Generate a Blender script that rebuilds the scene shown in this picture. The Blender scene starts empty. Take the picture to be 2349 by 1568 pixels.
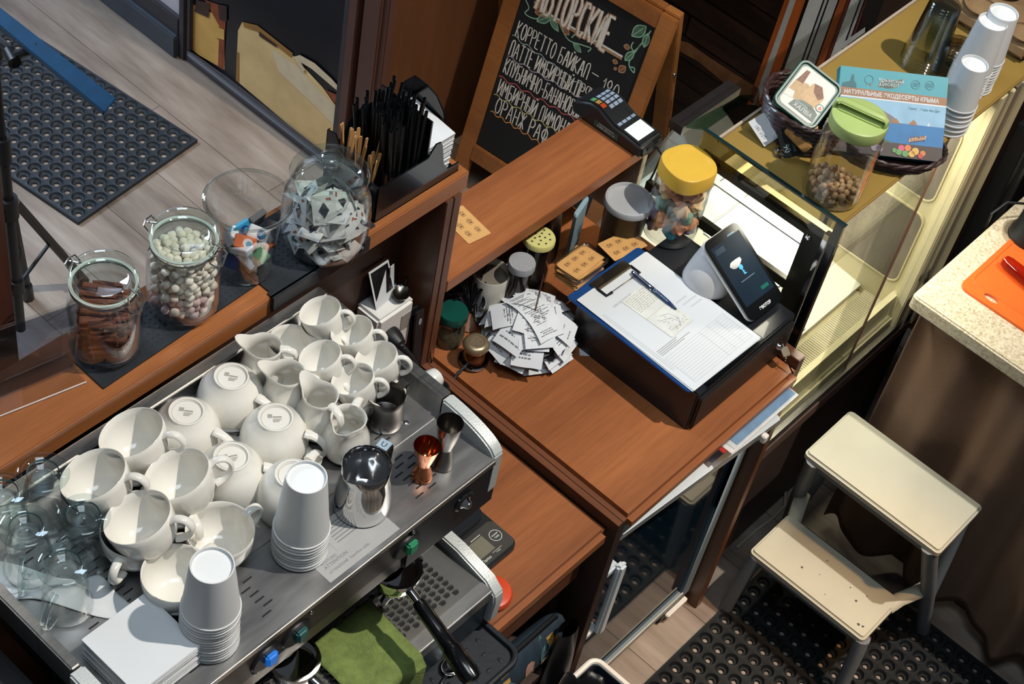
import bpy, bmesh, math, random
from mathutils import Vector, Matrix, Euler
RND = random.Random(11)
SC = bpy.context.scene
COL = SC.collection
PI = math.pi
# ---------------------------------------------------------------- camera
FPX, YAW, PITCH, ROLL, CAMZ = 3902.103, 0.571967897, 0.830122144, 0.22210498, 3.3646
def cam_axes():
    ca, sa, cb, sb = math.cos(YAW), math.sin(YAW), math.cos(PITCH), math.sin(PITCH)
    fwd = Vector((cb*ca, cb*sa, -sb)); right = Vector((sa, -ca, 0)); up = right.cross(fwd)
    c, s = math.cos(ROLL), math.sin(ROLL)
    return right*c + up*s, -right*s + up*c, fwd
CR, CU, CF = cam_axes()
CAM = Vector((0, 0, CAMZ))
def ray(x, y): return CF + CR*((x-1174.5)/FPX) - CU*((y-784)/FPX)
def at(x, y, z):
    d = ray(x, y); return CAM + d*((z-CAMZ)/d.z)
def aty(x, y, Y):
    d = ray(x, y); return CAM + d*(Y/d.y)
def atx(x, y, X):
    d = ray(x, y); return CAM + d*(X/d.x)
cd = bpy.data.cameras.new('camera'); cd.sensor_width = 36; cd.lens = FPX/2349*36; cd.clip_start = .05
cam = bpy.data.objects.new('camera', cd); COL.objects.link(cam)
M = Matrix((CR, CU, -CF)).transposed().to_4x4(); M.translation = CAM
cam.matrix_world = M; SC.camera = cam
# ---------------------------------------------------------------- materials
def lin(c):
    f = lambda v: v/12.92 if v <= .04045 else ((v+.055)/1.055)**2.4
    return tuple(f(v/255) for v in c[:3]) + (1,)
MATS = {}
class NT:
    def __init__(s, name):
        s.m = bpy.data.materials.new(name); s.m.use_nodes = True; s.t = s.m.node_tree
        s.t.nodes.clear(); s.out = s.n('ShaderNodeOutputMaterial')
    def n(s, typ, **kw):
        n = s.t.nodes.new(typ)
        for k, v in kw.items():
            if k.startswith('i_'):
                n.inputs[k[2:].replace('_', ' ')].default_value = v
            else: setattr(n, k, v)
        return n
    def l(s, a, b): s.t.links.new(a, b)
def coords(t, scale=(1, 1, 1), rot=(0, 0, 0)):
    tc = t.n('ShaderNodeTexCoord'); mp = t.n('ShaderNodeMapping'); t.l(tc.outputs['Object'], mp.inputs['Vector'])
    mp.inputs['Scale'].default_value = scale; mp.inputs['Rotation'].default_value = rot
    return mp.outputs['Vector']
def noise(t, vec, scale, detail=4, rough=.55):
    n = t.n('ShaderNodeTexNoise'); n.inputs['Scale'].default_value = scale; n.inputs['Detail'].default_value = detail
    n.inputs['Roughness'].default_value = rough; t.l(vec, n.inputs['Vector']); return n.outputs['Fac']
def ramp(t, fac, stops):
    r = t.n('ShaderNodeValToRGB'); e = r.color_ramp.elements
    e[0].position, e[0].color = stops[0][0], stops[0][1]; e[1].position, e[1].color = stops[-1][0], stops[-1][1]
    for p, c in stops[1:-1]:
        k = e.new(p); k.color = c
    t.l(fac, r.inputs['Fac']); return r.outputs['Color']
def mix(t, a, b, fac, mode='MIX'):
    m = t.n('ShaderNodeMix', data_type='RGBA', blend_type=mode)
    for sock, v in ((m.inputs['Factor'], fac), (m.inputs['A'], a), (m.inputs['B'], b)):
        if isinstance(v, (float, int, tuple)): sock.default_value = v
        else: t.l(v, sock)
    return m.outputs['Result']
def scl(c, k): return tuple(min(1, v*k) for v in c[:3]) + (1,)
def mat(name, rgb, rough=.5, metal=0, var=.1, scale=25, stretch=(1, 1, 1), bump=0, bscale=None, coat=0, emis=0, spec=.5, sss=0, rvar=0, trans=0, ior=1.45):
    if name in MATS: return MATS[name]
    t = NT(name); p = t.n('ShaderNodeBsdfPrincipled'); t.l(p.outputs[0], t.out.inputs[0])
    c = lin(rgb); v = coords(t, stretch); f = noise(t, v, scale)
    col = ramp(t, f, [(.3, scl(c, 1-var)), (.7, scl(c, 1+var))]); t.l(col, p.inputs['Base Color'])
    p.inputs['Roughness'].default_value = rough; p.inputs['Metallic'].default_value = metal
    p.inputs['Specular IOR Level'].default_value = spec; p.inputs['IOR'].default_value = ior
    p.inputs['Coat Weight'].default_value = coat; p.inputs['Transmission Weight'].default_value = trans
    if sss: p.inputs['Subsurface Weight'].default_value = sss; p.inputs['Subsurface Radius'].default_value = (.01, .008, .006)
    if rvar:
        mr = t.n('ShaderNodeMapRange'); mr.inputs['To Min'].default_value = max(.02, rough-rvar); mr.inputs['To Max'].default_value = min(1, rough+rvar)
        t.l(noise(t, v, scale*.6), mr.inputs['Value']); t.l(mr.outputs[0], p.inputs['Roughness'])
    if bump:
        b = t.n('ShaderNodeBump'); b.inputs['Strength'].default_value = bump; b.inputs['Distance'].default_value = .002
        t.l(noise(t, v, bscale or scale*4, 3), b.inputs['Height']); t.l(b.outputs[0], p.inputs['Normal'])
    if emis: p.inputs['Emission Color'].default_value = c; p.inputs['Emission Strength'].default_value = emis
    MATS[name] = t.m; return t.m
def wood(name, c1, c2, axis=0, rough=.42, scale=9, coat=.12, dark=None):
    if name in MATS: return MATS[name]
    t = NT(name); p = t.n('ShaderNodeBsdfPrincipled'); t.l(p.outputs[0], t.out.inputs[0])
    st = [1, 1, 1]; st[axis] = .07
    v = coords(t, tuple(st)); a = lin(c1); b = lin(c2)
    f1 = noise(t, v, scale, 5, .6); f2 = noise(t, v, scale*14, 3, .7)
    col = ramp(t, f1, [(.28, a), (.5, mixc(a, b, .55)), (.74, b)])
    g = ramp(t, f2, [(.3, (.72, .72, .72, 1)), (.62, (1.05, 1.05, 1.05, 1))])
    col = mix(t, col, g, .55, 'MULTIPLY')
    k = noise(t, coords(t, (1, 1, 1)), 5.0, 2); kk = ramp(t, k, [(.25, (.82, .80, .78, 1)), (.6, (1, 1, 1, 1))])
    col = mix(t, col, kk, .6, 'MULTIPLY')
    t.l(col, p.inputs['Base Color']); p.inputs['Roughness'].default_value = rough; p.inputs['Coat Weight'].default_value = coat
    p.inputs['Coat Roughness'].default_value = .3
    bm = t.n('ShaderNodeBump'); bm.inputs['Strength'].default_value = .15; bm.inputs['Distance'].default_value = .001
    t.l(f2, bm.inputs['Height']); t.l(bm.outputs[0], p.inputs['Normal'])
    MATS[name] = t.m; return t.m
def mixc(a, b, k): return tuple(a[i]*(1-k)+b[i]*k for i in range(3)) + (1,)
def glass(name, tint=(238, 246, 243), gl=.9, edge=.35, rough=.02, rmin=.05, rmax=.85):
    """thin clear glass or plastic: clear face on, reflecting and denser at grazing angles"""
    if name in MATS: return MATS[name]
    t = NT(name); tr = t.n('ShaderNodeBsdfTransparent'); gs = t.n('ShaderNodeBsdfGlossy'); gs.inputs['Roughness'].default_value = rough
    lw = t.n('ShaderNodeLayerWeight'); lw.inputs['Blend'].default_value = .5
    pw = t.n('ShaderNodeMath', operation='POWER'); t.l(lw.outputs['Facing'], pw.inputs[0]); pw.inputs[1].default_value = 4
    fr = t.n('ShaderNodeMapRange'); t.l(pw.outputs[0], fr.inputs['Value']); fr.inputs['To Min'].default_value = rmin; fr.inputs['To Max'].default_value = rmax
    c = lin(tint); f = noise(t, coords(t), 8)
    col = ramp(t, lw.outputs['Facing'], [(0, c), (.72, scl(c, .985)), (1, scl(c, 1-edge))])
    col = mix(t, col, ramp(t, f, [(.3, (.985, .985, .985, 1)), (.7, (1, 1, 1, 1))]), 1.0, 'MULTIPLY')
    t.l(col, tr.inputs['Color']); gs.inputs['Color'].default_value = (gl, gl, gl, 1)
    mx = t.n('ShaderNodeMixShader'); t.l(fr.outputs[0], mx.inputs[0]); t.l(tr.outputs[0], mx.inputs[1]); t.l(gs.outputs[0], mx.inputs[2])
    t.l(mx.outputs[0], t.out.inputs[0]); MATS[name] = t.m; return t.m
# ---------------------------------------------------------------- meshes
def basis(d):
    d = d.normalized(); a = Vector((0, 0, 1)) if abs(d.z) < .9 else Vector((1, 0, 0))
    u = d.cross(a).normalized(); return u, d.cross(u)
class MB:
    def __init__(s): s.v = []; s.f = []; s.mi = []; s.T = Matrix()
    def add(s, vs, fs, mi=0):
        o = len(s.v); T = s.T
        s.v += [T @ Vector(p) for p in vs]; s.f += [[i+o for i in f] for f in fs]; s.mi += [mi]*len(fs); return s
    def box(s, a, b, mi=0):
        x0, y0, z0 = a; x1, y1, z1 = b
        return s.add([(x0, y0, z0), (x1, y0, z0), (x1, y1, z0), (x0, y1, z0), (x0, y0, z1), (x1, y0, z1), (x1, y1, z1), (x0, y1, z1)],
                     [(3, 2, 1, 0), (4, 5, 6, 7), (0, 1, 5, 4), (1, 2, 6, 5), (2, 3, 7, 6), (3, 0, 4, 7)], mi)
    def hexa(s, p, mi=0):
        return s.add(p, [(3, 2, 1, 0), (4, 5, 6, 7), (0, 1, 5, 4), (1, 2, 6, 5), (2, 3, 7, 6), (3, 0, 4, 7)], mi)
    def prism(s, poly, z0, z1, mi=0):
        n = len(poly); ar = sum(poly[i][0]*poly[(i+1) % n][1]-poly[(i+1) % n][0]*poly[i][1] for i in range(n))
        if ar < 0: poly = poly[::-1]
        vs = [(x, y, z0) for x, y in poly] + [(x, y, z1) for x, y in poly]
        return s.add(vs, [tuple(range(n))[::-1], tuple(range(n, 2*n))] + [(i, (i+1) % n, n+(i+1) % n, n+i) for i in range(n)], mi)
    def poly(s, pts, mi=0): return s.add(pts, [tuple(range(len(pts)))], mi)
    def tube(s, path, r, seg=8, mi=0, closed=False, flat=1.0):
        P = [Vector(p) for p in path]; n = len(P); rs = r if isinstance(r, (list, tuple)) else [r]*n
        vs = []; fs = []; u = None
        for i in range(n):
            if closed: d = P[(i+1) % n]-P[i-1]
            else: d = P[min(i+1, n-1)]-P[max(i-1, 0)]
            d = d.normalized()
            if u is None: u, w = basis(d)
            else:
                u = (u-d*u.dot(d)).normalized(); w = d.cross(u)
            vs += [P[i]+(u*math.cos(2*PI*k/seg)+w*math.sin(2*PI*k/seg)*flat)*rs[i] for k in range(seg)]
        for i in range(n if closed else n-1):
            a = i*seg; b = ((i+1) % n)*seg
            fs += [(a+k, a+(k+1) % seg, b+(k+1) % seg, b+k) for k in range(seg)]
        if not closed: fs += [tuple(range(seg))[::-1], tuple(range((n-1)*seg, n*seg))]
        return s.add(vs, fs, mi)
    def cyl(s, a, b, r, seg=16, mi=0, r2=None): return s.tube([a, b], [r, r if r2 is None else r2], seg, mi)
    def lathe(s, prof, seg=32, mi=0, shape=None):
        """prof: list of (radius, z); shape(angle, r, z) -> (r, z) bends a ring (spouts)"""
        vs = []; fs = []; idx = []
        for (r, z) in prof:
            if r < 1e-6: idx.append([len(vs)]); vs.append((0, 0, z))
            else:
                idx.append(list(range(len(vs), len(vs)+seg)))
                for k in range(seg):
                    a = 2*PI*k/seg; rr, zz = (r, z) if shape is None else shape(a, r, z)
                    vs.append((rr*math.cos(a), rr*math.sin(a), zz))
        for A, B in zip(idx, idx[1:]):
            for k in range(seg):
                k2 = (k+1) % seg
                if len(A) == 1 and len(B) == 1: continue
                if len(A) == 1: fs.append((A[0], B[k2], B[k]))
                elif len(B) == 1: fs.append((A[k], A[k2], B[0]))
                else: fs.append((A[k], A[k2], B[k2], B[k]))
        return s.add(vs, fs, mi)
    def grid(s, nx, ny, fn, mi=0):
        vs = [fn(i/nx, j/ny) for j in range(ny+1) for i in range(nx+1)]
        return s.add(vs, [(j*(nx+1)+i, j*(nx+1)+i+1, (j+1)*(nx+1)+i+1, (j+1)*(nx+1)+i) for j in range(ny) for i in range(nx)], mi)
    def ball(s, c, r, seg=12, mi=0, sc=(1, 1, 1)):
        n = seg//2; c = Vector(c); T = s.T; s.T = T @ Matrix.Translation(c) @ Matrix.Diagonal((*sc, 1))
        s.lathe([(r*math.sin(PI*i/n), -r*math.cos(PI*i/n)) for i in range(n+1)], seg, mi); s.T = T; return s
    def ribbon(s, pts, w, mi=0, z=0.0):
        P = [Vector((p[0], p[1], 0)) for p in pts]; n = len(P)
        if n < 2: return s
        vs = []
        for i in range(n):
            d = (P[min(i+1, n-1)]-P[max(i-1, 0)]); d = d.normalized() if d.length > 0 else Vector((1, 0, 0)); q = Vector((-d.y, d.x, 0))*w/2
            vs += [(P[i]+q) + Vector((0, 0, z)), (P[i]-q) + Vector((0, 0, z))]
        return s.add(vs, [(2*i+1, 2*i+3, 2*i+2, 2*i) for i in range(n-1)], mi)
    def text(s, string, size, x=0, y=0, z=0, mi=0, align='CENTER', sx=1.0, bold=0, rot=0):
        c = bpy.data.curves.new('lettering', 'FONT'); c.body = string; c.size = size; c.align_x = align; c.offset = bold
        c.resolution_u = 2
        o = bpy.data.objects.new('lettering', c); COL.objects.link(o)
        me = bpy.data.meshes.new_from_object(o.evaluated_get(bpy.context.evaluated_depsgraph_get()))
        T = s.T; s.T = T @ Matrix.Translation((x, y, z)) @ Matrix.Rotation(rot, 4, 'Z') @ Matrix.Diagonal((sx, 1, 1, 1))
        s.add([v.co.copy() for v in me.vertices], [tuple(p.vertices) for p in me.polygons], mi); s.T = T
        bpy.data.objects.remove(o); bpy.data.curves.remove(c); bpy.data.meshes.remove(me); return s
    def build(s, name, mats, parent=None, smooth=True, bev=0, bseg=2, world=False, label=None, sub=0, ang=38, solid=0):
        me = bpy.data.meshes.new(name); vs = s.v
        if world and parent is not None:
            inv = WORLD[parent.name].inverted(); vs = [inv @ v for v in vs]
        me.from_pydata([tuple(v) for v in vs], [], s.f)
        if not isinstance(mats, (list, tuple)): mats = [mats]
        for m in mats: me.materials.append(m)
        me.polygons.foreach_set('material_index', s.mi)
        bm = bmesh.new(); bm.from_mesh(me); bmesh.ops.remove_doubles(bm, verts=bm.verts, dist=1e-6)
        if bev:
            ed = [e for e in bm.edges if len(e.link_faces) == 2 and e.calc_face_angle(0) > .6]
            bmesh.ops.bevel(bm, geom=ed, offset=bev, segments=bseg, affect='EDGES', clamp_overlap=True)
        if smooth:
            a = math.radians(ang)
            for f in bm.faces: f.smooth = True
            for e in bm.edges:
                if len(e.link_faces) == 2: e.smooth = e.calc_face_angle(0) < a
        bm.to_mesh(me); bm.free()
        o = bpy.data.objects.new(name, me); COL.objects.link(o)
        if parent is not None:
            o.parent = parent; WORLD[o.name] = WORLD[parent.name].copy()
        else: WORLD[o.name] = Matrix()
        if solid:
            md = o.modifiers.new('solid', 'SOLIDIFY'); md.thickness = solid; md.offset = 0
        if sub:
            md = o.modifiers.new('sub', 'SUBSURF'); md.levels = sub; md.render_levels = sub
        if label: o['label'] = label
        return o
WORLD = {}
def thing(name, label, cat, loc=(0, 0, 0), rz=0, group=None, rot=None):
    o = bpy.data.objects.new(name, None); COL.objects.link(o); o.empty_display_size = .05
    o.location = loc; o.rotation_euler = rot if rot is not None else (0, 0, rz)
    WORLD[o.name] = Matrix.Translation(loc) @ Euler(o.rotation_euler).to_matrix().to_4x4()
    return tag(o, label, cat, group)
def tag(o, label, cat, group=None):
    o['label'] = label; o['category'] = cat
    if group: o['group'] = group
    return o
def struct(o, label=None, cat=None):
    o['kind'] = 'structure'
    if label: o['label'] = label
    if cat: o['category'] = cat
    return o
def dup(root, loc, rot, label=None, group=None):
    r = root.copy(); COL.objects.link(r); r.location = loc; r.rotation_euler = rot
    if label: r['label'] = label
    if group: r['group'] = group
    for ch in list(root.children):
        c = ch.copy(); COL.objects.link(c); c.parent = r
        for g in list(ch.children):
            d = g.copy(); COL.objects.link(d); d.parent = c
    WORLD[r.name] = Matrix.Translation(loc) @ Euler(rot).to_matrix().to_4x4()
    return r
def put(o, loc, rot=(0, 0, 0)):
    o.location = loc; o.rotation_euler = rot
    WORLD[o.name] = Matrix.Translation(loc) @ Euler(rot).to_matrix().to_4x4(); return o
def arc(cx, cy, r, a0, a1, n=10, ry=None):
    return [(cx+r*math.cos(a0+(a1-a0)*i/n), cy+(ry or r)*math.sin(a0+(a1-a0)*i/n)) for i in range(n+1)]
def rrect(x0, y0, x1, y1, r, n=5):
    return arc(x1-r, y0+r, r, -PI/2, 0, n)+arc(x1-r, y1-r, r, 0, PI/2, n)+arc(x0+r, y1-r, r, PI/2, PI, n)+arc(x0+r, y0+r, r, PI, 1.5*PI, n)
def tilt_to(nx, ny, ang, spin=0):
    """euler that leans local +z by ang towards world direction (nx, ny) after spinning about z"""
    ax = Vector((-ny, nx, 0)).normalized()
    return (Matrix.Rotation(ang, 3, ax) @ Matrix.Rotation(spin, 3, 'Z')).to_euler()
# ================================================================ shell of the room
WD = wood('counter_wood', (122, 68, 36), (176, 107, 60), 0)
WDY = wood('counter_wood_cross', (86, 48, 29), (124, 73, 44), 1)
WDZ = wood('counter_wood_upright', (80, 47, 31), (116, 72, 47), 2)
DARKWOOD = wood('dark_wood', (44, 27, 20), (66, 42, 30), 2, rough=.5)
BLACK = mat('black_plastic', (20, 22, 25), .45, var=.2)
BLACKG = mat('black_gloss', (12, 13, 16), .18, var=.2, coat=.3)
RUBBER = mat('black_rubber', (26, 31, 37), .6, var=.2, bump=.3)
STEEL = mat('brushed_steel', (190, 188, 184), .3, 1, var=.1, scale=14, stretch=(1, 12, 1), rvar=.1)
CHROME = mat('chrome', (215, 215, 215), .08, 1, var=.03)
DSTEEL = mat('satin_steel', (120, 116, 112), .28, 1, var=.06)
WHITE = mat('white_plastic', (225, 224, 220), .4, var=.03)
PAPER = mat('white_paper', (208, 211, 213), .8, var=.03, scale=6)
INK = mat('grey_ink', (120, 120, 124), .8, var=.1)
DINK = mat('dark_ink', (40, 42, 52), .8, var=.1)
def floor_mat():
    t = NT('wood_floor'); p = t.n('ShaderNodeBsdfPrincipled'); t.l(p.outputs[0], t.out.inputs[0])
    v = coords(t, (1, 1, 1), (0, 0, PI/2))
    b = t.n('ShaderNodeTexBrick'); t.l(v, b.inputs['Vector']); b.offset = .37; b.offset_frequency = 2
    for k, x in (('Scale', 1), ('Mortar Size', .0016), ('Brick Width', 1.25), ('Row Height', .19), ('Bias', 0), ('Mortar Smooth', .2)): b.inputs[k].default_value = x
    b.inputs['Color1'].default_value = (.62, .62, .62, 1); b.inputs['Color2'].default_value = (1, 1, 1, 1); b.inputs['Mortar'].default_value = (.12, .1, .09, 1)
    w = coords(t, (1, .12, 1))
    g = ramp(t, noise(t, w, 11, 6, .65), [(.3, lin((116, 102, 92))), (.5, lin((156, 142, 130))), (.72, lin((186, 174, 164)))])
    d = ramp(t, noise(t, coords(t, (1, .3, 1)), 5, 4, .6), [(.35, (.62, .58, .56, 1)), (.6, (1, 1, 1, 1))])
    c = mix(t, mix(t, g, d, .8, 'MULTIPLY'), b.outputs['Color'], .75, 'MULTIPLY'); t.l(c, p.inputs['Base Color'])
    p.inputs['Roughness'].default_value = .5
    return t.m
fl = MB().box((-1.5, -2.6, -.05), (6, 6.5, 0)).build('floor', floor_mat(), smooth=False)
struct(fl, 'grey brown wood plank floor running between the counters and the poster wall', 'floor')
WALLB = mat('brown_wall', (92, 54, 28), .6, var=.12, scale=8, stretch=(4, 4, .4))
WALLD = mat('dark_wall', (40, 26, 20), .7, var=.15)
struct(MB().box((2.70, 2.36, 0), (2.86, 6.5, 3.2)).build('wall_back', WALLD, smooth=False), 'dark wall behind the large suitcase poster', 'wall')
struct(MB().box((2.70, 2.32, 0), (3.62, 2.36, 3.2)).build('wall_side', WALLB, smooth=False), 'plain brown wall panel behind the chalkboard', 'wall')
struct(MB().box((3.58, -2.6, 0), (3.7, 2.32, 3.2)).build('wall_right', WALLD, smooth=False), 'dark wall behind the display case', 'wall')
struct(MB().box((2.655, 2.40, 0), (2.70, 2.432, 3.0)).box((2.66, 2.325, 0), (2.70, 2.385, 3.0)).box((2.67, 2.305, 0), (2.70, 2.33, 3.0)).build('trim_1', wood('post_wood', (74, 46, 38), (98, 64, 54), 2, rough=.5), bev=.003), 'brown stepped wooden post right of the suitcase poster', 'post')
struct(MB().box((2.655, 3.075, .0), (2.70, 3.10, 3.0)).build('trim_2', mat('frame_dark', (58, 54, 58), .5), bev=.003), 'slim dark upright post left of the suitcase poster', 'post')
# white lit board with its dark kickboard, left of the post
t = thing('wall_board', 'pale white wall board above a dark kickboard, left of the slim post', 'wall board', (2.70, 4.2, 0))
MB().box((2.672, 3.10, .14), (2.70, 5.6, 2.6)).build('panel', mat('pale_board', (206, 198, 204), .6, var=.03), t, world=True)
MB().box((2.655, 3.10, .075), (2.70, 5.6, .14)).build('lower_rail', mat('frame_dark', ()), t, world=True, bev=.004)
MB().box((2.64, 3.10, 0.0), (2.70, 5.6, .078)).build('kickboard', mat('kick_grey', (62, 68, 78), .45), t, world=True, bev=.004)
# suitcase poster
t = thing('framed_poster', 'large dark framed poster of pale yellow suitcases on the back wall', 'poster', (2.70, 2.75, 0))
fr = MB()
fr.box((2.662, 2.432, 0.0), (2.70, 3.075, .045)); fr.box((2.662, 2.432, .045), (2.70, 2.455, 2.2)); fr.box((2.662, 3.055, .045), (2.70, 3.075, 2.2)); fr.box((2.662, 2.432, 2.2), (2.70, 3.075, 2.24))
fr.build('frame', mat('frame_dark', ()), t, world=True, bev=.003)
X = 2.674
pr = MB(); pr.poly([(X, 3.055, .045), (X, 2.455, .045), (X, 2.455, 2.2), (X, 3.055, 2.2)], 0)
def P(px, py, k=1): a = atx(px, py, X-.0012*k); return tuple(a)
def pp(pts, mi, k=1): pr.poly([P(*q, k) for q in pts][::-1], mi)
pp([(442, 10), (470, 22), (510, 40), (515, 62), (515, 160), (441, 118)], 1)             # small case
pp([(470, 0), (506, 12), (518, 40), (512, 160), (500, 152), (503, 60)], 2, 2)
pp([(450, 0), (482, 8), (478, 40), (446, 26)], 3, 3); pp([(500, 10), (520, 14), (520, 50), (503, 44)], 3, 3)
pp([(493, 60), (514, 68), (514, 92), (495, 86)], 1, 3)
pp([(541, 184), (546, 70), (556, 50), (590, 60), (670, 125), (740, 200), (772, 245), (776, 370), (700, 318)], 4)   # big case
pp([(620, 110), (680, 150), (740, 215), (776, 250), (776, 300), (730, 250), (640, 165)], 5, 2)
pp([(556, 50), (590, 58), (672, 122), (668, 132), (590, 72), (560, 62)], 6, 2)
pp([(594, 72), (636, 104), (633, 108), (594, 82)], 3, 3)
pp([(674, 130), (688, 126), (722, 145), (760, 180), (782, 205), (776, 210), (750, 188), (715, 158), (690, 143), (700, 160), (695, 165)], 5, 4)
pp([(745, 205), (796, 228), (796, 245), (768, 236)], 2, 3)
pp([(541, 184), (543, 120), (548, 120), (548, 189)], 6, 2)
pr.build('print', [mat('print_navy', (18, 19, 28), .35, var=.5, scale=4), mat('print_ochre', (220, 172, 92), .4, var=.15, scale=9),
    mat('print_strap', (138, 66, 32), .4, var=.3, scale=30), mat('print_shade', (58, 34, 26), .4, var=.3), mat('print_cream', (232, 198, 138), .4, var=.16, scale=7),
    mat('print_glow', (226, 206, 170), .4, var=.08), mat('print_tan', (160, 116, 58), .4)], t, smooth=False, world=True)
# printed mural of dark planks, chrome stripes, brown wall panel on the right wall
X = 3.572
t = thing('plank_mural', 'dark printed mural of wooden planks with one bright streak behind the chalkboard', 'mural', (3.58, 1.95, 0))
def mural_mat():
    t = NT('mural_planks'); p = t.n('ShaderNodeBsdfPrincipled'); t.l(p.outputs[0], t.out.inputs[0])
    v = coords(t, (1, .25, 1)); n = noise(t, v, 9, 6, .7)
    w = t.n('ShaderNodeTexBrick'); mp = t.n('ShaderNodeMapping'); mp.inputs['Rotation'].default_value = (0, PI/2, PI/2); tc = t.n('ShaderNodeTexCoord')
    cx = t.n('ShaderNodeCombineXYZ'); sp = t.n('ShaderNodeSeparateXYZ'); t.l(tc.outputs['Object'], sp.inputs[0]); t.l(sp.outputs['Y'], cx.inputs['X']); t.l(sp.outputs['Z'], cx.inputs['Y'])
    t.l(cx.outputs[0], w.inputs['Vector'])
    for k, x in (('Scale', 1), ('Mortar Size', .004), ('Brick Width', .9), ('Row Height', .075)): w.inputs[k].default_value = x
    w.inputs['Color1'].default_value = (.5, .5, .5, 1); w.inputs['Color2'].default_value = (1.2, 1.2, 1.2, 1); w.inputs['Mortar'].default_value = (.1, .1, .1, 1)
    c = ramp(t, n, [(.3, lin((20, 16, 15))), (.55, lin((44, 32, 28))), (.8, lin((86, 56, 40)))])
    t.l(mix(t, c, w.outputs['Color'], 1.0, 'MULTIPLY'), p.inputs['Base Color']); p.inputs['Roughness'].default_value = .4; return t.m
pr = MB(); pr.box((X, 1.66, 0), (3.579, 2.315, 2.4))
st = [atx(a, b, X-.002) for a, b in ((1556, 92), (1580, 98), (1625, 130), (1680, 166), (1742, 204), (1742, 246), (1690, 214), (1640, 172), (1600, 140), (1556, 116))]
pr.add([tuple(q) for q in st], [tuple(range(10))[::-1]], 1)
pr.build('print', [mural_mat(), mat('print_streak', (120, 84, 58), .5, var=.4, scale=16)], t, smooth=False, world=True)
t = thing('striped_mural', 'printed mural of glossy white and orange upright stripes on the far wall', 'mural', (3.58, 1.5, 0))
pr = MB(); pr.box((X, 1.39, 0), (3.579, 1.655, 2.4))
def strip(x0, x1, mi, y0=0, y1=250, dx=-.36):
    q = [atx(a, b, X-.002) for a, b in ((x0, y0), (x1, y0), (x1+dx*(y1-y0), y1), (x0+dx*(y1-y0), y1))]
    pr.add([tuple(p) for p in q], [(3, 2, 1, 0)], mi)
for a, b, mi in ((1800, 1812, 1), (1812, 1826, 2), (1826, 1848, 1), (1856, 1888, 3), (1892, 1898, 2), (1902, 1922, 2), (1926, 1942, 1), (1944, 1950, 4), (1952, 1972, 3), (1976, 1982, 2), (1986, 1990, 4)): strip(a, b, mi, 0, 240)
for k in range(4):
    q = [atx(1985-4*k, 62+22*k, X-.004), atx(1930, 100+20*k, X-.004), atx(1890-6*k, 150+14*k, X-.004), atx(1890-6*k, 160+14*k, X-.004), atx(1932, 112+20*k, X-.004), atx(1984-4*k, 74+22*k, X-.004)]
    pr.add([tuple(p) for p in q], [tuple(range(6))], (3, 4, 3, 1)[k])
pr.build('print', [mat('mural_black', (22, 20, 22), .3), mat('mural_orange', (176, 92, 44), .3, var=.35, scale=16, stretch=(1, 1, .2)), mat('mural_silver', (190, 196, 200), .3, var=.1),
    mat('mural_white', (214, 220, 222), .3, var=.06), mat('mural_rust', (110, 50, 34), .3)], t, smooth=False, world=True)
struct(MB().box((3.50, .55, 0), (3.58, 1.385, 2.4)).build('trim_3', mat('brown_flat', (60, 38, 28), .55, var=.1, scale=5), bev=.004), 'flat dark brown wall panel behind the clear cup stack', 'panel')
# ================================================================ counters
t = thing('left_worktop', 'lower brown wooden worktop under the espresso machine', 'worktop', (1.0, .80, .89))
MB().prism([(-.2, .800), (1.706, .80), (1.706, 1.368), (-.2, 1.368)], .845, .89).build('board', WD, t, world=True, bev=.012, bseg=4)
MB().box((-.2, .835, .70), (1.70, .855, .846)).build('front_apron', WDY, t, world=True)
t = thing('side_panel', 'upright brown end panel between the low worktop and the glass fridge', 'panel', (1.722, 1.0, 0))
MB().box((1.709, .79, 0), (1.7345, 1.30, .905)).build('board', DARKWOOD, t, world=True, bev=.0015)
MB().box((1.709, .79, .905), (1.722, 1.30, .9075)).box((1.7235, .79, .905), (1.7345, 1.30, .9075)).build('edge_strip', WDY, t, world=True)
t = thing('right_worktop', 'brown wooden worktop above the glass door fridge, holding the cash drawer', 'worktop', (2.0, .792, .86))
MB().box((1.736, .785, .86), (2.292, 1.43, .90)).build('board', WD, t, world=True, bev=.013, bseg=4)
t = thing('end_panel', 'tall thin wooden end panel at the right side of the fridge', 'panel', (2.305, 1.0, 0))
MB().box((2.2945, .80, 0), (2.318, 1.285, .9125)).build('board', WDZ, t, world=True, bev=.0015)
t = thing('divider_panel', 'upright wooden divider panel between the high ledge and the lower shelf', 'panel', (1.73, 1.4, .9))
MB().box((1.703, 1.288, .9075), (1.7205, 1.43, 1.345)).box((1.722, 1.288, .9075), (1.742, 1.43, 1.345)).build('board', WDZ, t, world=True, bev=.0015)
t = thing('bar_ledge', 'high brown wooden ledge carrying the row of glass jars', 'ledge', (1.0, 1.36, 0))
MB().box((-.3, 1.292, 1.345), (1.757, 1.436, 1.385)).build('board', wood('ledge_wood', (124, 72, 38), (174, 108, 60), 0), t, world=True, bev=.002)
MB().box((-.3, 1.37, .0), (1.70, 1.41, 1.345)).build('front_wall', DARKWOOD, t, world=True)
t = thing('high_shelf', 'brown wooden shelf board with a card reader on its far end', 'shelf', (2.05, 1.36, .9))
MB().box((1.7425, 1.287, 1.091), (2.353, 1.432, 1.121)).build('board', WD, t, world=True, bev=.0015)
MB().box((2.334, 1.290, .9), (2.351, 1.43, 1.091)).build('end_board', mat('pale_edge', (176, 160, 140), .45), t, world=True, bev=.001)  # pale colour paints the light reflected off the panel's front edge
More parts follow.
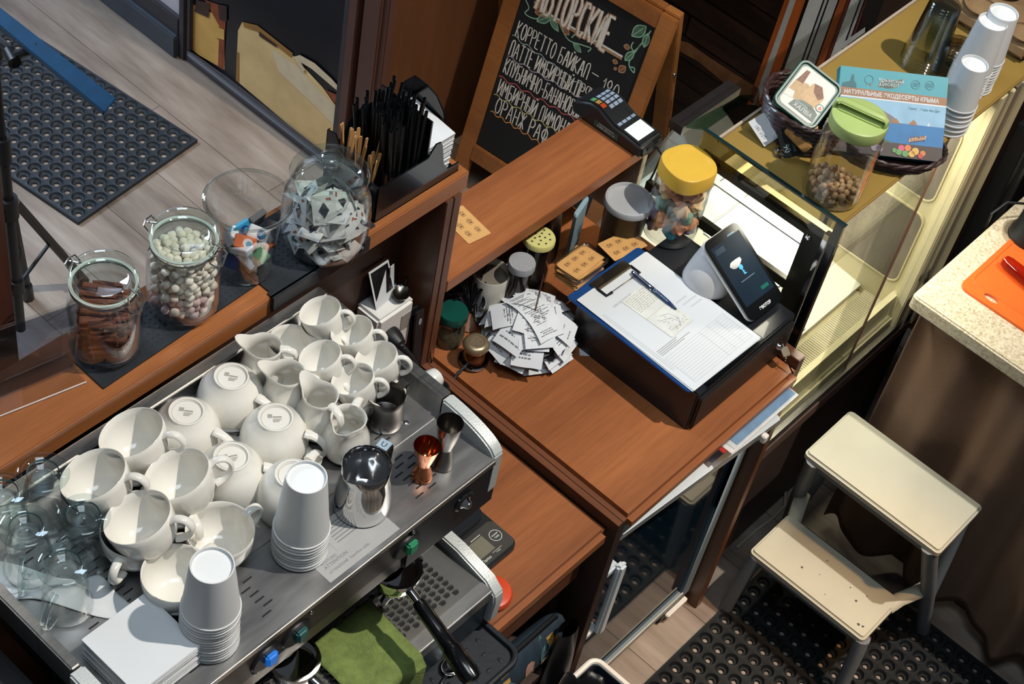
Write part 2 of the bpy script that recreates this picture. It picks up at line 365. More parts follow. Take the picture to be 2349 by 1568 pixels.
MB().box((1.7425, 1.41, .9), (2.334, 1.43, 1.091)).build('back_board', DARKWOOD, t, world=True)
# dark wooden upright at the far left
t = thing('wooden_post', 'dark brown upright wooden post at the left edge behind the acrylic holder', 'post', (.9, 1.47, 0))
MB().box((.80, 1.503, 0), (.974, 1.55, 2.3)).build('post', wood('redwood', (52, 28, 22), (78, 44, 34), 2), t, world=True, bev=.003)
# ---------------------------------------------------------------- holed rubber mats
def hole_mat(name, label, loc, rz, nx, ny, p, ro, ri, h, M_):
    """nx by ny cells; every cell is a raised web, a sloping cup and an open hole"""
    t = thing(name, label, 'floor mat', loc, rz); m = MB(); S = 16
    for i in range(nx):
        for j in range(ny):
            c = ((i+.5)*p, (j+.5)*p); sq = []; e = p/2
            for k in range(S):
                a = 2*PI*k/S; x, y = math.cos(a), math.sin(a); q = max(abs(x), abs(y)); sq.append((c[0]+x/q*e, c[1]+y/q*e, h*.93))
            R = [sq]
            for r, z in ((ro, h), (ro*.96, h*.75), (ro*.72, h*.42), (ri*1.25, h*.4), (ri*1.1, h*.3), (ri*1.05, .0004)):
                R.append([(c[0]+r*math.cos(2*PI*k/S), c[1]+r*math.sin(2*PI*k/S), z) for k in range(S)])
            vs = [v for ring in R for v in ring]
            fs = [(a*S+k, a*S+(k+1) % S, (a+1)*S+(k+1) % S, (a+1)*S+k) for a in range(len(R)-1) for k in range(S)]
            m.add(vs, fs)
    W, L, b = nx*p, ny*p, .006
    for a, c in (((-b, -b), (W+b, 0)), ((-b, L), (W+b, L+b)), ((-b, 0), (0, L)), ((W, 0), (W+b, L))): m.box((*a, 0), (*c, h*.93))
    m.build('holed_sheet', M_, t); return t
hole_mat('floor_mat', 'black rubber mat of round holes on the grey floor before the poster', (1.99, 2.728, .001), math.radians(6.6), 11, 22, .0415, .019, .0075, .013, mat('mat_rubber', (30, 36, 43), .55, var=.2, spec=.6))
hole_mat('floor_mat', 'black rubber mat with small round holes under the step stool', (1.60, -.30, .001), 0, 28, 27, .0388, .016, .0058, .013, mat('mat_rubber_dark', (17, 20, 23), .6, var=.2, spec=.35))
# ---------------------------------------------------------------- music stand
PB = at(51, 790, 0); PB.z = 0; up = lambda z, dx=0, dy=0: (PB.x+dx, PB.y+dy, z)
t = thing('music_stand', 'black folding music stand on the grey floor at the far left', 'music stand', tuple(PB))
MB().cyl(up(.06), up(.66), .0125).build('lower_tube', BLACK, t, world=True)
MB().cyl(up(.64), up(.965), .0095).build('upper_tube', BLACK, t, world=True)
c = MB().cyl(up(.63), up(.70), .0175).build('clamp', BLACK, t, world=True)
BLUE = mat('blue_metal', (40, 110, 150), .35, .2)
MB().cyl(up(.672, -.012, .008), up(.678, -.036, .026), .010).build('clamp_knob', BLUE, c, world=True, label='blue clamp knob')
MB().cyl(up(.645, -.01, .004), up(.640, -.034, .012), .0075).build('clamp_knob', BLUE, c, world=True, label='blue clamp knob')
MB().cyl(up(.455), up(.515), .022, 20).build('leg_collar', BLACK, t, world=True)
MB().cyl(up(.20), up(.24), .019, 20).build('brace_collar', BLACK, t, world=True)
for f in (at(64, 672, .02), at(196, 650, .02), None):
    b = PB.copy(); d = (Vector((f.x, f.y, 0))-b) if f is not None else Vector((-.16, -.02, 0)); L = d.length; d.normalize(); g = Vector((0, 0, 1))
    leg = MB().tube([b+d*.022+g*.485, b+d*L+g*.03], .0112, 8).build('leg', BLACK, t, world=True)
    MB().tube([b+d*L*.90+g*.065, b+d*L+g*.0], .0155, 10).build('rubber_foot', BLACK, leg, world=True)
    MB().tube([b+d*.018+g*.22, b+d*L*.5+g*.265], .0055, 6).build('brace', BLACK, t, world=True)
c0, c1 = at(240, 258, 1.1), at(264, 222, 1.1); e0, e1 = at(-40, 25, 1.1), at(-40, -16, 1.1)
m = MB(); q = [c0, c1+Vector((0, -.004, 0)), e1, e0]
m.hexa([tuple(v+Vector((0, 0, -.003))) for v in q]+[tuple(v) for v in q])
m.hexa([tuple(v) for v in (c0+Vector((-.003, 0, -.008)), c0+Vector((0, 0, -.008)), e0+Vector((0, 0, -.008)), e0+Vector((-.003, 0, -.008)))]+[tuple(v) for v in (c0+Vector((-.003, 0, .004)), c0+Vector((0, 0, .004)), e0+Vector((0, 0, .004)), e0+Vector((-.003, 0, .004)))])
m.build('tray_lip', mat('lip_blue_reflection', (14, 62, 96), .4, .3, var=.15), t, world=True, bev=.0015, label='black tray lip with painted blue reflection')  # the tray is black; its blue reflection is painted into the colour
m = MB(); m.tube([up(.955), up(.99, -.0, .01), tuple(at(40, 128, 1.06)), tuple(at(70, 116, 1.085)), tuple(at(88, 106, 1.094))], .009, 8); m.cyl(up(.93), up(.985), .019)
m.cyl(tuple(at(20, 118, 1.05)), tuple(at(34, 145, 1.05)), .014, 12); m.build('desk_arm', BLACK, t, world=True)
# ---------------------------------------------------------------- chalkboard
t = thing('chalkboard_sign', 'wooden A-frame chalkboard with chalk lettering and green leaves, by the brown wall', 'chalkboard', (2.93, 2.2, 0))
th, ph = math.radians(-85.84), math.radians(11.6); W, L, fw = .492, .813, .0473
u = Vector((math.cos(th), math.sin(th), 0)); nb = Vector((-u.y, u.x, 0)); v = nb*math.sin(ph)+Vector((0, 0, math.cos(ph))); w = u.cross(v)
BASE = Vector((2.897, 2.204, 0)); FT = Matrix((u, v, w)).transposed().to_4x4(); FT.translation = BASE   # local x right, y up, z toward the viewer
BW = wood('board_wood', (122, 72, 32), (166, 108, 56), 1, rough=.5, scale=7)
BWX = wood('board_wood_rail', (122, 72, 32), (158, 102, 54), 0, rough=.5, scale=7)
def fb(name, a, b, mt, parent=None, **k):
    m = MB(); m.T = FT; m.box(a, b); return m.build(name, mt, parent or t, world=True, bev=.0025, **k)
lf = fb('left_stile', (0, 0, -.024), (fw, L, 0), BW); fb('right_stile', (W-fw, 0, -.024), (W, L, 0), BW)
fb('top_rail', (fw, L-fw, -.024), (W-fw, L, 0), BWX); fb('bottom_rail', (fw, .164-.052, -.024), (W-fw, .164, 0), BWX)
sl = fb('slate', (fw, .164, -.016), (W-fw, L-fw, -.008), mat('slate_black', (17, 22, 27), .6, var=.35, scale=5))
# back leaf
n2 = -nb; ph2 = math.radians(14); v2 = -nb*math.sin(ph2)*-1
top = BASE+v*L
FT2 = Matrix((u, (Vector((0, 0, 1))*math.cos(ph2)-nb*math.sin(ph2)).normalized(), u.cross((Vector((0, 0, 1))*math.cos(ph2)-nb*math.sin(ph2)).normalized()))).transposed().to_4x4()
FT2.translation = top+nb*.012-(FT2.to_3x3() @ Vector((0, 1, 0)))*(L-.004)
def bb(name, a, b, mt):
    m = MB(); m.T = FT2; m.box(a, b); return m.build(name, mt, t, world=True, bev=.0025)
bb('rear_stile', (0, 0, -.026), (fw, L, -.002), BW); bb('rear_stile', (W-fw, 0, -.026), (W, L, -.002), BW)
bb('rear_rail', (fw, L-fw, -.026), (W-fw, L, -.002), BWX); bb('rear_panel', (fw, .10, -.018), (W-fw, L-fw, -.010), mat('rear_slate', (44, 32, 22), .7))
m = MB(); m.T = FT; m.cyl((W-.14, L+.003, -.022), (W-.03, L+.003, -.022), .005, 10); m.build('hinge', mat('hinge_white', (196, 206, 212), .35, .4), t, world=True)
m = MB(); m.T = FT; h0 = Vector((W+.001, L*.62, -.012)); m.tube([h0, h0+Vector((.006, .006, 0)), h0+Vector((.010, 0, 0)), h0+Vector((.004, -.014, 0)), h0+Vector((0, -.01, 0))], .0012, 6)
m.build('side_hook', CHROME, t, world=True)
m = MB(); a = FT2 @ Vector((W+.001, L*.72, -.01)); b = FT2 @ Vector((W+.001, L*.15, -.01)); m.tube([a, a+Vector((.004, -.004, -.03)), b], .0012, 5); m.ball(tuple(a), .006); m.ball(tuple(b), .005); m.build('stay_chain', CHROME, t, world=True)
# chalk lettering, stroke by stroke
OV = [(.27+.27*math.cos(a), .5+.5*math.sin(a)) for a in [PI/2+i*PI/8 for i in range(17)]]
GL = {'А': [[(0, 0), (.22, .95), (.34, .95), (.56, 0)], [(.1, .38), (.46, .38)]], 'Б': [[(.5, 1), (0, .97), (0, 0), (.38, .04), (.5, .2), (.46, .42), (.3, .5), (0, .5)]],
 'В': [[(0, 0), (0, 1), (.36, .97), (.46, .8), (.4, .58), (0, .54)], [(.4, .56), (.54, .36), (.5, .1), (.36, 0), (0, 0)]], 'Д': [[(0, -.12), (0, .03), (.6, .03), (.6, -.12)], [(.08, .03), (.26, 1), (.5, 1), (.5, .03)]],
 'Е': [[(.46, 1), (0, 1), (0, 0), (.46, 0)], [(0, .52), (.38, .52)]], 'Ж': [[(.3, 0), (.3, 1)], [(0, 1), (.3, .5), (.6, 1)], [(0, 0), (.3, .5), (.6, 0)]], 'И': [[(0, 1), (0, 0), (.5, 1), (.5, 0)]],
 'Й': [[(0, 1), (0, 0), (.5, 1), (.5, 0)], [(.14, 1.14), (.25, 1.08), (.38, 1.14)]], 'К': [[(0, 0), (0, 1)], [(.48, 1), (.02, .46), (.5, 0)]], 'Л': [[(0, 0), (.03, .85), (.16, 1), (.36, 1), (.47, .85), (.5, 0)]],
 'М': [[(0, 0), (.08, 1), (.3, .35), (.52, 1), (.6, 0)]], 'Н': [[(0, 0), (0, 1)], [(.46, 0), (.46, 1)], [(0, .5), (.46, .5)]], 'О': [OV], 'П': [[(0, 0), (0, 1), (.46, 1), (.46, 0)]],
 'Р': [[(0, 0), (0, 1), (.36, .98), (.48, .82), (.44, .58), (.3, .5), (0, .5)]], 'С': [[(.48, .85), (.36, 1), (.14, .98), (.02, .7), (.02, .3), (.14, .02), (.36, 0), (.5, .16)]],
 'Т': [[(0, 1), (.54, 1)], [(.27, 1), (.27, 0)]], 'У': [[(0, 1), (.26, .45)], [(.5, 1), (.14, 0)]], 'Ф': [[(.3, -.05), (.3, 1.05)], [(.3+.3*math.cos(a), .55+.36*math.sin(a)) for a in [i*PI/6 for i in range(13)]]],
 'Ч': [[(0, 1), (.02, .56), (.16, .46), (.46, .52)], [(.46, 1), (.46, 0)]], 'Ы': [[(0, 1), (0, 0), (.3, .03), (.4, .2), (.34, .42), (0, .48)], [(.56, 1), (.56, 0)]], 'Ь': [[(0, 1), (0, 0), (.34, .03), (.46, .2), (.4, .42), (0, .48)]],
 'Я': [[(.46, 0), (.46, 1), (.12, .98), (0, .8), (.06, .58), (.46, .5)], [(.28, .5), (0, 0)]], '-': [[(0, .45), (.3, .45)]], '1': [[(.0, .7), (.2, 1), (.2, 0)]], '8': [[(.24+.2*math.cos(a), .76+.24*math.sin(a)) for a in [-PI/2+i*PI/6 for i in range(13)]], [(.24+.25*math.cos(a), .26+.26*math.sin(a)) for a in [PI/2+i*PI/6 for i in range(13)]]], '0': [OV], 'Г': [[(.46, .96), (0, 1), (0, 0)]]}
def strokes(m, s, x, y, h, wd, lw, mi, z, slope=0, gap=.22, jit=.02, rnd=RND):
    """hand-drawn capitals; returns the end x"""
    for ch in s:
        if ch == ' ': x += wd*.75; continue
        mx = 0
        for pl in GL.get(ch, []):
            q = []
            for px, py in pl:
                mx = max(mx, px); q.append((x+px*wd/.56+rnd.uniform(-jit, jit)*wd, y+slope*(px*wd)+py*h+rnd.uniform(-jit, jit)*h))
            q2 = [q[0]]
            for a, b in zip(q, q[1:]):
                k = max(1, int(math.dist(a, b)/.012)); q2 += [(a[0]+(b[0]-a[0])*i/k, a[1]+(b[1]-a[1])*i/k) for i in range(1, k+1)]
            m.ribbon(q2, lw*rnd.uniform(.85, 1.15), mi, z)
        x += (mx+gap)*wd/.56
    return x
def board_uv(px, py):
    """point of the slate seen at a pixel of the photograph"""
    d = ray(px, py); k = (BASE-CAM).dot(w)/d.dot(w); q = CAM+d*k-BASE; return q.dot(u), q.dot(v)
CH = MB(); CH.T = FT; Z = -.0068
rows = [('КОРРЕТТО БАЙКАЛ', (1178, 72), 97, .86), ('ЛАТТЕ ИМБИРНЫЙ ПРЯНИК', (1166, 118), 92, .8), ('КЛУБНИЧНО-БАНАНОВЫЙ', (1148, 162), 92, .8), ('ИМБИРНЫЙ ЛИМОНАД', (1137, 208), 92, .8), ('ОРАНЖ РАФ', (1127, 255), 92, .9)]
ends = [(1345, 176), (1378, 236), (1330, 272), (1318, 303), (1250, 325)]
lines = [(1172, 82, 1340, 205, 1), (1160, 130, 1350, 238, 2), (1141, 176, 1318, 277, 3), (1130, 218, 1275, 304, 4), (1122, 257, 1237, 331, 5)]
bl = [(1175, 84), (1160, 127), (1147, 168), (1133, 216), (1127, 258)]
for (s, _, _, _), (ex, ey), (bx, by) in zip(rows, ends, bl):
    x0, y0 = board_uv(bx, by); x1, y1 = board_uv(ex, ey)
    n = sum(.75 if c == ' ' else (max(p[0] for pl in GL[c] for p in pl)+.22)/.56 for c in s); wd = (x1-x0)/n
    strokes(CH, s, x0+.004, y0+.003, .047, wd, .0036, 0, Z)
x0, y0 = board_uv(1355, 168); CH.ribbon([(x0, y0), (x0+.022, y0)], .003, 0, Z); x0, y0 = board_uv(1376, 205); strokes(CH, '180', x0, y0-.014, .05, .017, .003, 0, Z)
for a, b, c, d, mi in lines:
    x0, y0 = board_uv(a, b); x1, y1 = board_uv(c, d)
    CH.ribbon([(x0+(x1-x0)*i/40, y0+(y1-y0)*i/40+.004*math.sin(i*.9)) for i in range(41)], .003, mi, Z-.0003)
# title with its drop line, flourishes and coffee beans
x0, y0 = board_uv(1262, 42); x1, y1 = board_uv(1418, 122)
n = 9; wd = (x1-x0)/(7*.78/.56+.2)
strokes(CH, 'ТОРСКИЕ', x0, y0-.006, .100, wd*.93, .0125, 6, Z+.0002, jit=.008); strokes(CH, 'ТОРСКИЕ', x0+.001, y0-.004, .098, wd*.93, .0075, 0, Z+.0005, jit=.008)
strokes(CH, 'АВ', x0-wd*2.5, y0-.004, .100, wd*.9, .0125, 6, Z+.0002, jit=.008); strokes(CH, 'АВ', x0-wd*2.5, y0-.002, .098, wd*.9, .0075, 0, Z+.0005, jit=.008)
a = board_uv(1250, 30); b = board_uv(1425, 132); CH.ribbon([(a[0]-.01, a[1]+.03), a, ((a[0]+b[0])/2, (a[1]+b[1])/2), b], .006, 0, Z); CH.ribbon([(a[0]-.01, a[1]+.022), (a[0]+.004, a[1]-.007), (b[0], b[1]-.007)], .006, 6, Z)
def vine(pts, mi=7, lw=.0035):
    q = [board_uv(*p) for p in pts]; r = []
    for i in range(len(q)-1):
        p0, p1, p2, p3 = q[max(i-1, 0)], q[i], q[i+1], q[min(i+2, len(q)-1)]
        for k in range(6):
            s = k/6; r.append(tuple(.5*(2*p1[j]+(p2[j]-p0[j])*s+(2*p0[j]-5*p1[j]+4*p2[j]-p3[j])*s*s+(3*p1[j]-p0[j]-3*p2[j]+p3[j])*s**3) for j in (0, 1)))
    CH.ribbon(r+[q[-1]], lw, mi, Z)
def leaf(p, q, wd, mi=7, fill=True):
    a = Vector(board_uv(*p)); b = Vector(board_uv(*q)); d = b-a; nn = Vector((-d.y, d.x)).normalized()*d.length*wd
    pts = [a+d*s+nn*math.sin(PI*s)*k for k in (1, -1) for s in ([i/8 for i in range(9)] if k == 1 else [1-i/8 for i in range(1, 8)])]
    CH.ribbon([(v_.x, v_.y) for v_ in pts]+[(pts[0].x, pts[0].y)], .0028, mi, Z+.0003); CH.ribbon([(a.x, a.y), (b.x, b.y)], .002, mi, Z+.0003)
    if fill: CH.add([(v_.x, v_.y, Z) for v_ in pts], [tuple(range(len(pts)))[::-1]], 8 if mi == 7 else 9)
vine([(1202, 0), (1210, 20), (1201, 32), (1222, 44), (1250, 42), (1270, 52)]); vine([(1280, 56), (1300, 92), (1330, 104), (1352, 112), (1345, 120)]); vine([(1308, 88), (1322, 74), (1318, 84)])
vine([(1490, 72), (1470, 100), (1452, 118), (1445, 108), (1450, 98)]); vine([(1465, 105), (1440, 145), (1450, 168), (1452, 158), (1443, 155)])
for p, q, k in (((1228, 50), (1262, 38), .24), ((1258, 40), (1278, 74), .2), ((1312, 100), (1330, 122), .22), ((1446, 84), (1480, 62), .28), ((1484, 78), (1474, 110), .24), ((1452, 120), (1430, 140), .24)): leaf(p, q, k)
for p, q in (((1224, 30), (1248, 26)), ((1290, 64), (1302, 82)), ((1428, 106), (1442, 112)), ((1402, 140), (1414, 146)), ((1416, 166), (1432, 154)), ((1405, 160), (1412, 158)), ((1222, 6), (1238, 14))): leaf(p, q, .36, 6)
CH.build('chalk_lettering', [mat('chalk_white', (206, 206, 204), .9, var=.2, scale=220), mat('chalk_ice', (138, 160, 164), .9), mat('chalk_lilac', (160, 150, 176), .9), mat('chalk_red', (190, 88, 96), .9), mat('chalk_yellow', (178, 172, 110), .9),
    mat('chalk_orange', (206, 140, 76), .9), mat('chalk_tan', (158, 122, 96), .9, var=.2, scale=200), mat('chalk_green', (128, 172, 148), .9, var=.2, scale=200), mat('chalk_dimgreen', (66, 96, 82), .9, var=.4, scale=160), mat('chalk_bean', (112, 76, 54), .9)], sl, smooth=False, world=True)
# ================================================================ espresso machine
DZ, RZ = 1.325, 1.36
NAVY = mat('navy_black', (19, 25, 32), .4, var=.12)
DECK = mat('deck_steel', (176, 176, 176), .36, 1, var=.14, scale=10, stretch=(1, 6, 1), rvar=.12)
CAST = mat('hammered_grey', (196, 200, 198), .4, .25, var=.08, scale=300, bump=.25, bscale=350)
t = ESP = thing('espresso_machine', 'steel topped two group coffee machine loaded with white cups', 'coffee machine', (1.03, 1.06, .89))
MB().box((.72, 1.02, .93), (1.36, 1.25, 1.32)).box((.68, .90, 1.24), (1.385, 1.27, 1.322)).build('body', NAVY, t, world=True, bev=.006)
m = MB(); m.box((.684, .985, DZ-.006), (1.372, 1.257, DZ)); m.box((.684, .866, DZ-.006), (1.372, .983, DZ-.001))
for gx in (.745, .80, .93, 1.06, 1.11, 1.235, 1.262):
    for k in range(26):
        y = .895+k*.0118
        if abs(y-.984) < .007: continue
        x = gx+(.009 if k % 2 else 0)+.004*(k % 3)
        z = DZ+.0003 if y > .984 else DZ-.0007
        m.add([(px, py, z) for px, py in rrect(x-.0085, y-.0013, x+.0085, y+.0013, .0012, 2)], [tuple(range(12))], 1)
m.box((.684, .9825, DZ-.003), (1.372, .985, DZ+.0008), 0)
for sx, sy in ((1.318, 1.005), (.72, 1.005), (1.35, 1.24)): m.ball((sx, sy, DZ), .0045, 10, 2, (1, 1, .5))
m.build('cup_deck', [DECK, mat('slot_black', (14, 15, 17), .7), CHROME], t, world=True)
LAB = mat('sticker', (168, 168, 166), .5, var=.05)
m = MB(); m.box((1.03, .872, DZ-.0009), (1.17, .925, DZ-.0004)); m.box((1.075, .905, DZ-.0004), (1.15, .955, DZ), 0)
m.T = Matrix.Translation((1.04, .90, DZ-.0002)); m.text('ATTENTION', .008, 0, -.008, 0, 1, 'LEFT'); m.text('ATTENZIONE  Superficie calda', .006, 0, -.018, 0, 1, 'LEFT'); m.text('ACHTUNG', .006, 0, 0, 0, 1, 'LEFT')
m.T = Matrix.Translation((1.085, .945, DZ+.0002))
for k in range(6): m.ribbon([(0, -k*.006), (.05+.012*math.sin(k*4), -k*.006)], .0016, 1)
m.build('warning_sticker', [LAB, INK], t, world=True, smooth=False)
m = MB(); m.box((.669, 1.255, DZ-.02), (1.391, 1.279, RZ)); m.build('rear_rail', STEEL, t, world=True, bev=.003)
m = MB(); m.box((1.371, .985, DZ-.02), (1.391, 1.2545, RZ)).box((1.377, .985, RZ), (1.3785, 1.2545, RZ+.0004)); m.build('side_rail', STEEL, t, world=True, bev=.0025)
m = MB(); m.box((.669, .985, DZ-.02), (.685, 1.2545, RZ)); m.build('side_rail', STEEL, t, world=True, bev=.0025)
for x0, x1 in ((1.369, 1.392), (.662, .686)):
    m = MB(); n = 14; ys = [.983-(.983-.866)*i/n for i in range(n+1)]; zs = [DZ-.004+(RZ-DZ+.004)*math.sqrt(max(0, 1-((.983-y)/.118)**2)) for y in ys]
    up = [(y, z) for y, z in zip(ys, zs)]; vs = []
    for x in (x0, x1): vs += [(x, y, z) for y, z in up]+[(x, .866, 1.235), (x, .983, 1.235)]
    N = len(up)+2; m.add(vs, [tuple(range(N)), tuple(range(N, 2*N))[::-1]]+[(i, N+i, N+(i+1) % N, (i+1) % N) for i in range(N)])
    m.build('end_cap', CAST, t, world=True, bev=.003, label='hammered pale grey end cap')
m = MB(); m.box((.684, .862, DZ-.012), (1.371, .868, DZ)); m.build('front_lip', STEEL, t, world=True, bev=.0015)
m = MB(); m.box((1.19, .867, 1.20), (1.392, .90, 1.312)); m.build('front_panel', NAVY, t, world=True, bev=.004)
m = MB(); m.box((.684, .868, 1.243), (1.19, .90, 1.312)); m.build('switch_panel', mat('panel_brown', (54, 48, 44), .35, .4, var=.1), t, world=True, bev=.002)
m = MB(); m.box((.684, .872, 1.205), (1.19, .90, 1.243)); m.build('lower_trim', DSTEEL, t, world=True, bev=.002)
for sx, col, nm in ((1.192, (44, 130, 92), 'green'), (.968, (16, 78, 78), 'teal'), (.911, (24, 104, 190), 'blue')):
    b = MB(); b.T = Matrix.Translation((sx-.004, .8665, 1.268)) @ Matrix.Rotation(PI/2, 4, 'X') @ Matrix.Diagonal((1, .78, 1, 1)); b.lathe([(0, .003), (.026, .003), (.029, 0), (.029, -.002)], 28)
    bz = b.build('switch_bezel', BLACK, t, world=True)
    b = MB(); b.box((sx-.010, .855, 1.256), (sx+.010, .866, 1.280)); b.build('rocker', mat('rocker_'+nm, col, .25, var=.15, emis=.5 if nm == 'blue' else .06), bz, world=True, bev=.003, label=nm+' rocker switch')
m = MB(); m.T = Matrix.Translation((1.312, .866, 1.268)) @ Matrix.Rotation(PI/2, 4, 'X'); m.lathe([(0, .004), (.017, .003), (.02, 0)], 20, 0); m.lathe([(0, .013), (.006, .012), (.008, .006), (.012, .003)], 16, 1); m.ball((-.016, .02, .002), .002, 8, 1)
m.build('push_button', [BLACK, CHROME], t, world=True)
for sx, sz in ((1.197, 1.297), (.99, 1.297), (.886, 1.25)): MB().ball((sx, .867, sz), .0035, 10).build('screw', CHROME, t, world=True)
m = MB(); m.T = Matrix.Translation((1.3925, 1.03, 1.342)) @ Matrix.Rotation(PI/2, 4, 'Y'); m.lathe([(0, 0), (.016, 0), (.017, .004), (.015, .017), (.009, .021), (0, .021)], 20); m.build('side_knob', mat('knob_white', (206, 206, 202), .35), t, world=True)
# drip tray
m = MB(); m.box((.70, .815, .915), (1.372, 1.03, 1.012)); tr = m.build('drip_tray', mat('tray_navy', (24, 38, 50), .35, .2), t, world=True, bev=.004)
m = MB(); m.box((.70, .812, .99), (1.372, .838, 1.02)); m.box((.70, .9405, 1.008), (1.372, 1.03, 1.018)); m.build('tray_rim', DECK, tr, world=True, bev=.002)
m = MB(); m.box((.71, .838, 1.0), (1.372, 1.02, 1.0165))
for i in range(34):
    for j in range(12):
        x = 1.325-i*.0155; y = .852+j*.0118+(.0059 if i % 2 else 0)
        if x < .72 or y > .985: continue
        q = arc(x, y, .0058, 0, 2*PI, 12, .0040)[:-1]
        m.add([(a, b, 1.0171) for a, b in q], [tuple(range(12))], 1)
        m.tube([(a, b, 1.0172) for a, b in arc(x, y, .0062, PI*.05, PI*.95, 6, .0044)], .0011, 4, 0)
m.add([(a, b, 1.0171) for a, b in arc(1.352, .962, .0105, 0, 2*PI, 16)[:-1]], [tuple(range(16))], 1)
m.build('drip_grille', [mat('grille_steel', (186, 184, 178), .32, 1, var=.08), mat('hole_black', (10, 11, 12), .6)], tr, world=True)
m = MB(); pr = [(.806, .925), (.803, .985), (.806, 1.004), (.83, 1.024), (.90, 1.040), (1.03, 1.046), (1.03, .925)]; N = len(pr)
m.add([(x, y, z) for x in (1.3725, 1.396) for y, z in pr], [tuple(range(N))[::-1], tuple(range(N, 2*N))]+[(i, (i+1) % N, N+(i+1) % N, N+i) for i in range(N)])
m.build('tray_cap', CAST, t, world=True, bev=.003, label='hammered pale grey tray cap')
for x in (.76, 1.33):
    for y in (.86, 1.2): MB().cyl((x, y, .89), (x, y, .935), .018, 12).build('foot', BLACK, t, world=True)
for x in (.985, 1.212):
    g = MB(); g.T = Matrix.Translation((x, .93, 0)); g.lathe([(0, 1.222), (.040, 1.222), (.040, 1.16), (.037, 1.15), (0, 1.15)], 28); g.build('group_head', CHROME, t, world=True)
def portafilter(lab, x, y, z, ang):
    t = thing('portafilter', lab, 'portafilter', (x, y, z), ang, 'portafilters locked in the machine')
    MB().lathe([(0, -.030), (.02, -.029), (.032, -.020), (.0365, -.004), (.0375, .012), (.040, .014), (.040, .020), (.034, .020), (.033, .006), (0, .004)], 32).build('bowl', CHROME, t)
    m = MB(); m.tube([(0, 0, -.03), (0, 0, -.045), (.014, 0, -.055), (.018, 0, -.062)], .007, 10); m.tube([(0, 0, -.045), (-.014, 0, -.055), (-.018, 0, -.062)], .007, 10); m.build('spout', CHROME, t)
    MB().tube([(0, -.036, 0), (0, -.060, -.004)], [.0085, .0075], 12).build('neck', CHROME, t)
    MB().tube([(0, -.056, -.003), (0, -.066, -.006), (0, -.11, -.016), (0, -.140, -.023), (0, -.144, -.024), (0, -.19, -.034), (0, -.2, -.036), (0, -.203, -.037)], [.0095, .0125, .0128, .0135, .0165, .0175, .0155, .010], 16).build('handle', BLACKG, t, label='black handle')
    return t
portafilter('chrome portafilter with a black handle reaching out over the drip grille', 1.212, .895, 1.135, math.radians(-8))
portafilter('chrome portafilter cut off by the bottom edge, left of the green cloth', .985, .885, 1.135, math.radians(6))
# green cloth over the tray
def cloth(u, v):
    x = 1.058+.138*u+.006*math.sin(v*5+1); s = v*.30
    if s < .125: y = .937-s; z = 1.0215+.004*math.sin(u*9+v*7)*math.sin(v*6)+.003
    elif s < .15: a = (s-.125)/.025*PI/2; y = .812-.012*math.sin(a); z = 1.0245-.014*(1-math.cos(a))
    else: y = .797-.004*math.sin(u*8); z = 1.010-(s-.15)
    return (x, y, z)
tw = MB().grid(26, 40, cloth).build('cloth', mat('green_terry', (112, 128, 68), .95, var=.22, scale=60, bump=.9, bscale=260), smooth=True, solid=.004)
tag(tw, 'moss green terry cloth draped over the front of the drip tray', 'cloth')
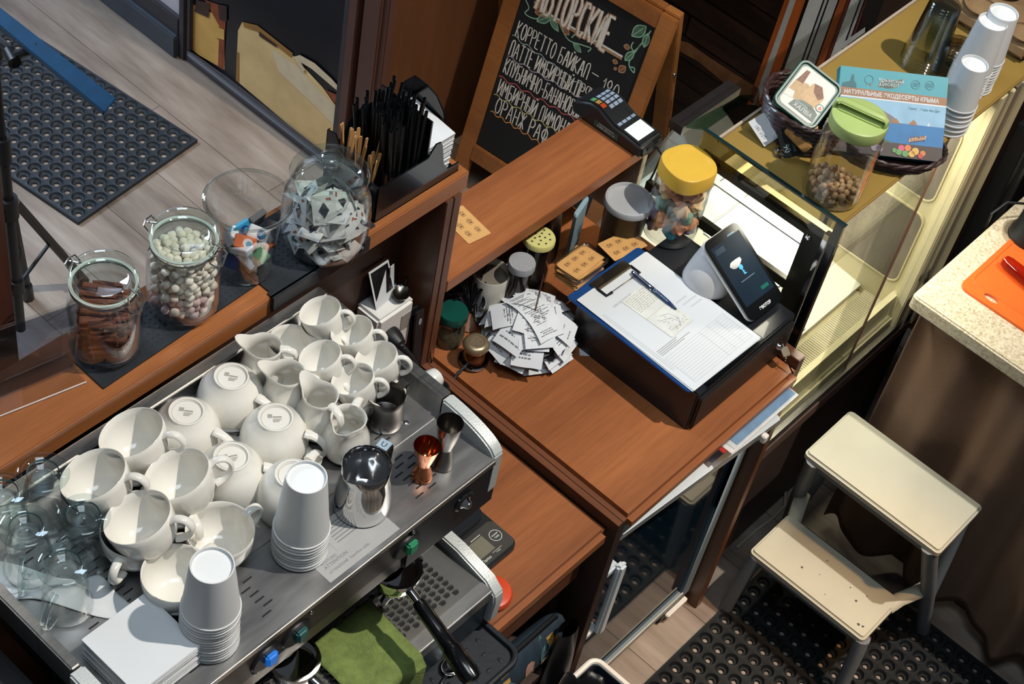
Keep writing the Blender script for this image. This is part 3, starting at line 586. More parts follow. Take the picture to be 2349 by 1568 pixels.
# ---------------------------------------------------------------- cups
CUPW = mat('porcelain', (224, 221, 213), .16, var=.02, scale=5, coat=.4)
def ang(a, b, z):
    p, q = at(*a, z), at(*b, z); return math.atan2(q.y-p.y, q.x-p.x)
LEFT = Vector((-math.sin(YAW), math.cos(YAW)))
def cup_proto(name, R, H, label, group, stamp=False):
    t = thing(name, label, 'cup', (0, 0, -9), 0, group)
    rf = R*.50
    pr = [(0, .003), (rf*.86, .003), (rf*.9, 0), (rf, 0), (rf*1.03, .004), (R*.72, H*.17), (R*.89, H*.38), (R*.975, H*.62), (R, H*.85), (R, H), (R*.985, H*1.012), (R*.955, H), (R*.945, H*.8), (R*.92, H*.6), (R*.83, H*.38), (R*.66, H*.19), (R*.45, H*.115), (0, H*.10)]
    MB().lathe(pr, 48).build('body', CUPW, t, ang=60)
    h = MB(); P_ = [(R*.93, 0, H*.84), (R*1.16, 0, H*.92), (R*1.42, 0, H*.86), (R*1.52, 0, H*.66), (R*1.42, 0, H*.46), (R*1.18, 0, H*.32), (R*.88, 0, H*.28)]
    Q = []
    for i in range(len(P_)-1):
        for k in range(4):
            a, b, c, d = (Vector(P_[j]) for j in (max(i-1, 0), i, i+1, min(i+2, len(P_)-1))); s = k/4
            Q.append(.5*(2*b+(c-a)*s+(2*a-5*b+4*c-d)*s*s+(3*b-a-3*c+d)*s**3))
    Q.append(Vector(P_[-1])); h.tube(Q, [R*.135 if 2 < i < len(Q)-3 else R*.16 for i in range(len(Q))], 12, flat=.62); h.build('handle', CUPW, t)
    if stamp:
        s = MB(); s.T = Matrix.Rotation(PI, 4, 'X') @ Matrix.Translation((0, 0, -.0028)) @ Matrix.Rotation(math.radians(20), 4, 'Z'); s.lathe([(rf*.80, -.0001), (rf*.83, 0.0)], 32)
        for i in range(3):
            for j in range(3): s.add([(-.0115+i*.0024+a, .006-j*.0024+b, .0002) for a, b in ((0, 0), (.0019, 0), (.0019, .0019), (0, .0019))], [(0, 1, 2, 3)])
        s.add([(-.004+a, .0015+b, .0002) for a, b in ((0, 0), (.013, 0), (.013, .0022), (0, .0022))], [(0, 1, 2, 3)])
        for k in range(3): s.add([(-.004+a, -.0018-k*.0024+b, .0002) for a, b in ((0, 0), (.013-.002*k, 0), (.013-.002*k, .0011), (0, .0011))], [(0, 1, 2, 3)])
        s.build('base_stamp', mat('stamp_grey', (150, 146, 136), .5), t, smooth=False, label='grey printed maker stamp')
    return t
BR, BH, SR, SH = .0485, .064, .0335, .054
GB, GS = 'large white cups on the machine', 'small white cups on the machine'
bigU = None; first = {}
def place_cup(kind, label, loc, rot, group, R, H, stamp=False):
    if kind not in first:
        first[kind] = cup_proto('coffee_cup', R, H, label, group, stamp); o = put(first[kind], loc, rot)
    else: o = dup(first[kind], loc, rot, label, group)
    return o
def tilted(kind, px, py, zr, label, R, H, tl=22, hx=None, group=None):
    n = Vector((LEFT.x*math.sin(math.radians(tl)), LEFT.y*math.sin(math.radians(tl)), math.cos(math.radians(tl))))
    c = at(px, py, zr); loc = c-n*H; hz = hx if hx is not None else math.atan2(-LEFT.y, -LEFT.x)
    return place_cup(kind, label, loc, tilt_to(LEFT.x, LEFT.y, math.radians(tl), hz), group, R, H)
def upright(kind, px, py, label, R, H, hx, group, z=DZ):
    c = at(px, py, z+H); return place_cup(kind, label, Vector((c.x, c.y, z+.0004)), (0, 0, hx), group, R, H)
RIGHT = math.atan2(-LEFT.y, -LEFT.x)
for px, py, lab, lo in ((300, 992, 'tilted large cup nearest the wooden ledge, left of the upside-down cups', (8, 10)), (212, 1088, 'tilted large cup touching the glass mugs, above the slots', (8, 10)),
                        (404, 1086, 'tilted large cup amid the big cups, handle up', (8, 12)), (314, 1185, 'tilted large cup between glass mugs and lone upright cup, set in another', (-4, 8))):
    tilted('bigU', px, py, DZ+.100, 'white porcelain '+lab, BR, BH, 22, None if px != 404 else RIGHT+.5, GB)
    upright('bigU', px+lo[0], py+lo[1]+20, 'white lower cup under '+lab.split(',')[0], BR, BH, RIGHT-.9 if px != 314 else ang((350, 1235), (320, 1290), DZ), GB)
upright('bigU', 505, 1214, 'white porcelain large cup standing upright between the two paper cup stacks', BR, BH, ang((505, 1214), (580, 1160), DZ+.06), GB)
upright('bigU', 405, 1314, 'white porcelain large cup standing upright beside the napkin stack, bare of others', BR, BH, ang((405, 1314), (470, 1260), DZ+.06), GB)
for (fx, fy), (hx, hy), lab in (((531, 868), (625, 915), 'nearest the cream jugs'), ((428, 948), (515, 985), 'at the ledge side, left of the largest'), ((632, 962), (720, 985), 'beside the third cream jug'), ((531, 1052), (620, 1058), 'in the middle before the slotted deck'), ((672, 1092), (712, 1038), 'half hidden behind the tall paper cup stack')):
    c = at(fx, fy, DZ+BH*1.012); a = ang((fx, fy), (hx, hy), DZ+.05); k = 1.08
    place_cup('bigI', 'white large cup turned upside down, '+lab, Vector((c.x, c.y, DZ+BH*1.08*1.012+.0006)), (PI, 0, a), GB, BR*1.08, BH*1.08, True)
for px, py, lab, lo in ((733, 712, 'tilted small cup farthest back at the rail corner', (6, 16)), (806, 757, 'tilted small cup at the right rail, second from the back', (6, 16)), (733, 815, 'tilted small cup right behind the second cream jug', (6, 16)),
                        (862, 817, 'tilted small cup by rail and small steel pitcher', (6, 16)), (808, 868, 'tilted small cup between third cream jug and steel pitcher', (6, 16))):
    tilted('smallU', px, py, DZ+.086, 'white porcelain '+lab, SR, SH, 22, None, GS)
    upright('smallU', px+lo[0], py+lo[1]+14, 'white lower small cup under '+lab.split(',')[0], SR, SH, RIGHT-.4, GS)
upright('smallW', 668, 783, 'white porcelain wide small cup standing upright behind the first cream jug', .036, .05, RIGHT+.3, GS)
# cream jugs
def jug(px, py, spx, spy, lab, H=.082):
    c = at(px, py, DZ+H); a = ang((px, py), (spx, spy), DZ+H)
    if 'jug' not in first:
        t = thing('cream_jug', 'white porcelain cream jug, '+lab, 'jug', (c.x, c.y, DZ+.0005), a, 'cream jugs on the machine'); first['jug'] = t
        def sh(an, r, z):
            k = max(0, (z/H-.55)/.45); s = math.exp(-(((an+PI) % (2*PI)-PI)/.42)**2); return r+k*k*.018*s, z+k*k*.010*s
        pr = [(0, .003), (.024, .003), (.026, 0), (.029, .001), (.0345, .012), (.0365, .024), (.035, .04), (.0295, .055), (.0255, .066), (.0258, .074), (.0275, H), (.0262, H+.0012), (.0248, H), (.0232, .074), (.0228, .066), (.0268, .054), (.032, .04), (.0335, .024), (.031, .012), (0, .008)]
        MB().lathe(pr, 48, 0, sh).build('body', CUPW, t, ang=60)
        MB().tube([(-.024, 0, .079), (-.034, 0, .0805), (-.045, 0, .076), (-.050, 0, .064), (-.046, 0, .05), (-.036, 0, .038), (-.031, 0, .034)], [.0075, .007, .0065, .006, .0055, .006, .0065], 12, flat=.7).build('handle', CUPW, t)
        return t
    return dup(first['jug'], (c.x, c.y, DZ+.0005), (0, 0, a), 'white porcelain cream jug, '+lab)
jug(607, 793, 552, 786, 'farthest back of the four beside the rear rail'); jug(659, 854, 604, 846, 'second from the back, spout towards the ledge')
jug(735, 905, 697, 868, 'third from the back, between cups and small pitcher'); jug(800, 958, 778, 1000, 'nearest the tall steel pitcher, spout towards the viewer')
# steel pitchers
def pitcher(px, py, spx, spy, hpx, hpy, rb, rt, H, lab, mt, hm, group=None):
    c = at(px, py, DZ+H); a = ang((px, py), (spx, spy), DZ+H); t = thing('milk_pitcher', lab, 'pitcher', (c.x, c.y, DZ+.0005), a)
    def sh(an, r, z):
        k = max(0, (z/H-.62)/.38); s = math.exp(-(((an+PI) % (2*PI)-PI)/.36)**2); return r+k*k*rt*.36*s, z+k*k*.008*s
    pr = [(0, 0), (rb*.96, 0), (rb, .003), (rb*1.0, H*.2), (rb*.97, H*.4), (rb*.90, H*.62), (rt, H*.82), (rt, H), (rt*.985, H+.0008), (rt*.97, H), (rt*.97, H*.82), (rb*.87, H*.62), (rb*.95, H*.4), (rb*.96, .01), (0, .004)]
    MB().lathe(pr, 48, 0, sh).build('body', mt, t, ang=60)
    ah = ang((px, py), (hpx, hpy), DZ+H)-a; h = MB(); h.T = Matrix.Rotation(ah, 4, 'Z'); w = rt*.26
    pth = [(rt*.97, H*.95), (rt*1.5, H*.97), (rt*1.62, H*.86), (rt*1.45, H*.3), (rb*1.0, H*.22)]
    for (r0, z0), (r1, z1) in zip(pth, pth[1:]):
        d = Vector((r1-r0, 0, z1-z0)).normalized(); n = Vector((-d.z, 0, d.x))*.0009
        q = [Vector((r0, -w, z0)), Vector((r1, -w, z1)), Vector((r1, w, z1)), Vector((r0, w, z0))]
        h.hexa([tuple(v-n) for v in q]+[tuple(v+n) for v in q])
    h.build('handle', hm, t); return t, ah
pitcher(890, 905, 862, 920, 935, 868, .0295, .0270, .062, 'small satin steel milk pitcher by the right rail', DSTEEL, DSTEEL)
t, ah = pitcher(842, 1066, 795, 1112, 888, 1012, .0425, .0360, .098, 'tall polished steel milk pitcher in front of the slots', CHROME, DSTEEL)
h = MB(); h.T = Matrix.Rotation(ah, 4, 'Z') @ Matrix.Translation((.0445, 0, .0985)) @ Matrix.Rotation(-PI/2, 4, 'Z'); h.box((-.009, -.008, -.001), (.009, .009, .0006), 0); h.text('U', .013, 0, -.004, .0008, 1); h.build('tape_tag', [mat('tape', (150, 170, 184), .5), DINK], t, label='pale tape tag marked U')
def jigger(px, py, R, H, lab, mt):
    c = at(px, py, DZ+H); t = thing('jigger', lab, 'jigger', (c.x, c.y, DZ+.0005))
    w = R*.52; zm = H*.42
    MB().lathe([(R*.74, 0), (R*.80, 0), (R*.74, zm*.5), (w, zm*.96), (w, zm*1.04), (R*.80, zm+(H-zm)*.45), (R*.97, zm+(H-zm)*.9), (R, H), (R*.97, H), (R*.92, zm+(H-zm)*.9), (R*.74, zm+(H-zm)*.45), (0, zm*1.1)], 40).build('double_cone', mt, t, ang=50)
    MB().lathe([(R*.90, zm+(H-zm)*.8), (R*.955, H-.001), (R*.925, zm+(H-zm)*.8)], 40).build('inner_lining', DSTEEL, t)
jigger(980, 1022, .0205, .074, 'copper two-ended jigger before the steel one', mat('copper', (206, 128, 88), .1, 1, var=.04)); jigger(1033, 970, .0205, .100, 'taller satin steel jigger next to the right end cap', DSTEEL)
# ---------------------------------------------------------------- paper cups
PCUP = mat('cup_paper', (208, 210, 210), .5, var=.02); PCUPB = mat('cup_base_paper', (224, 228, 230), .6, var=.02)
DROP = mat('drop_print', (50, 32, 26), .4, var=.2)
def pcup(rb, rt, H):
    m = MB(); m.lathe([(0, H-.006), (rb*.93, H-.006), (rb*.94, H), (rb, H), (rb+.0003, H-.002), (rt, .0045), (rt+.0014, .0042), (rt+.0018, .0024), (rt+.0012, .0004), (rt, 0), (rt-.0008, .002), (rb*.95, H-.008)], 48); return m
def drop_on(t, rb, rt, H, a, mt):
    m = MB(); n = 16; pts = []
    for i in range(n):
        q = 2*PI*i/n; y = math.cos(q); x = math.sin(q)*(1-.45*max(0, -y))*.62; pts.append((x, y))
    vs = [];
    for x, y in pts:
        z = H*.40-y*H*.21; r = rt+(rb-rt)*z/H+.0006; an = a+x*H*.16/r; vs.append((r*math.cos(an), r*math.sin(an), z))
    z = H*.40; r = rt+(rb-rt)*z/H+.0012; vs.append((r*math.cos(a), r*math.sin(a), z))
    m.add(vs, [(i, (i+1) % n, n) for i in range(n)])
    m.build('drop_print', mt, t, label='dark drop-shaped print')
def paper_stack(px, py, n, rb, rt, H, dz, lab, group, base=DZ, drop=None, mt=None):
    c = at(px, py, base+(n-1)*dz+H); proto = None
    for k in range(n):
        top = k == n-1; l = ('top white paper cup ' if top else 'white paper cup under others ')+lab
        loc = (c.x+RND.uniform(-.0006, .0006), c.y+RND.uniform(-.0006, .0006), base+.0006+k*dz)
        if top:
            t = thing('paper_cup', l, 'paper cup', loc, 0, group); pcup(rb, rt, H).build('shell', PCUP, t, ang=50)
            MB().lathe([(0, H-.0052), (rb*.925, H-.0052), (rb*.925, H-.0058), (0, H-.0058)], 32).build('base_disc', PCUPB, t)
            if drop is not None: drop_on(t, rb, rt, H, drop, mt or DROP)
        elif proto is None:
            proto = pcup(rb, rt, H).build('paper_cup', PCUP, ang=50); put(proto, loc); tag(proto, l, 'paper cup', group)
        else:
            o = proto.copy(); COL.objects.link(o); o.location = loc; o['label'] = l
paper_stack(703, 1094, 9, .0285, .0395, .118, .0066, 'nearest the tall steel pitcher', 'paper cups beside the tall pitcher', drop=ang((690, 1200), (765, 1190), DZ+.1), mt=mat('drop_gold', (150, 104, 58), .4))
paper_stack(486, 1296, 14, .0290, .0390, .098, .0062, 'beside the napkins, nearest the viewer', 'paper cups beside the napkins', drop=ang((490, 1400), (560, 1375), DZ+.1))
# ---------------------------------------------------------------- glass mugs
GL_ = glass('clear_glass', (250, 252, 252), .95, .16)
GLH = glass('thick_glass', (244, 249, 249), .95, .34)
def mug(px, py, hpx, hpy, lab):
    H = .104; c = at(px, py, DZ+H); a = ang((px, py), (hpx, hpy), DZ+.05); loc = (c.x, c.y, DZ+.0022)
    if 'mug' in first: return dup(first['mug'], loc, (0, 0, a), lab)
    t = first['mug'] = thing('glass_mug', lab, 'glass mug', loc, a, 'upside-down glass mugs')
    MB().lathe([(.0345, 0), (.0355, .002), (.034, .02), (.0305, .05), (.026, .074), (.0185, .084), (.0165, .088), (.0155, .084), (.0235, .073), (.028, .05), (.0318, .02), (.0330, .002), (.0345, 0)], 40).build('bowl', GL_, t, ang=60)
    MB().lathe([(0, .0845), (.0165, .088), (.022, .0915), (.0345, .0945), (.0365, .097), (.0362, .0995), (.034, .1015), (.026, .1025), (.0215, .1005), (.0205, .098), (.012, .0985), (.010, .1015), (.006, .103), (0, .1035)], 40).build('foot', GLH, t, ang=50)
    m = MB(); m.lathe([(.0208, .0992), (.0218, .1002), (.0222, .1015), (.0212, .0995)], 40); m.build('foot_shade_ring', mat('ring_shade', (70, 92, 94), .1, 0, var=.05), t)  # dark ring paints the shading inside the glass foot
    MB().tube([(.0335, 0, .02), (.050, 0, .019), (.060, 0, .03), (.061, 0, .045), (.052, 0, .058), (.036, 0, .064), (.027, 0, .066)], [.006, .005, .0048, .0048, .005, .0055, .006], 10).build('handle', GLH, t); return t
mug(98, 1082, 150, 1155, 'upside-down clear glass mug nearest the wooden ledge'); mug(4, 1128, -50, 1150, 'upside-down clear glass mug cut off by the left edge')
mug(191, 1178, 120, 1215, 'upside-down clear glass mug beside the tilted cups'); mug(59, 1205, 40, 1300, 'upside-down clear glass mug standing at the left rail, in the middle of the group'); mug(147, 1292, 95, 1372, 'upside-down clear glass mug nearest the napkin stack')
# napkins
def nap(u, v):
    a = at(-60, 1290, DZ); b = at(235, 1330, DZ); p = a+(b-a)*u+Vector((.0, -.085, 0))*v; w = .0016+.0022*(math.sin(u*11+v*5)*math.sin(v*8+u*3))**2
    e = .007*max(0, u-.8)/.2*(.5+.5*math.sin(v*9)); return (max(p.x, .69), p.y+.012*math.sin(u*7), DZ+w+e)
for nm, dx, dy, lab in (('napkin', 0, 0, 'crumpled white paper napkin under the glass mugs'),):
    o = MB().grid(24, 18, nap).build('napkin', PAPER, smooth=True, solid=.0012); tag(o, lab, 'napkin')
rz = 0; p0 = at(337, 1355.7, 1.372); n = 22; th_ = .046/n; proto = None
for k in range(n):
    m = None; j = (RND.uniform(-.0012, .0012), RND.uniform(-.0012, .0012)); lab = 'top white napkin of the square stack at the front edge' if k == n-1 else 'white paper napkin in the square stack at the front edge'
    loc = (p0.x-.0545+j[0], p0.y-.056+j[1], DZ+.0008+k*th_)
    if proto is None:
        proto = MB().prism(rrect(-.0545, -.056, .0545, .056, .002, 2), 0, th_*.93).build('napkin', PAPER, bev=.0004, bseg=1); put(proto, loc); tag(proto, lab, 'napkin', 'napkins in the square stack')
    else:
        o = proto.copy(); COL.objects.link(o); o.location = loc; o['label'] = lab
        o.rotation_euler = (0, 0, RND.uniform(-.012, .012))
# ---------------------------------------------------------------- worktop beside the machine
t = thing('kitchen_scale', 'black digital kitchen scale half under the coffee machine', 'scale', (1.47, .97, .89))
MB().prism(rrect(1.365, .888, 1.548, 1.085, .018), .8905, .907).build('body', BLACK, t, world=True, bev=.003)
MB().prism(rrect(1.365, .962, 1.535, 1.08, .016), .912, .932).build('platform', NAVY, t, world=True, bev=.004)
m = MB().prism(rrect(1.372, .893, 1.545, .956, .012), .906, .909); fp = m.build('display_panel', mat('scale_face', (62, 60, 56), .45), t, world=True)
MB().box((1.435, .908, .909), (1.505, .942, .9098)).build('lcd', mat('lcd_grey', (120, 116, 100), .3), fp, world=True, label='grey blank display')
m = MB(); m.T = Matrix.Translation((1.525, .926, .9095)); m.ribbon(arc(0, 0, .0115, 0, 2*PI, 28), .0012)
m.text('ON/OFF', .0042, 0, .001, 0, 0, bold=.0001); m.text('TARE', .0046, 0, -.005, 0, 0, bold=.0001)
m.T = Matrix.Translation((1.475, .9, .9095)); m.text('Tiamo', .009, 0, -.0015, 0, 0, bold=.00012)
m.ribbon([(-.042, .004), (-.018, .004)], .0008); m.ribbon([(.018, .004), (.042, .004)], .0008); m.text('UNIT', .004, -.03, -.001, 0); m.text('TIMER', .004, .03, -.001, 0)
m.ribbon([(-.038, .0455), (-.018, .0455)], .0014); m.ribbon([(.006, .0455), (.03, .0455)], .0014)
m.build('markings', mat('print_pale', (206, 208, 204), .5), fp, world=True, smooth=False)
t = thing('kitchen_timer', 'round orange digital timer on the low worktop beside the drip tray', 'timer', tuple(at(1129, 1359, .90)*1)[:2]+(.8905,), math.radians(20))
MB().lathe([(0, 0), (.032, 0), (.0355, .004), (.036, .010), (.033, .0155), (.028, .0175), (0, .018)], 48).build('body', mat('orange_plastic', (206, 70, 36), .4, var=.06), t)
m = MB(); m.box((-.02, .004, .0175), (.006, .02, .0186)); lc = m.build('display', mat('timer_lcd', (120, 132, 140), .3), t)
m = MB(); m.T = Matrix.Translation((-.002, .0065, .0188)); m.text('5', .016, 0, 0, 0, 0); m.build('digit', DINK, lc, smooth=False)
for x, y in ((.013, -.003), (-.002, -.012), (-.017, -.012)): MB().lathe([(0, .021), (.004, .0205), (.0055, .018), (.0055, .0165)], 16).build('button', mat('orange_plastic', ()), t).location = (x, y, 0)
t = thing('tamping_mat', 'black rubber tamping mat with oval bumps hanging over the worktop edge', 'tamping mat', (1.25, .8, .89))
m = MB().prism(rrect(1.02, .728, 1.385, .905, .03, 6), .8906, .898); 
m.tube([(x, y, .903) for x, y in rrect(1.024, .732, 1.381, .901, .027, 6)], .0055, 8, closed=True)
for i in range(9):
    for j in range(6):
        x = 1.35-i*.028-(.012 if j % 2 else 0); y = .752+j*.026; r = (.006, .0035) if (i+j) % 2 else (.0035, .006)
        m.ball((x, y, .898), 1, 10, 0, (r[0], r[1], .0022))
m.build('mat', RUBBER, t, world=True)
def spoon(lab, loc, rz, L, mt, rot=None):
    t = thing('teaspoon', lab, 'spoon', loc, rz, None, rot)
    m = MB(); n = 12
    m.grid(n, n, lambda u, v: ((u*2-1)*.016*math.sqrt(max(0, 1-(v*2-1)**2*.98)), (v*2-1)*.021, .002-.008*max(0, 1-(v*2-1)**2)*(1-(u*2-1)**2)+.006)); m.build('bowl', mt, t, solid=.0012)
    MB().tube([(0, .019, .006), (0, .035, .010), (0, L*.6, .006), (0, L, .003)], [.0028, .0022, .0026, .004], 8, flat=.5).build('handle', mt, t); return t
c = at(1035, 1527, .905); spoon('small steel teaspoon lying on the black tamping mat', (c.x, c.y, .9), math.radians(110), .11, CHROME)
# under the worktop
t = thing('under_shelf', 'dark lower shelf under the worktop holding the patterned pouch', 'shelf', (1.2, .95, 0))
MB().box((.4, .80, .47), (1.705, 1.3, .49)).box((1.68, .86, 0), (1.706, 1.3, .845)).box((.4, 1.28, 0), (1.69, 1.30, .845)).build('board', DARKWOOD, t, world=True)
t = thing('pencil_pouch', 'dark blue pouch printed with cactus pots below the worktop', 'pouch', (1.57, .815, .49))
m = MB(); m.T = Matrix.Translation((1.545, .835, .49))
def pch(u, v):
    a = v*2*PI; ry = .032*(1-.25*abs(u*2-1)**3); rz_ = .058*(1-.18*abs(u*2-1)**4); return (-.135+.27*u, ry*math.cos(a), .058+rz_*math.sin(a))
m.grid(20, 24, pch); m.poly([pch(0, k/24) for k in range(24)]); m.poly([pch(1, k/24) for k in range(24)][::-1]); pb = m.build('body', mat('pouch_blue', (34, 50, 62), .8, var=.25, scale=40), t, world=True, ang=60)
m = MB(); m.T = Matrix.Translation((1.545, .835, .49)); m.tube([(-.13, .0, .112), (-.06, -.002, .118), (.06, -.002, .118), (.118, 0, .112), (.133, 0, .08)], .006, 6); m.build('zip', BLACK, pb, world=True)
PQ = [mat('print_aloe', (136, 170, 176), .8), mat('print_pot', (188, 142, 66), .8), mat('print_pink', (186, 138, 122), .8), mat('print_teal', (70, 104, 106), .8), mat('print_grass', (186, 174, 120), .8)]
def on(x, z, k=1): # front of the pouch
    s = (z-.058)/.056; s = max(-.97, min(.97, s)); return (1.545+x, .835-.0325*math.sqrt(1-s*s)*(1-.25*abs(x/.135)**3)-.001*k, .49+z)
def patch(m, pts, mi): m.add([on(*p, 1+.05*mi) for p in pts], [tuple(range(len(pts)))], mi)
for x in (.085, -.045):
    m = MB(); patch(m, [(x-.010, .085), (x+.008, .085), (x+.008, .105), (x-.012, .105)], 1)
    for a in (-.9, -.45, 0, .45, .9): d = (math.sin(a), -math.cos(a)); patch(m, [(x-.002+d[0]*.004-d[1]*.003, .087), (x-.002+d[0]*.034, .085+d[1]*.036), (x-.002+d[0]*.004+d[1]*.003, .087)], 0)
    m.build('aloe_print', PQ, pb, world=True, smooth=False)
m = MB(); x = .02; patch(m, [(x-.013, .055), (x+.010, .055), (x+.012, .08), (x+.004, .088), (x-.008, .088), (x-.014, .08)], 2)
for a in (-.8, -.4, 0, .4, .8): d = (math.sin(a), -math.cos(a)); patch(m, [(x+d[0]*.004-.003, .057), (x+d[0]*.03, .055+d[1]*.026), (x+d[0]*.004+.003, .057)], 4)
m.build('pink_pot_print', PQ, pb, world=True, smooth=False)
for x, z in ((.055, .075), (-.085, .06), (-.1, .075), (.06, .1)): m = MB(); patch(m, [(x+.006*math.cos(q), z+.017*math.sin(q)) for q in [k*PI/5 for k in range(10)]], 3); m.build('cactus_print', PQ, pb, world=True, smooth=False)
m = MB(); patch(m, [(.055, .045), (.075, .045), (.075, .060), (.055, .060)], 4); m.build('tag_print', PQ, pb, world=True, smooth=False)
t = thing('waste_bin', 'white rimmed waste bin with a black liner, at the foot of the fridge', 'bin', (1.66, .66, 0))
m = MB(); q = rrect(1.56, .61, 1.748, .765, .02); q2 = rrect(1.568, .618, 1.740, .757, .016)
m.add([(x, y, z) for z in (.0, .44) for x, y in q]+[(x, y, .44) for x, y in q2]+[(x, y, .08) for x, y in q2], [(a*24+k, a*24+(k+1) % 24, (a+1)*24+(k+1) % 24, (a+1)*24+k) for a in range(3) for k in range(24)]+[tuple(range(24))[::-1], tuple(range(72, 96))]); m.build('bucket', mat('bin_navy', (44, 56, 72), .5), t, world=True)
MB().tube([(x, y, .44) for x, y in q], .006, 8, closed=True).build('rim', WHITE, t, world=True, label='white rim')
m = MB(); cx_, cy_ = 1.640, .705
def liner(u, v):
    a = 2*PI*u; k = math.sin(a*5)*.5+math.sin(a*9+2)*.3; r = .25+.62*v; z = .405+.075*math.sin(v*2.2)+.016*k-(.10*max(0, v-.75)/.25)-(.0 if math.cos(a-2.4) > .2 else .02*v)
    x = cx_+.096*r*math.cos(a)*(1+.12*k); y = cy_+.075*r*math.sin(a)*(1+.12*k); return (x, y+.01, z)
m.grid(40, 10, liner); m.build('liner', mat('bin_liner', (14, 15, 18), .35, var=.2), t, world=True, solid=.001)

t = thing('black_appliance', 'black appliance body cut off at the bottom left corner beside the coffee machine', 'appliance', (.5, 1.0, .89))
MB().box((.30, .74, .8905), (.655, 1.20, 1.262)).build('body', BLACK, t, world=True, bev=.01); MB().box((.56, .735, .93), (.66, .742, 1.22)).build('front_plate', mat('deep_blue', (16, 44, 96), .4), t, world=True)
# black sack on the shelf end behind the bin
t = thing('black_sack', 'soft black sack wedged between the bin and the fridge side', 'sack', (1.66, .80, 0))
m = MB(); m.grid(26, 14, lambda u, v: (1.652+.052*math.cos(2*PI*u)*(.35+.65*math.sin(PI*(.12+.8*v)))*(1+.06*math.sin(9*u*PI)), .795+.026*math.sin(2*PI*u)*(.4+.6*math.sin(PI*(.1+.8*v))), .0+.62*v)); m.build('sack', mat('bin_liner', ()), t, world=True)
# ================================================================ the high ledge
LZ = 1.385; MZ = 1.3885
def bar_mat(lab, poly, lip=None):
    m = MB().prism(poly, LZ+.0003, MZ)
    xs = [p[0] for p in poly]; ys = [p[1] for p in poly]
    x = min(xs)+.012
    while x < max(xs)-.01:
        y = min(ys)+.02
        while y < max(ys)-.012:
            m.ball((x, y, MZ), .0022, 6, 0, (1, 1, .5)); y += .0105
        x += .0105
    if lip: m.box((lip[0], 1.2835, LZ-.024), (lip[1], 1.2915, MZ)); m.box((lip[0], 1.288, LZ+.0003), (lip[1], 1.30, MZ))
    o = m.build('bar_mat', RUBBER, bev=0); return tag(o, lab, 'bar mat')
bar_mat('black dimpled bar mat under the cinnamon and marshmallow jars', [(.985, 1.312), (1.296, 1.324), (1.298, 1.412), (.985, 1.398)])
bar_mat('black bar mat lapping over the ledge edge under the round lidded jar', [(1.301, 1.300), (1.535, 1.300), (1.535, 1.425), (1.301, 1.425)], (1.296, 1.508))
JG = glass('jar_glass', (252, 253, 253), 1, .40, rmin=.06, rmax=.95)
JGL = glass('lid_glass', (248, 252, 250), 1, .45, rmin=.09, rmax=.95)
WIRE = mat('wire_steel', (176, 176, 172), .2, 1, var=.05)
def clip_jar(lab, px, py, H, R, spin):
    c = at(px, py, MZ); t = thing('clip_jar', lab, 'jar', (c.x, c.y, MZ+.001), spin)
    n = R*.86
    MB().lathe([(0, .004), (R*.78, .004), (R*.80, 0), (R*.86, .001), (R*.97, .014), (R, .03), (R, H*.52), (R*.975, H*.60), (n*.93, H*.69), (n*.9, H*.73), (n*.95, H*.75), (n, H*.77), (n, H*.80), (n*.93, H*.80), (n*.86, H*.73), (n*.9, H*.68), (R*.94, H*.6), (R*.965, H*.52), (R*.965, .03), (R*.93, .016), (R*.8, .009), (0, .009)], 48).build('body', JG, t, ang=60)
    MB().lathe([(n*.80, H*.79), (n*.84, H*.815), (n*1.02, H*.815), (n*1.07, H*.84), (n*1.07, H*.895), (n*1.03, H*.925), (n*.95, H*.935), (n*.86, H*.92), (n*.78, H*.89), (n*.72, H*.875), (0, H*.87), (0, H*.86), (n*.73, H*.86), (n*.8, H*.88)], 48).build('lid', JGL, t, ang=50)
    MB().lathe([(n*.95, H*.803), (n*1.05, H*.803), (n*1.05, H*.814), (n*.95, H*.814)], 40).build('seal', mat('seal_white', (206, 214, 206), .5), t)
    m = MB(); m.tube([(n*1.02*math.cos(a), n*1.02*math.sin(a), H*.765) for a in [i*PI/16 for i in range(32)]], .0013, 6, closed=True)
    for s in (-1, 1): m.tube([(n*.96*s, n*.45, H*.77), (n*1.22*s, n*.3, H*.79), (n*1.22*s, 0, H*.87), (n*.9*s, 0, H*.9)], .0013, 6)
    m.tube([(n*1.03, -n*.42, H*.77), (n*1.25, -n*.36, H*.72), (n*1.27, 0, H*.66), (n*1.25, n*.36, H*.72), (n*1.03, n*.42, H*.77)], .0013, 6)
    m.tube([(-n*1.04, -n*.26, H*.84), (-n*1.22, -n*.24, H*.89), (-n*1.26, 0, H*.90), (-n*1.22, n*.24, H*.89), (-n*1.04, n*.26, H*.84)], .0013, 6)
    for a in (-.25, .25): m.tube([(n*1.02*math.cos(a), n*1.02*math.sin(a), H*.75), (n*1.15*math.cos(a), n*1.15*math.sin(a), H*.80), (n*1.12*math.cos(a), n*1.12*math.sin(a), H*.87)], .0014, 6)
    m.build('wire_clasp', WIRE, t); return t, c, R
def img_dir(px, py, z, dx=1, dy=0):
    p, q = at(px, py, z), at(px+20*dx, py+20*dy, z); return math.atan2(q.y-p.y, q.x-p.x)
t, c, R = clip_jar('clip-top glass jar of brown cinnamon sticks, leftmost on the ledge', 244, 795, .172, .055, img_dir(244, 700, MZ, 1, .5))
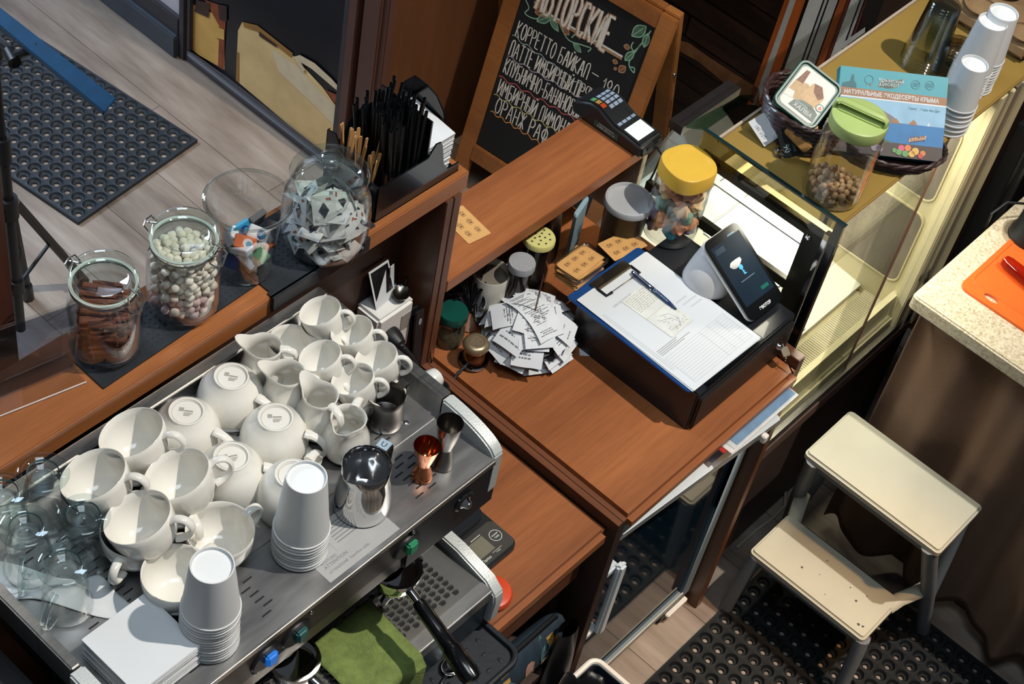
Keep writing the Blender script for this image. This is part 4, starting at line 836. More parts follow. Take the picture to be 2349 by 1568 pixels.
# cinnamon sticks
CIN = mat('cinnamon', (112, 62, 40), .8, var=.3, scale=60, stretch=(.3, 1, 1), bump=.5, bscale=200)
pr = []
for r in (.0042, .0052, .0060):
    m = MB(); m.tube([(-.038, 0, 0), (-.012, .0008, .0004), (.012, -.0006, 0), (.038, 0, 0)], r, 8); m.tube([(-.0382, r*.35, r*.3), (.0382, r*.35, r*.3)], r*.4, 6)
    o = m.build('cinnamon_stick', CIN); pr.append(o)
k = 0; a0 = img_dir(244, 750, MZ, 1, .05)
for layer in range(9):
    z = MZ+.020+layer*.0092; rr = .047 if layer else .038
    for j in range(8):
        off = (j-3.5)*.0118+RND.uniform(-.002, .002); hl = math.sqrt(max(0, rr*rr-off*off))
        if hl < .018: continue
        src = pr[k % 3]; o = src if k < 3 else src.copy()
        if k >= 3: COL.objects.link(o)
        a = a0+RND.uniform(-.16, .16); s = min(1, hl/.0385*.93)
        o.location = (c.x-math.sin(a0)*off, c.y+math.cos(a0)*off, z+RND.uniform(-.002, .002)); o.rotation_euler = (RND.uniform(0, 6), RND.uniform(-.10, .10), a); o.scale = (s, 1, 1)
        tag(o, 'brown cinnamon stick inside the leftmost clip-top jar', 'cinnamon stick', 'cinnamon sticks in the jar'); k += 1
t, c, R = clip_jar('clip-top glass jar full of small marshmallows, second from the left on the ledge', 421, 700, .176, .0565, img_dir(421, 640, MZ, 1, .35))
MM = [mat('marshmallow_white', (236, 228, 212), .7, var=.03, sss=.15), mat('marshmallow_pink', (226, 196, 194), .7, var=.03, sss=.15)]
pr = []
for mt in MM: pr.append(MB().lathe([(0, -.0062), (.0045, -.006), (.0062, -.0042), (.0066, 0), (.0062, .0042), (.0045, .006), (0, .0062)], 14).build('marshmallow', mt, ang=60))
k = 0; used = [False, False]; q = []
for L in range(9):
    z = .014+L*.0132; n = 0; sp = .0137
    for i in range(-4, 5):
        for j in range(-5, 6):
            x = (i+.5*(j % 2)+.3*(L % 2))*sp; y = j*sp*.87; r = math.hypot(x, y)
            if r < (.0455 if L else .04) and (r > .024 or L > 7): q.append((x, y, z))
for x, y, z in q[:299]:
    w = 1 if (z < .05 and RND.random() < .75) else 0; src = pr[w]
    if used[w]: o = src.copy(); COL.objects.link(o)
    else: o = src; used[w] = True
    o.location = (c.x+x+RND.uniform(-.002, .002), c.y+y+RND.uniform(-.002, .002), MZ+z+.004+RND.uniform(-.003, .003)); o.rotation_euler = (RND.uniform(0, 6), RND.uniform(0, 6), RND.uniform(0, 6))
    tag(o, ('white', 'pink')[w]+' mini marshmallow inside the second clip-top jar', 'marshmallow', ('white', 'pink')[w]+' marshmallows in the jar')
# open jar of gum and sweets
c = at(562, 612, MZ); t = thing('open_jar', 'lidless flared glass jar with small sweet packets, between marshmallows and lidded jar', 'jar', (c.x, c.y, MZ+.001))
MB().lathe([(0, .004), (.036, .003), (.041, 0), (.044, .003), (.0455, .012), (.0475, .05), (.050, .085), (.0535, .105), (.0600, .122), (.0655, .138), (.0685, .143), (.0690, .147), (.067, .1495), (.0645, .147), (.0625, .138), (.0575, .122), (.051, .105), (.0478, .085), (.0452, .05), (.043, .012), (0, .009)], 56).build('body', JG, t, ang=60)
MB().tube([(.0668*math.cos(a), .0668*math.sin(a), .1465) for a in [i*PI/24 for i in range(48)]], .0028, 8, closed=True).build('rim', JGL, t)
PK = {'white': mat('pack_white', (206, 210, 214), .4), 'blue': mat('pack_blue', (40, 140, 176), .4), 'navy': mat('pack_navy', (30, 52, 120), .4), 'orange': mat('pack_orange', (206, 104, 52), .4), 'foil': mat('pack_foil', (150, 156, 164), .25, .6), 'black': mat('pack_black', (26, 34, 42), .45), 'green': mat('pack_green', (96, 150, 104), .4), 'tan': mat('pack_tan', (150, 124, 96), .5)}
def gum(lab, pos, rot, size, ma, mb=None):
    t = thing('sweet_packet', lab, 'sweet packet', (c.x+pos[0], c.y+pos[1], MZ+pos[2]), 0, None, rot); x, y, z = size
    MB().box((-x/2, -y/2, -z/2), (x/2, y/2, z/2)).build('carton', PK[ma], t, bev=.0012)
    if mb:
        m = MB(); m.add([(a, b, z/2+.0003) for a, b in arc(x*.12, 0, y*.36, 0, 2*PI, 14)[:-1]], [tuple(range(14))], 0); m.add([(a, b, z/2+.0005) for a, b in arc(x*.18, -y*.05, y*.22, 0, 2*PI, 14)[:-1]], [tuple(range(14))], 1)
        m.build('print', [PK[mb], PK['blue' if mb != 'blue' else 'white']], t, smooth=False)
for i, (lab, ma, mb, pos) in enumerate((('white and blue packet with round swirl print', 'white', 'navy', (.012, -.012, .078)), ('blue sided packet standing upright', 'blue', 'navy', (-.004, .008, .080)), ('orange and white striped packet', 'orange', 'white', (-.014, -.012, .074)), ('foil packet leaning left', 'foil', None, (-.026, .008, .074)),
        ('plain white packet in front', 'white', None, (-.022, -.014, .066)), ('small white packet at the back', 'white', None, (-.018, .014, .070)), ('black triangular packet at the right', 'black', None, (.026, .008, .082)), ('tan packet near the bottom', 'tan', None, (-.006, -.022, .03)), ('green packet low in the jar', 'green', None, (.012, -.016, .036)), ('foil packet low at the right', 'foil', None, (.028, -.006, .046)), ('orange packet low at the right wall', 'orange', None, (.028, -.012, .03)), ('black packet on the jar floor', 'black', None, (-.002, 0, .02)), ('navy packet low at the left', 'navy', None, (-.024, .0, .036)), ('white packet low at the left front', 'white', None, (-.02, -.018, .045)))):
    gum('%s, in the lidless jar' % lab, pos, (RND.uniform(-.9, .9), RND.uniform(-1.2, 1.2), RND.uniform(0, 3)) if i > 2 else ((.9, .5, -.7), (1.2, -.3, -.2), (.8, .2, -.9))[i], (.034, .021, .012) if ma != 'black' else (.040, .030, .010), ma, mb)
# lidded round jar of sugar sachets
c = at(742, 556, MZ); t = thing('lidded_jar', 'round glass jar with knobbed glass lid, full of sugar sachets', 'jar', (c.x, c.y, MZ+.001))
MB().lathe([(0, .004), (.050, .004), (.054, 0), (.060, .003), (.0685, .018), (.0715, .045), (.0720, .075), (.0690, .105), (.0610, .128), (.0545, .138), (.0550, .146), (.0530, .146), (.0520, .138), (.0590, .126), (.0668, .104), (.0698, .075), (.0692, .045), (.0660, .018), (0, .010)], 56).build('body', JG, t, ang=60)
MB().lathe([(0, .156), (.030, .155), (.043, .150), (.048, .147), (.0605, .147), (.0630, .150), (.0635, .155), (.0605, .160), (.0520, .161), (.0470, .158), (.043, .156), (.030, .162), (0, .164)], 56).build('lid', JGL, t, ang=50)
MB().lathe([(0, .163), (.010, .164), (.008, .170), (.012, .175), (.0185, .181), (.0190, .186), (.0150, .191), (.008, .193), (0, .193)], 32).build('knob', JGL, t, ang=60)
P0 = thing('sugar_sachet', 'white square sugar sachet with black diamond print, in the lidded round jar', 'sachet', (0, 0, -9), 0, 'sugar sachets in the lidded jar')
MB().grid(6, 6, lambda u, v: ((u-.5)*.038, (v-.5)*.046, .0028*math.sin(PI*u)*math.sin(PI*v))).grid(6, 6, lambda u, v: ((.5-u)*.038, (v-.5)*.046, -.0028*math.sin(PI*u)*math.sin(PI*v))).build('sachet', mat('sachet_paper', (206, 208, 206), .45, var=.04), P0)
m = MB(); m.add([(0, -.013, .0034), (.008, 0, .0034), (0, .013, .0034), (-.008, 0, .0034)], [(0, 1, 2, 3)], 0)
for k in range(5): m.add([(-.016+a, -.019+k*.002+b, .0008) for a, b in ((0, 0), (.010, 0), (.010, .0009), (0, .0009))], [(0, 1, 2, 3)], 1)
m.add([(.004, .015, .0016), (.012, .015, .0012), (.012, .019, .0008), (.004, .019, .0008)], [(0, 1, 2, 3)], 2)
m.build('diamond_print', [mat('sachet_black', (40, 46, 56), .5), mat('sachet_bar', (120, 124, 128), .5), mat('sachet_red', (150, 84, 66), .5)], P0, smooth=False)
pts = []
tries = 0
while len(pts) < 58 and tries < 9000:
    tries += 1; z = RND.uniform(.016, .108); rm = (.058 if z < .085 else .05)-.012*abs(RND.gauss(0, .35)); a = RND.uniform(0, 2*PI); r = rm*math.sqrt(RND.random()) if RND.random() < .35 else rm*RND.uniform(.78, .9)
    p = (r*math.cos(a), r*math.sin(a), z)
    if all((p[0]-q[0])**2+(p[1]-q[1])**2+(p[2]-q[2])**2 > .0150**2 for q in pts): pts.append(p)
for i, p in enumerate(pts):
    a = math.atan2(p[1], p[0]); fl = RND.random() < .3
    n = Vector((math.cos(a)*.8, math.sin(a)*.8, RND.uniform(.1, .9))) if not fl else Vector((RND.uniform(-.5, .5), RND.uniform(-.5, .5), 1))
    rot = (n.to_track_quat('Z', 'Y').to_matrix() @ Matrix.Rotation(RND.uniform(0, 6), 3, 'Z')).to_euler(); s = .92
    loc = (c.x+p[0]*.93, c.y+p[1]*.93, MZ+p[2]+.002)
    if i == 0: put(P0, loc, rot)
    else: dup(P0, loc, rot)
# straw and napkin caddy
t = thing('bar_caddy', 'black acrylic caddy holding straws, stirrers and napkins at the ledge end', 'caddy', (1.64, 1.36, LZ))
X0, X1, Y0, Y1, Z0 = 1.538, 1.742, 1.306, 1.430, LZ+.0004; w = .003
def panel(pts, ax, a, b, nm='wall'):
    m = MB(); n = len(pts)
    f = (lambda p, q: (p[0], q, p[1])) if ax == 1 else (lambda p, q: (q, p[0], p[1]))
    m.add([f(p, q) for q in (a, b) for p in pts], [tuple(range(n)), tuple(range(n, 2*n))[::-1]]+[(i, n+i, n+(i+1) % n, (i+1) % n) for i in range(n)]); return m.build(nm, BLACKG, t, world=True, bev=.0008)
MB().box((X0, Y0, Z0), (X1, Y1, Z0+w)).build('floor_plate', BLACKG, t, world=True)
panel([(X0, Z0), (X1, Z0), (X1, Z0+.020), (1.712, Z0+.022), (1.700, Z0+.040), (1.690, Z0+.085), (1.684, Z0+.098), (1.672, Z0+.100), (1.655, Z0+.078), (X0, Z0+.078)], 1, Y0, Y0+w, 'front_wall')
panel([(X0, Z0), (X1, Z0), (X1, Z0+.13), (1.715, Z0+.13), (1.70, Z0+.09), (1.675, Z0+.08), (1.665, Z0+.115), (1.64, Z0+.125), (1.60, Z0+.125), (1.585, Z0+.11), (1.575, Z0+.08), (1.55, Z0+.09), (1.545, Z0+.12), (X0, Z0+.12)], 1, Y1-w, Y1, 'rear_wall')
panel([(Y0, Z0), (Y1, Z0), (Y1, Z0+.12), (Y1-.02, Z0+.124), (Y1-.04, Z0+.09), (Y0, Z0+.078)], 0, X0, X0+w, 'end_wall')
panel([(Y0+.028, Z0), (Y1, Z0), (Y1, Z0+.13), (Y1-.03, Z0+.13), (Y1-.055, Z0+.122), (Y1-.075, Z0+.10), (Y0+.030, Z0+.040)], 0, X1-w, X1, 'end_wall')
MB().box((1.655, Y0+w, Z0), (1.658, Y1-w, Z0+.155)).build('divider', BLACKG, t, world=True); MB().box((1.575, Y0+w, Z0), (1.5775, Y1-w, Z0+.075)).build('divider', BLACKG, t, world=True)
st = MB().lathe([(.0024, 0), (.0031, 0), (.0031, .258), (.0024, .258)], 8).build('drinking_straw', mat('straw_black', (15, 17, 20), .3, var=.1)); n = 0
for i in range(11):
    for j in range(7):
        if RND.random() < .2: continue
        o = st if n == 0 else st.copy()
        if n: COL.objects.link(o)
        x = 1.583+i*.0064+RND.uniform(-.001, .001); y = Y0+.012+j*.0145+RND.uniform(-.003, .003)
        hz = RND.choice((0, 0, -.004, .012, .022)) if i > 4 else -.075+.03*RND.random()*(i/4)
        o.location = (x, y, Z0+w+.0005); o.rotation_euler = (RND.uniform(-.05, .05)-.02, (i-5)*.018+RND.uniform(-.02, .03), 0)
        if hz < -.01: o.scale = (1, 1, .68)
        lab = 'black drinking straw in the acrylic caddy' if hz >= -.01 else 'short black drinking straw at the left of the caddy'
        tag(o, lab, 'straw', 'short straws in the caddy' if hz < -.01 else 'long straws in the caddy'); n += 1
m = MB(); m.prism([(x, z) for x, z in rrect(-.003, 0, .003, .15, .003, 3)], -.0007, .0007); s0 = m.build('wooden_stirrer', mat('birch', (196, 146, 92), .7, var=.15, scale=30, stretch=(1, .1, 1)), bev=0)
for i in range(16):
    o = s0 if i == 0 else s0.copy()
    if i: COL.objects.link(o)
    o.location = (1.548+.0048*(i % 5)+RND.uniform(-.001, .001), Y0+.03+i*.0052, Z0+w+.001); o.rotation_euler = (PI/2+RND.uniform(-.10, .10), RND.uniform(-.16, .16), RND.uniform(-.6, .6)); o.scale = (1, RND.uniform(.72, 1.0), 1)
    tag(o, 'pale wooden stirrer at the left end of the caddy', 'stirrer', 'stirrers in the caddy')
pn = None
for i in range(20):
    lab = 'topmost white napkin in the caddy' if i == 19 else 'white napkin layered in the right bay of the caddy'; loc = (1.696+.0002*i, 1.3725+RND.uniform(-.001, .001), Z0+.006+i*.0040)
    if pn is None: pn = MB().box((-.036, -.052, 0), (.036, .052, .0036)).build('napkin', PAPER, bev=.0005, bseg=1); put(pn, loc); o = pn
    else: o = pn.copy(); COL.objects.link(o); o.location = loc
    o.rotation_euler = (.10, -.0, RND.uniform(-.02, .02)); tag(o, lab, 'napkin', 'napkins in the caddy')
# clear sign holder
t = thing('sign_holder', 'clear acrylic sign holder with a pale sheet at the left end of the ledge', 'sign holder', tuple(at(60, 890, LZ)))
AC = glass('acrylic', (250, 251, 252), .9, .10, .05)
b0, b1 = at(-60, 938, LZ+.002), at(172, 842, LZ+.002); zt = LZ+.135; u0, u1 = at(-60, 775, zt), at(189, 688, zt); f0, f1 = at(-60, 978, LZ+.002), at(197, 876, LZ+.002)
nn = (b1-b0).cross(Vector((0, 0, 1))).normalized()
def slab(nm, P_, off, mt):
    m = MB(); m.hexa([tuple(v) for v in P_]+[tuple(v+off) for v in P_]); return m.build(nm, mt, t, world=True)
slab('upright_sheet', [b0, b1, u1, u0], nn*.002, AC); slab('upright_sheet', [v-nn*.004 for v in (b0, b1, u1, u0)], nn*.002, AC)
slab('paper_insert', [b0-nn*.0006+Vector((0, 0, .003)), b1+(b0-b1)*.02-nn*.0006+Vector((0, 0, .003)), u1+(u0-u1)*.01-nn*.0006-Vector((0, 0, .004)), u0-nn*.0006-Vector((0, 0, .004))], nn*-.0006, glass('tracing_paper', (204, 208, 218), .25, .1, .6))
slab('foot_sheet', [b0, f0, f1, b1], Vector((0, 0, .002)), AC); slab('edge_light', [f0, f0-Vector((0, 0.0015, 0)), f1-Vector((0, .0015, 0)), f1], Vector((0, 0, .002)), mat('acrylic_edge', (214, 206, 204), .4))
# ================================================================ things on the right worktop
WZ = .9
t = thing('socket_block', 'white wall socket block behind the small cups, with a black plug', 'socket block', (1.64, 1.36, .98))
MB().box((1.590, 1.308, .975), (1.682, 1.3695, 1.10)).build('housing', WHITE, t, world=True, bev=.006)
m = MB(); m.box((1.650, 1.3065, 1.035), (1.674, 1.309, 1.075)); m.build('socket_face', mat('socket_grey', (150, 146, 138), .4), t, world=True)
m = MB(); m.T = Matrix.Translation((1.622, 1.308, 1.042)) @ Matrix.Rotation(PI/2, 4, 'X'); m.lathe([(0, .03), (.012, .03), (.018, .016), (.021, .004), (.021, 0)], 24)
pl = m.build('plug', BLACK, t, world=True, label='black round plug'); 
m = MB().tube([(1.625, 1.280, 1.036), (1.632, 1.262, 1.02), (1.648, 1.256, .985), (1.658, 1.262, .94), (1.662, 1.27, .9)], .0058, 10)
for i in range(6): a = Vector((1.625, 1.280, 1.036)).lerp(Vector((1.640, 1.258, 1.0)), i/6); m.ball(tuple(a), .0085, 8)
m.build('plug_cord', BLACK, pl, world=True)
b0, b1 = at(863, 711, 1.1015), at(908, 673, 1.1015); u0, u1 = at(845.5, 625, 1.176), at(891, 595, 1.176)
t = thing('instant_photo', 'white bordered instant photo propped on the socket block', 'photo', tuple(b0)); nn = (u0-b0).cross(b1-b0).normalized()
def quad_(nm, s0, s1, v0, v1, off, th, mt, par, **k):
    q = [b0+(b1-b0)*s+(u0+(u1-u0)*s-b0-(b1-b0)*s)*v+nn*off for s, v in ((s0, v0), (s1, v0), (s1, v1), (s0, v1))]
    m = MB(); m.hexa([tuple(p) for p in q]+[tuple(p+nn*th) for p in q]); return m.build(nm, mt, par, world=True, smooth=False, **k)
if nn.y > 0: nn = -nn
cdp = quad_('card', 0, 1, 0, 1, -.0008, .0008, PAPER, t); quad_('picture', .07, .93, .2, .94, .0001, .0003, mat('photo_dark', (20, 20, 24), .3, var=.8, scale=60), cdp)
m = MB()
for s, v, r, mi in ((.42, .70, .035, 0), (.52, .72, .03, 0), (.55, .30, .05, 0), (.62, .31, .05, 0), (.68, .5, .03, 0)): q = b0+(b1-b0)*s+(u0-b0)*v+nn*.0005; m.ball(tuple(q), r*.05, 8)
t2 = thing('paper_slip', 'bluish paper slip leaning on the wall behind the instant photo', 'paper slip', tuple(at(898, 660, 1.102)))
q = [at(893, 668, 1.102), at(904, 660, 1.102), at(904.5, 605, 1.170), at(896, 612, 1.170)]; m = MB(); m.hexa([tuple(p) for p in q]+[tuple(p+Vector((0, .001, 0))) for p in q]); m.build('sheet', PAPER, t2, world=True)
c = at(916, 650, 1.10); t = thing('glass_stopper', 'small round glass stopper on the socket block', 'stopper', (1.664, 1.352, 1.1005)); MB().lathe([(0, 0), (.010, 0), (.012, .004), (.010, .010), (0, .013)], 20).build('body', mat('stopper_glass', (110, 130, 146), .1), t)
c = at(917, 676, 1.104); spoon('small dark teaspoon resting on the socket block', (1.664, 1.328, 1.105), math.radians(-60), .05, DSTEEL)
t = thing('serving_tongs', 'black serving tongs standing by the divider panel', 'tongs', (1.695, 1.30, .89))
for k in (0, 1):
    m = MB(); m.hexa([(1.682+.001*k, 1.290+.010*k, .892), (1.706, 1.288+.010*k, .892), (1.706, 1.292+.010*k, .892), (1.682, 1.294+.010*k, .892), (1.676, 1.296+.012*k, 1.075), (1.697, 1.294+.012*k, 1.075), (1.697, 1.298+.012*k, 1.075), (1.676, 1.300+.012*k, 1.075)]); m.build('arm', BLACK, t, world=True, bev=.0015)
m = MB(); m.T = Matrix.Translation((1.688, 1.2935, 1.045)) @ Matrix.Rotation(PI/2, 4, 'X') @ Matrix.Diagonal((.8, 1.6, 1, 1)); m.lathe([(0, .001), (.005, .0008), (.0055, 0)], 16); m.build('oval_inlay', mat('grey_inlay', (140, 150, 158), .4), t, world=True)
t = thing('cake_skewer', 'thin upright steel skewer against the dark wall left of the divider', 'skewer', (1.688, 1.268, .89))
MB().tube([tuple(at(989, 848, .892)), tuple(at(990, 830, .90)), tuple(at(998, 684, 1.07)), tuple(at(996, 678, 1.077))], .0011, 6).build('rod', CHROME, t, world=True); MB().tube([tuple(at(988.8, 852, .892)), tuple(at(989.2, 840, .90)), tuple(at(991, 800, .94))], .0022, 6).build('twist', CHROME, t, world=True)
m = MB(); rr = random.Random(4)
for k in range(6):
    cx_, cy_ = 1.685+rr.uniform(-.012, .012), 1.245+rr.uniform(-.012, .012); R = .018+.003*k
    m.tube([(cx_+R*math.cos(a)*.7, cy_+R*math.sin(a), .8945+.004*k+.005*math.sin(2*a+k)) for a in [i*PI/9 for i in range(18)]], .0032, 6, closed=True)
m.tube([(1.70, 1.235, .90), (1.708, 1.20, .8975), (1.700, 1.165, .8945), (1.69, 1.10, .8942)], .0032, 6)
o = m.build('power_cable', BLACK); tag(o, 'coiled black cable at the corner behind the espresso machine', 'cable')
# small phin coffee pot
t = thing('coffee_filter_pot', 'small brown glass pot with pale metal lid on a steel dish', 'coffee pot', (1.797, 1.235, WZ+.0005))
MB().lathe([(0, .001), (.024, 0), (.0285, .003), (.030, .009), (.028, .0115), (.0245, .008), (.021, .003), (0, .003)], 36).build('dish', CHROME, t, ang=50)
MB().lathe([(0, .0035), (.019, .0035), (.0215, .008), (.022, .020), (.0205, .036), (.0185, .044), (.0175, .044), (0, .042)], 36).build('pot', mat('brown_glass', (96, 50, 26), .12, var=.2, coat=.6), t, ang=50)
MB().lathe([(.018, .042), (.0245, .044), (.0262, .049), (.0262, .053), (.0235, .058), (.0165, .0615), (.0150, .0612), (.0145, .0600), (0, .0600)], 40).build('lid', mat('pale_metal', (164, 148, 118), .32, .7, var=.1), t, ang=40)
MB().lathe([(0, .0606), (.0142, .0606), (.0142, .0598)], 32).build('lid_mesh', mat('mesh_taupe', (112, 98, 78), .6, .3, var=.3, scale=300), t)
t = thing('black_stirrer', 'black plastic stirrer with twisted tip leaning on the coffee pot', 'stirrer', tuple(at(1040, 868, WZ)))
MB().tube([tuple(at(1125, 763, .955)), tuple(at(1070, 836, .915))], .0030, 8).build('shaft', BLACK, t, world=True)
m = MB(); a, b = at(1070, 836, .915), at(1040, 868, .903)
m.tube([a.lerp(b, i/8)+Vector((.0012*math.sin(i*2.2), .0012*math.cos(i*2.2), 0)) for i in range(9)], [.003, .0032, .0026, .0036, .0028, .0036, .0028, .0036, .0024], 6, flat=.5); m.build('twisted_tip', BLACK, t, world=True)
# receipt spike
_d = at(1251, 727, .93)-at(1226, 770, .93); SPX, SPY = 1.858+_d.x, 1.176+_d.y
t = thing('receipt_spike', 'steel spike holding the heap of till receipts', 'receipt spike', (SPX, SPY, WZ+.0005))
MB().lathe([(0, 0), (.035, 0), (.036, .004), (.03, .007), (0, .008)], 32).build('base', BLACK, t); MB().tube([(0, 0, .005), (0, 0, .13), (.0012, .0008, .198), (.0016, .001, .203)], [.0018, .0018, .0014, .0003], 8).build('spike', mat('spike_steel', (120, 106, 96), .35, .9), t)
REC = mat('receipt_paper', (214, 218, 222), .75, var=.03, scale=8); KRAFT = mat('kraft', (204, 154, 92), .75, var=.06, scale=40)
def droop(s, h, k): # height over the worktop at a distance s from the spike
    return max(.004, h-.55*max(0, s-.018)**1.55*7.0*k*.55)
def receipt(L0, L1, wd, h, k, seed, mt, txt=True):
    rr = random.Random(seed); m = MB(); n = 14; cu = rr.uniform(-.5, .5)
    def f(u, v, dz=0):
        s = -L0+(L0+L1)*u; y = (v-.5)*wd; r = math.hypot(s, y*.6)
        return (s*(1-.06*abs(s)/.09), y+cu*s*s*2, droop(r, h, k)+.0018*math.sin(9*u+seed)*math.sin(5*v)+dz)
    m.grid(n, 4, f, 0)
    if txt:
        s = .06
        while s < .92:
            if rr.random() < .8:
                a = rr.uniform(.1, .3); b = rr.uniform(.55, .92); p = a
                while p < b:
                    q = min(b, p+rr.uniform(.05, .16)); m.add([f(s, p, .0007), f(s+.014, p, .0007), f(s+.014, q, .0007), f(s, q, .0007)], [(0, 1, 2, 3), (3, 2, 1, 0)], 1); p = q+.03
            s += .034
    return m.build('receipt', [mt, INK], smooth=True)
rr = random.Random(21)
for i in range(44):
    k = i/43; h = .022+.076*k; L1 = .080+.024*k+rr.uniform(-.012, .012); L0 = .050+.04*rr.random()
    if i > 38: L1, L0 = .098-.006*(i-38), .058
    kraft = i in (17, 26, 31); black = i in (12, 20, 24, 28)
    o = receipt(L0 if not (kraft or black) else .03, L1 if not (kraft or black) else .078, .060 if not kraft else .05, h, 1.15-.45*k, i, KRAFT if kraft else (BLACK if black else REC), not (kraft or black))
    put(o, (SPX, SPY, WZ+.004), (0, 0, i*2.399+rr.uniform(-.2, .2)))
    if i >= 39: o.rotation_euler = (0, 0, (-1.1, 2.4, -2.2, .5, -1.75)[i-39])
    tp = i == 43
    tag(o, 'topmost white till receipt pierced by the spike' if tp else ('brown card slip sticking out of the receipt heap' if kraft else ('dark film slip sticking out of the receipt heap' if black else 'white till receipt pierced on the spike, below the topmost')), 'receipt', None if tp else ('brown slips in the heap' if kraft else ('dark slips in the heap' if black else 'receipts on the spike')))
o = MB().poly([tuple(at(1330, 815, WZ+.0006)), tuple(at(1325, 765, WZ+.0006)), tuple(at(1392, 818, WZ+.0006)), tuple(at(1350, 816, WZ+.0006))]).build('receipt', REC, solid=.0004); tag(o, 'bluish receipt lying flat on the wood beside the cash drawer', 'receipt')
# under the shelf
def jarlike(name, lab, cat, px, py, zt, R, H, lidm, bodm, lidh=.016, holes=0, neck=.9):
    c = at(px, py, zt); t = thing(name, lab, cat, (c.x, c.y, WZ+.0006)); z = zt-WZ
    MB().lathe([(0, 0), (R*.92, 0), (R*.97, .006), (R*.97, z*.45), (R*.72*neck/.9, z*.62), (R*neck, z-lidh-.001), (0, z-lidh-.001)], 36).build('body', bodm, t, ang=50)
    m = MB(); m.lathe([(R*.97, z-lidh), (R, z-lidh+.001), (R, z-.003), (R*.95, z), (0, z)], 40); l = m.build('lid', lidm, t)
    if holes:
        m = MB()
        for r, n in ((0, 1), (R*.33, 5), (R*.66, 9)):
            for k in range(n):
                a = 2*PI*k/n+.3; m.add([(r*math.cos(a)+.0022*math.cos(q), r*math.sin(a)+.0022*math.sin(q), z+.0004) for q in [j*PI/5 for j in range(10)]], [tuple(range(10))])
        m.build('pour_holes', DINK, l, smooth=False)
    return t
DG = mat('dark_glass', (38, 28, 24), .1, var=.3, coat=.5)
jarlike('shaker', 'glass shaker with speckled grey lid under the shelf', 'shaker', 1198, 600, 1.035, .0275, .13, mat('speckled_grey', (150, 152, 156), .5, var=.18, scale=400), DG)
jarlike('shaker', 'glass shaker with pale yellow holed lid under the shelf', 'shaker', 1238, 543, 1.052, .0325, .15, mat('pale_yellow', (206, 200, 126), .5, var=.04), DG, .013, 1)
jarlike('jar', 'jar with dark green lid tucked in beside the divider', 'jar', 1040, 712, .985, .030, .08, mat('dark_green', (14, 70, 62), .3), mat('jar_brown', (84, 78, 60), .15, var=.4, scale=60), .018, 0, .95)
c = at(1128, 622, 1.0); t = thing('mug', 'white mug under the shelf behind the receipts', 'mug', (c.x, c.y, WZ+.0006))
MB().lathe([(0, 0), (.030, 0), (.034, .004), (.0365, .03), (.0375, .098), (.0365, .1), (.0345, .098), (.034, .03), (.03, .008), (0, .008)], 40).build('body', mat('mug_white', (200, 196, 186), .35), t, ang=60)
MB().lathe([(0, .084), (.0342, .084), (.0342, .083)], 32).build('filling', mat('taupe', (112, 104, 92), .8), t); MB().tube([(.036, 0, .085), (.055, 0, .08), (.06, 0, .05), (.05, 0, .025), (.035, 0, .022)], .005, 10).build('handle', mat('mug_white', ()), t)
c = at(1083, 690, .965); t = thing('straw_cup', 'chrome cup crammed with bent black straws beside the divider', 'cup', (c.x, c.y, WZ+.0006))
MB().lathe([(0, 0), (.024, 0), (.026, .003), (.028, .064), (.0268, .064), (.025, .005), (0, .005)], 36).build('body', CHROME, t, ang=50)
rr = random.Random(8)
for k in range(15):
    a = rr.uniform(0, 2*PI); p = Vector((c.x, c.y, WZ+.035)); d = Vector((math.cos(a), math.sin(a), 0)); L = rr.uniform(.028, .055) if k < 12 else .085
    o = MB().tube([p, p+d*.016+Vector((0, 0, .03)), p+d*(.016+L*.35)+Vector((0, 0, .04+.3*L)), p+d*(.014+L*.75)+Vector((0, 0, .042+.25*L))], .0024, 6).build('bent_straw', BLACKG)
    tag(o, 'bent black straw in the chrome cup', 'straw', 'bent straws in the chrome cup')
t = thing('coffee_bag', 'black coffee bag standing under the shelf behind the yellow shaker', 'bag', tuple(at(1290, 590, WZ)))
c = at(1278, 600, WZ); m = MB(); m.T = Matrix.Translation((c.x, c.y+.03, WZ+.0006)) @ Matrix.Rotation(.5, 4, 'Z')
m.grid(10, 10, lambda u, v: ((u-.5)*.085, -.018*math.sin(PI*v*.5+PI/2)*math.sin(PI*u)-.004, v*.16)).grid(10, 10, lambda u, v: ((.5-u)*.085, .018*math.sin(PI*v*.5+PI/2)*math.sin(PI*u)+.004, v*.16)); bd = m.build('body', BLACK, t, world=True)
m2 = MB(); m2.T = m.T @ Matrix.Translation((0, -.024, 0)) @ Matrix.Rotation(PI/2, 4, 'X')
for k in range(7): m2.ribbon([(-.03, .03+k*.006), (.01+.01*(k % 3), .03+k*.006)], .0012)
for r in (.006, .010, .014): m2.ribbon(arc(.018, .11, r, .4, 5, 16), .0008)
m2.build('print', INK, bd, world=True, smooth=False)
t = thing('tea_packet', 'pale blue tea bag packet leaning on the tall tub', 'packet', tuple(at(1310, 585, WZ)))
q = [at(1300, 600, WZ+.002), at(1322, 575, WZ+.002), at(1352, 455, 1.085), at(1322, 500, 1.085)]; m = MB(); m.hexa([tuple(p) for p in q]+[tuple(p+Vector((.006, .012, 0))) for p in q]); pk = m.build('packet', mat('packet_blue', (140, 166, 176), .5, var=.05), t, world=True, bev=.002)
ux = (q[1]-q[0]).normalized(); uy = (q[3]-q[0]); uy = (uy-ux*uy.dot(ux)).normalized(); uz = ux.cross(uy); T = Matrix((uy, -ux, uz)).transposed().to_4x4(); T.translation = (q[0]+q[1]+q[2]+q[3])/4+uz*.0012
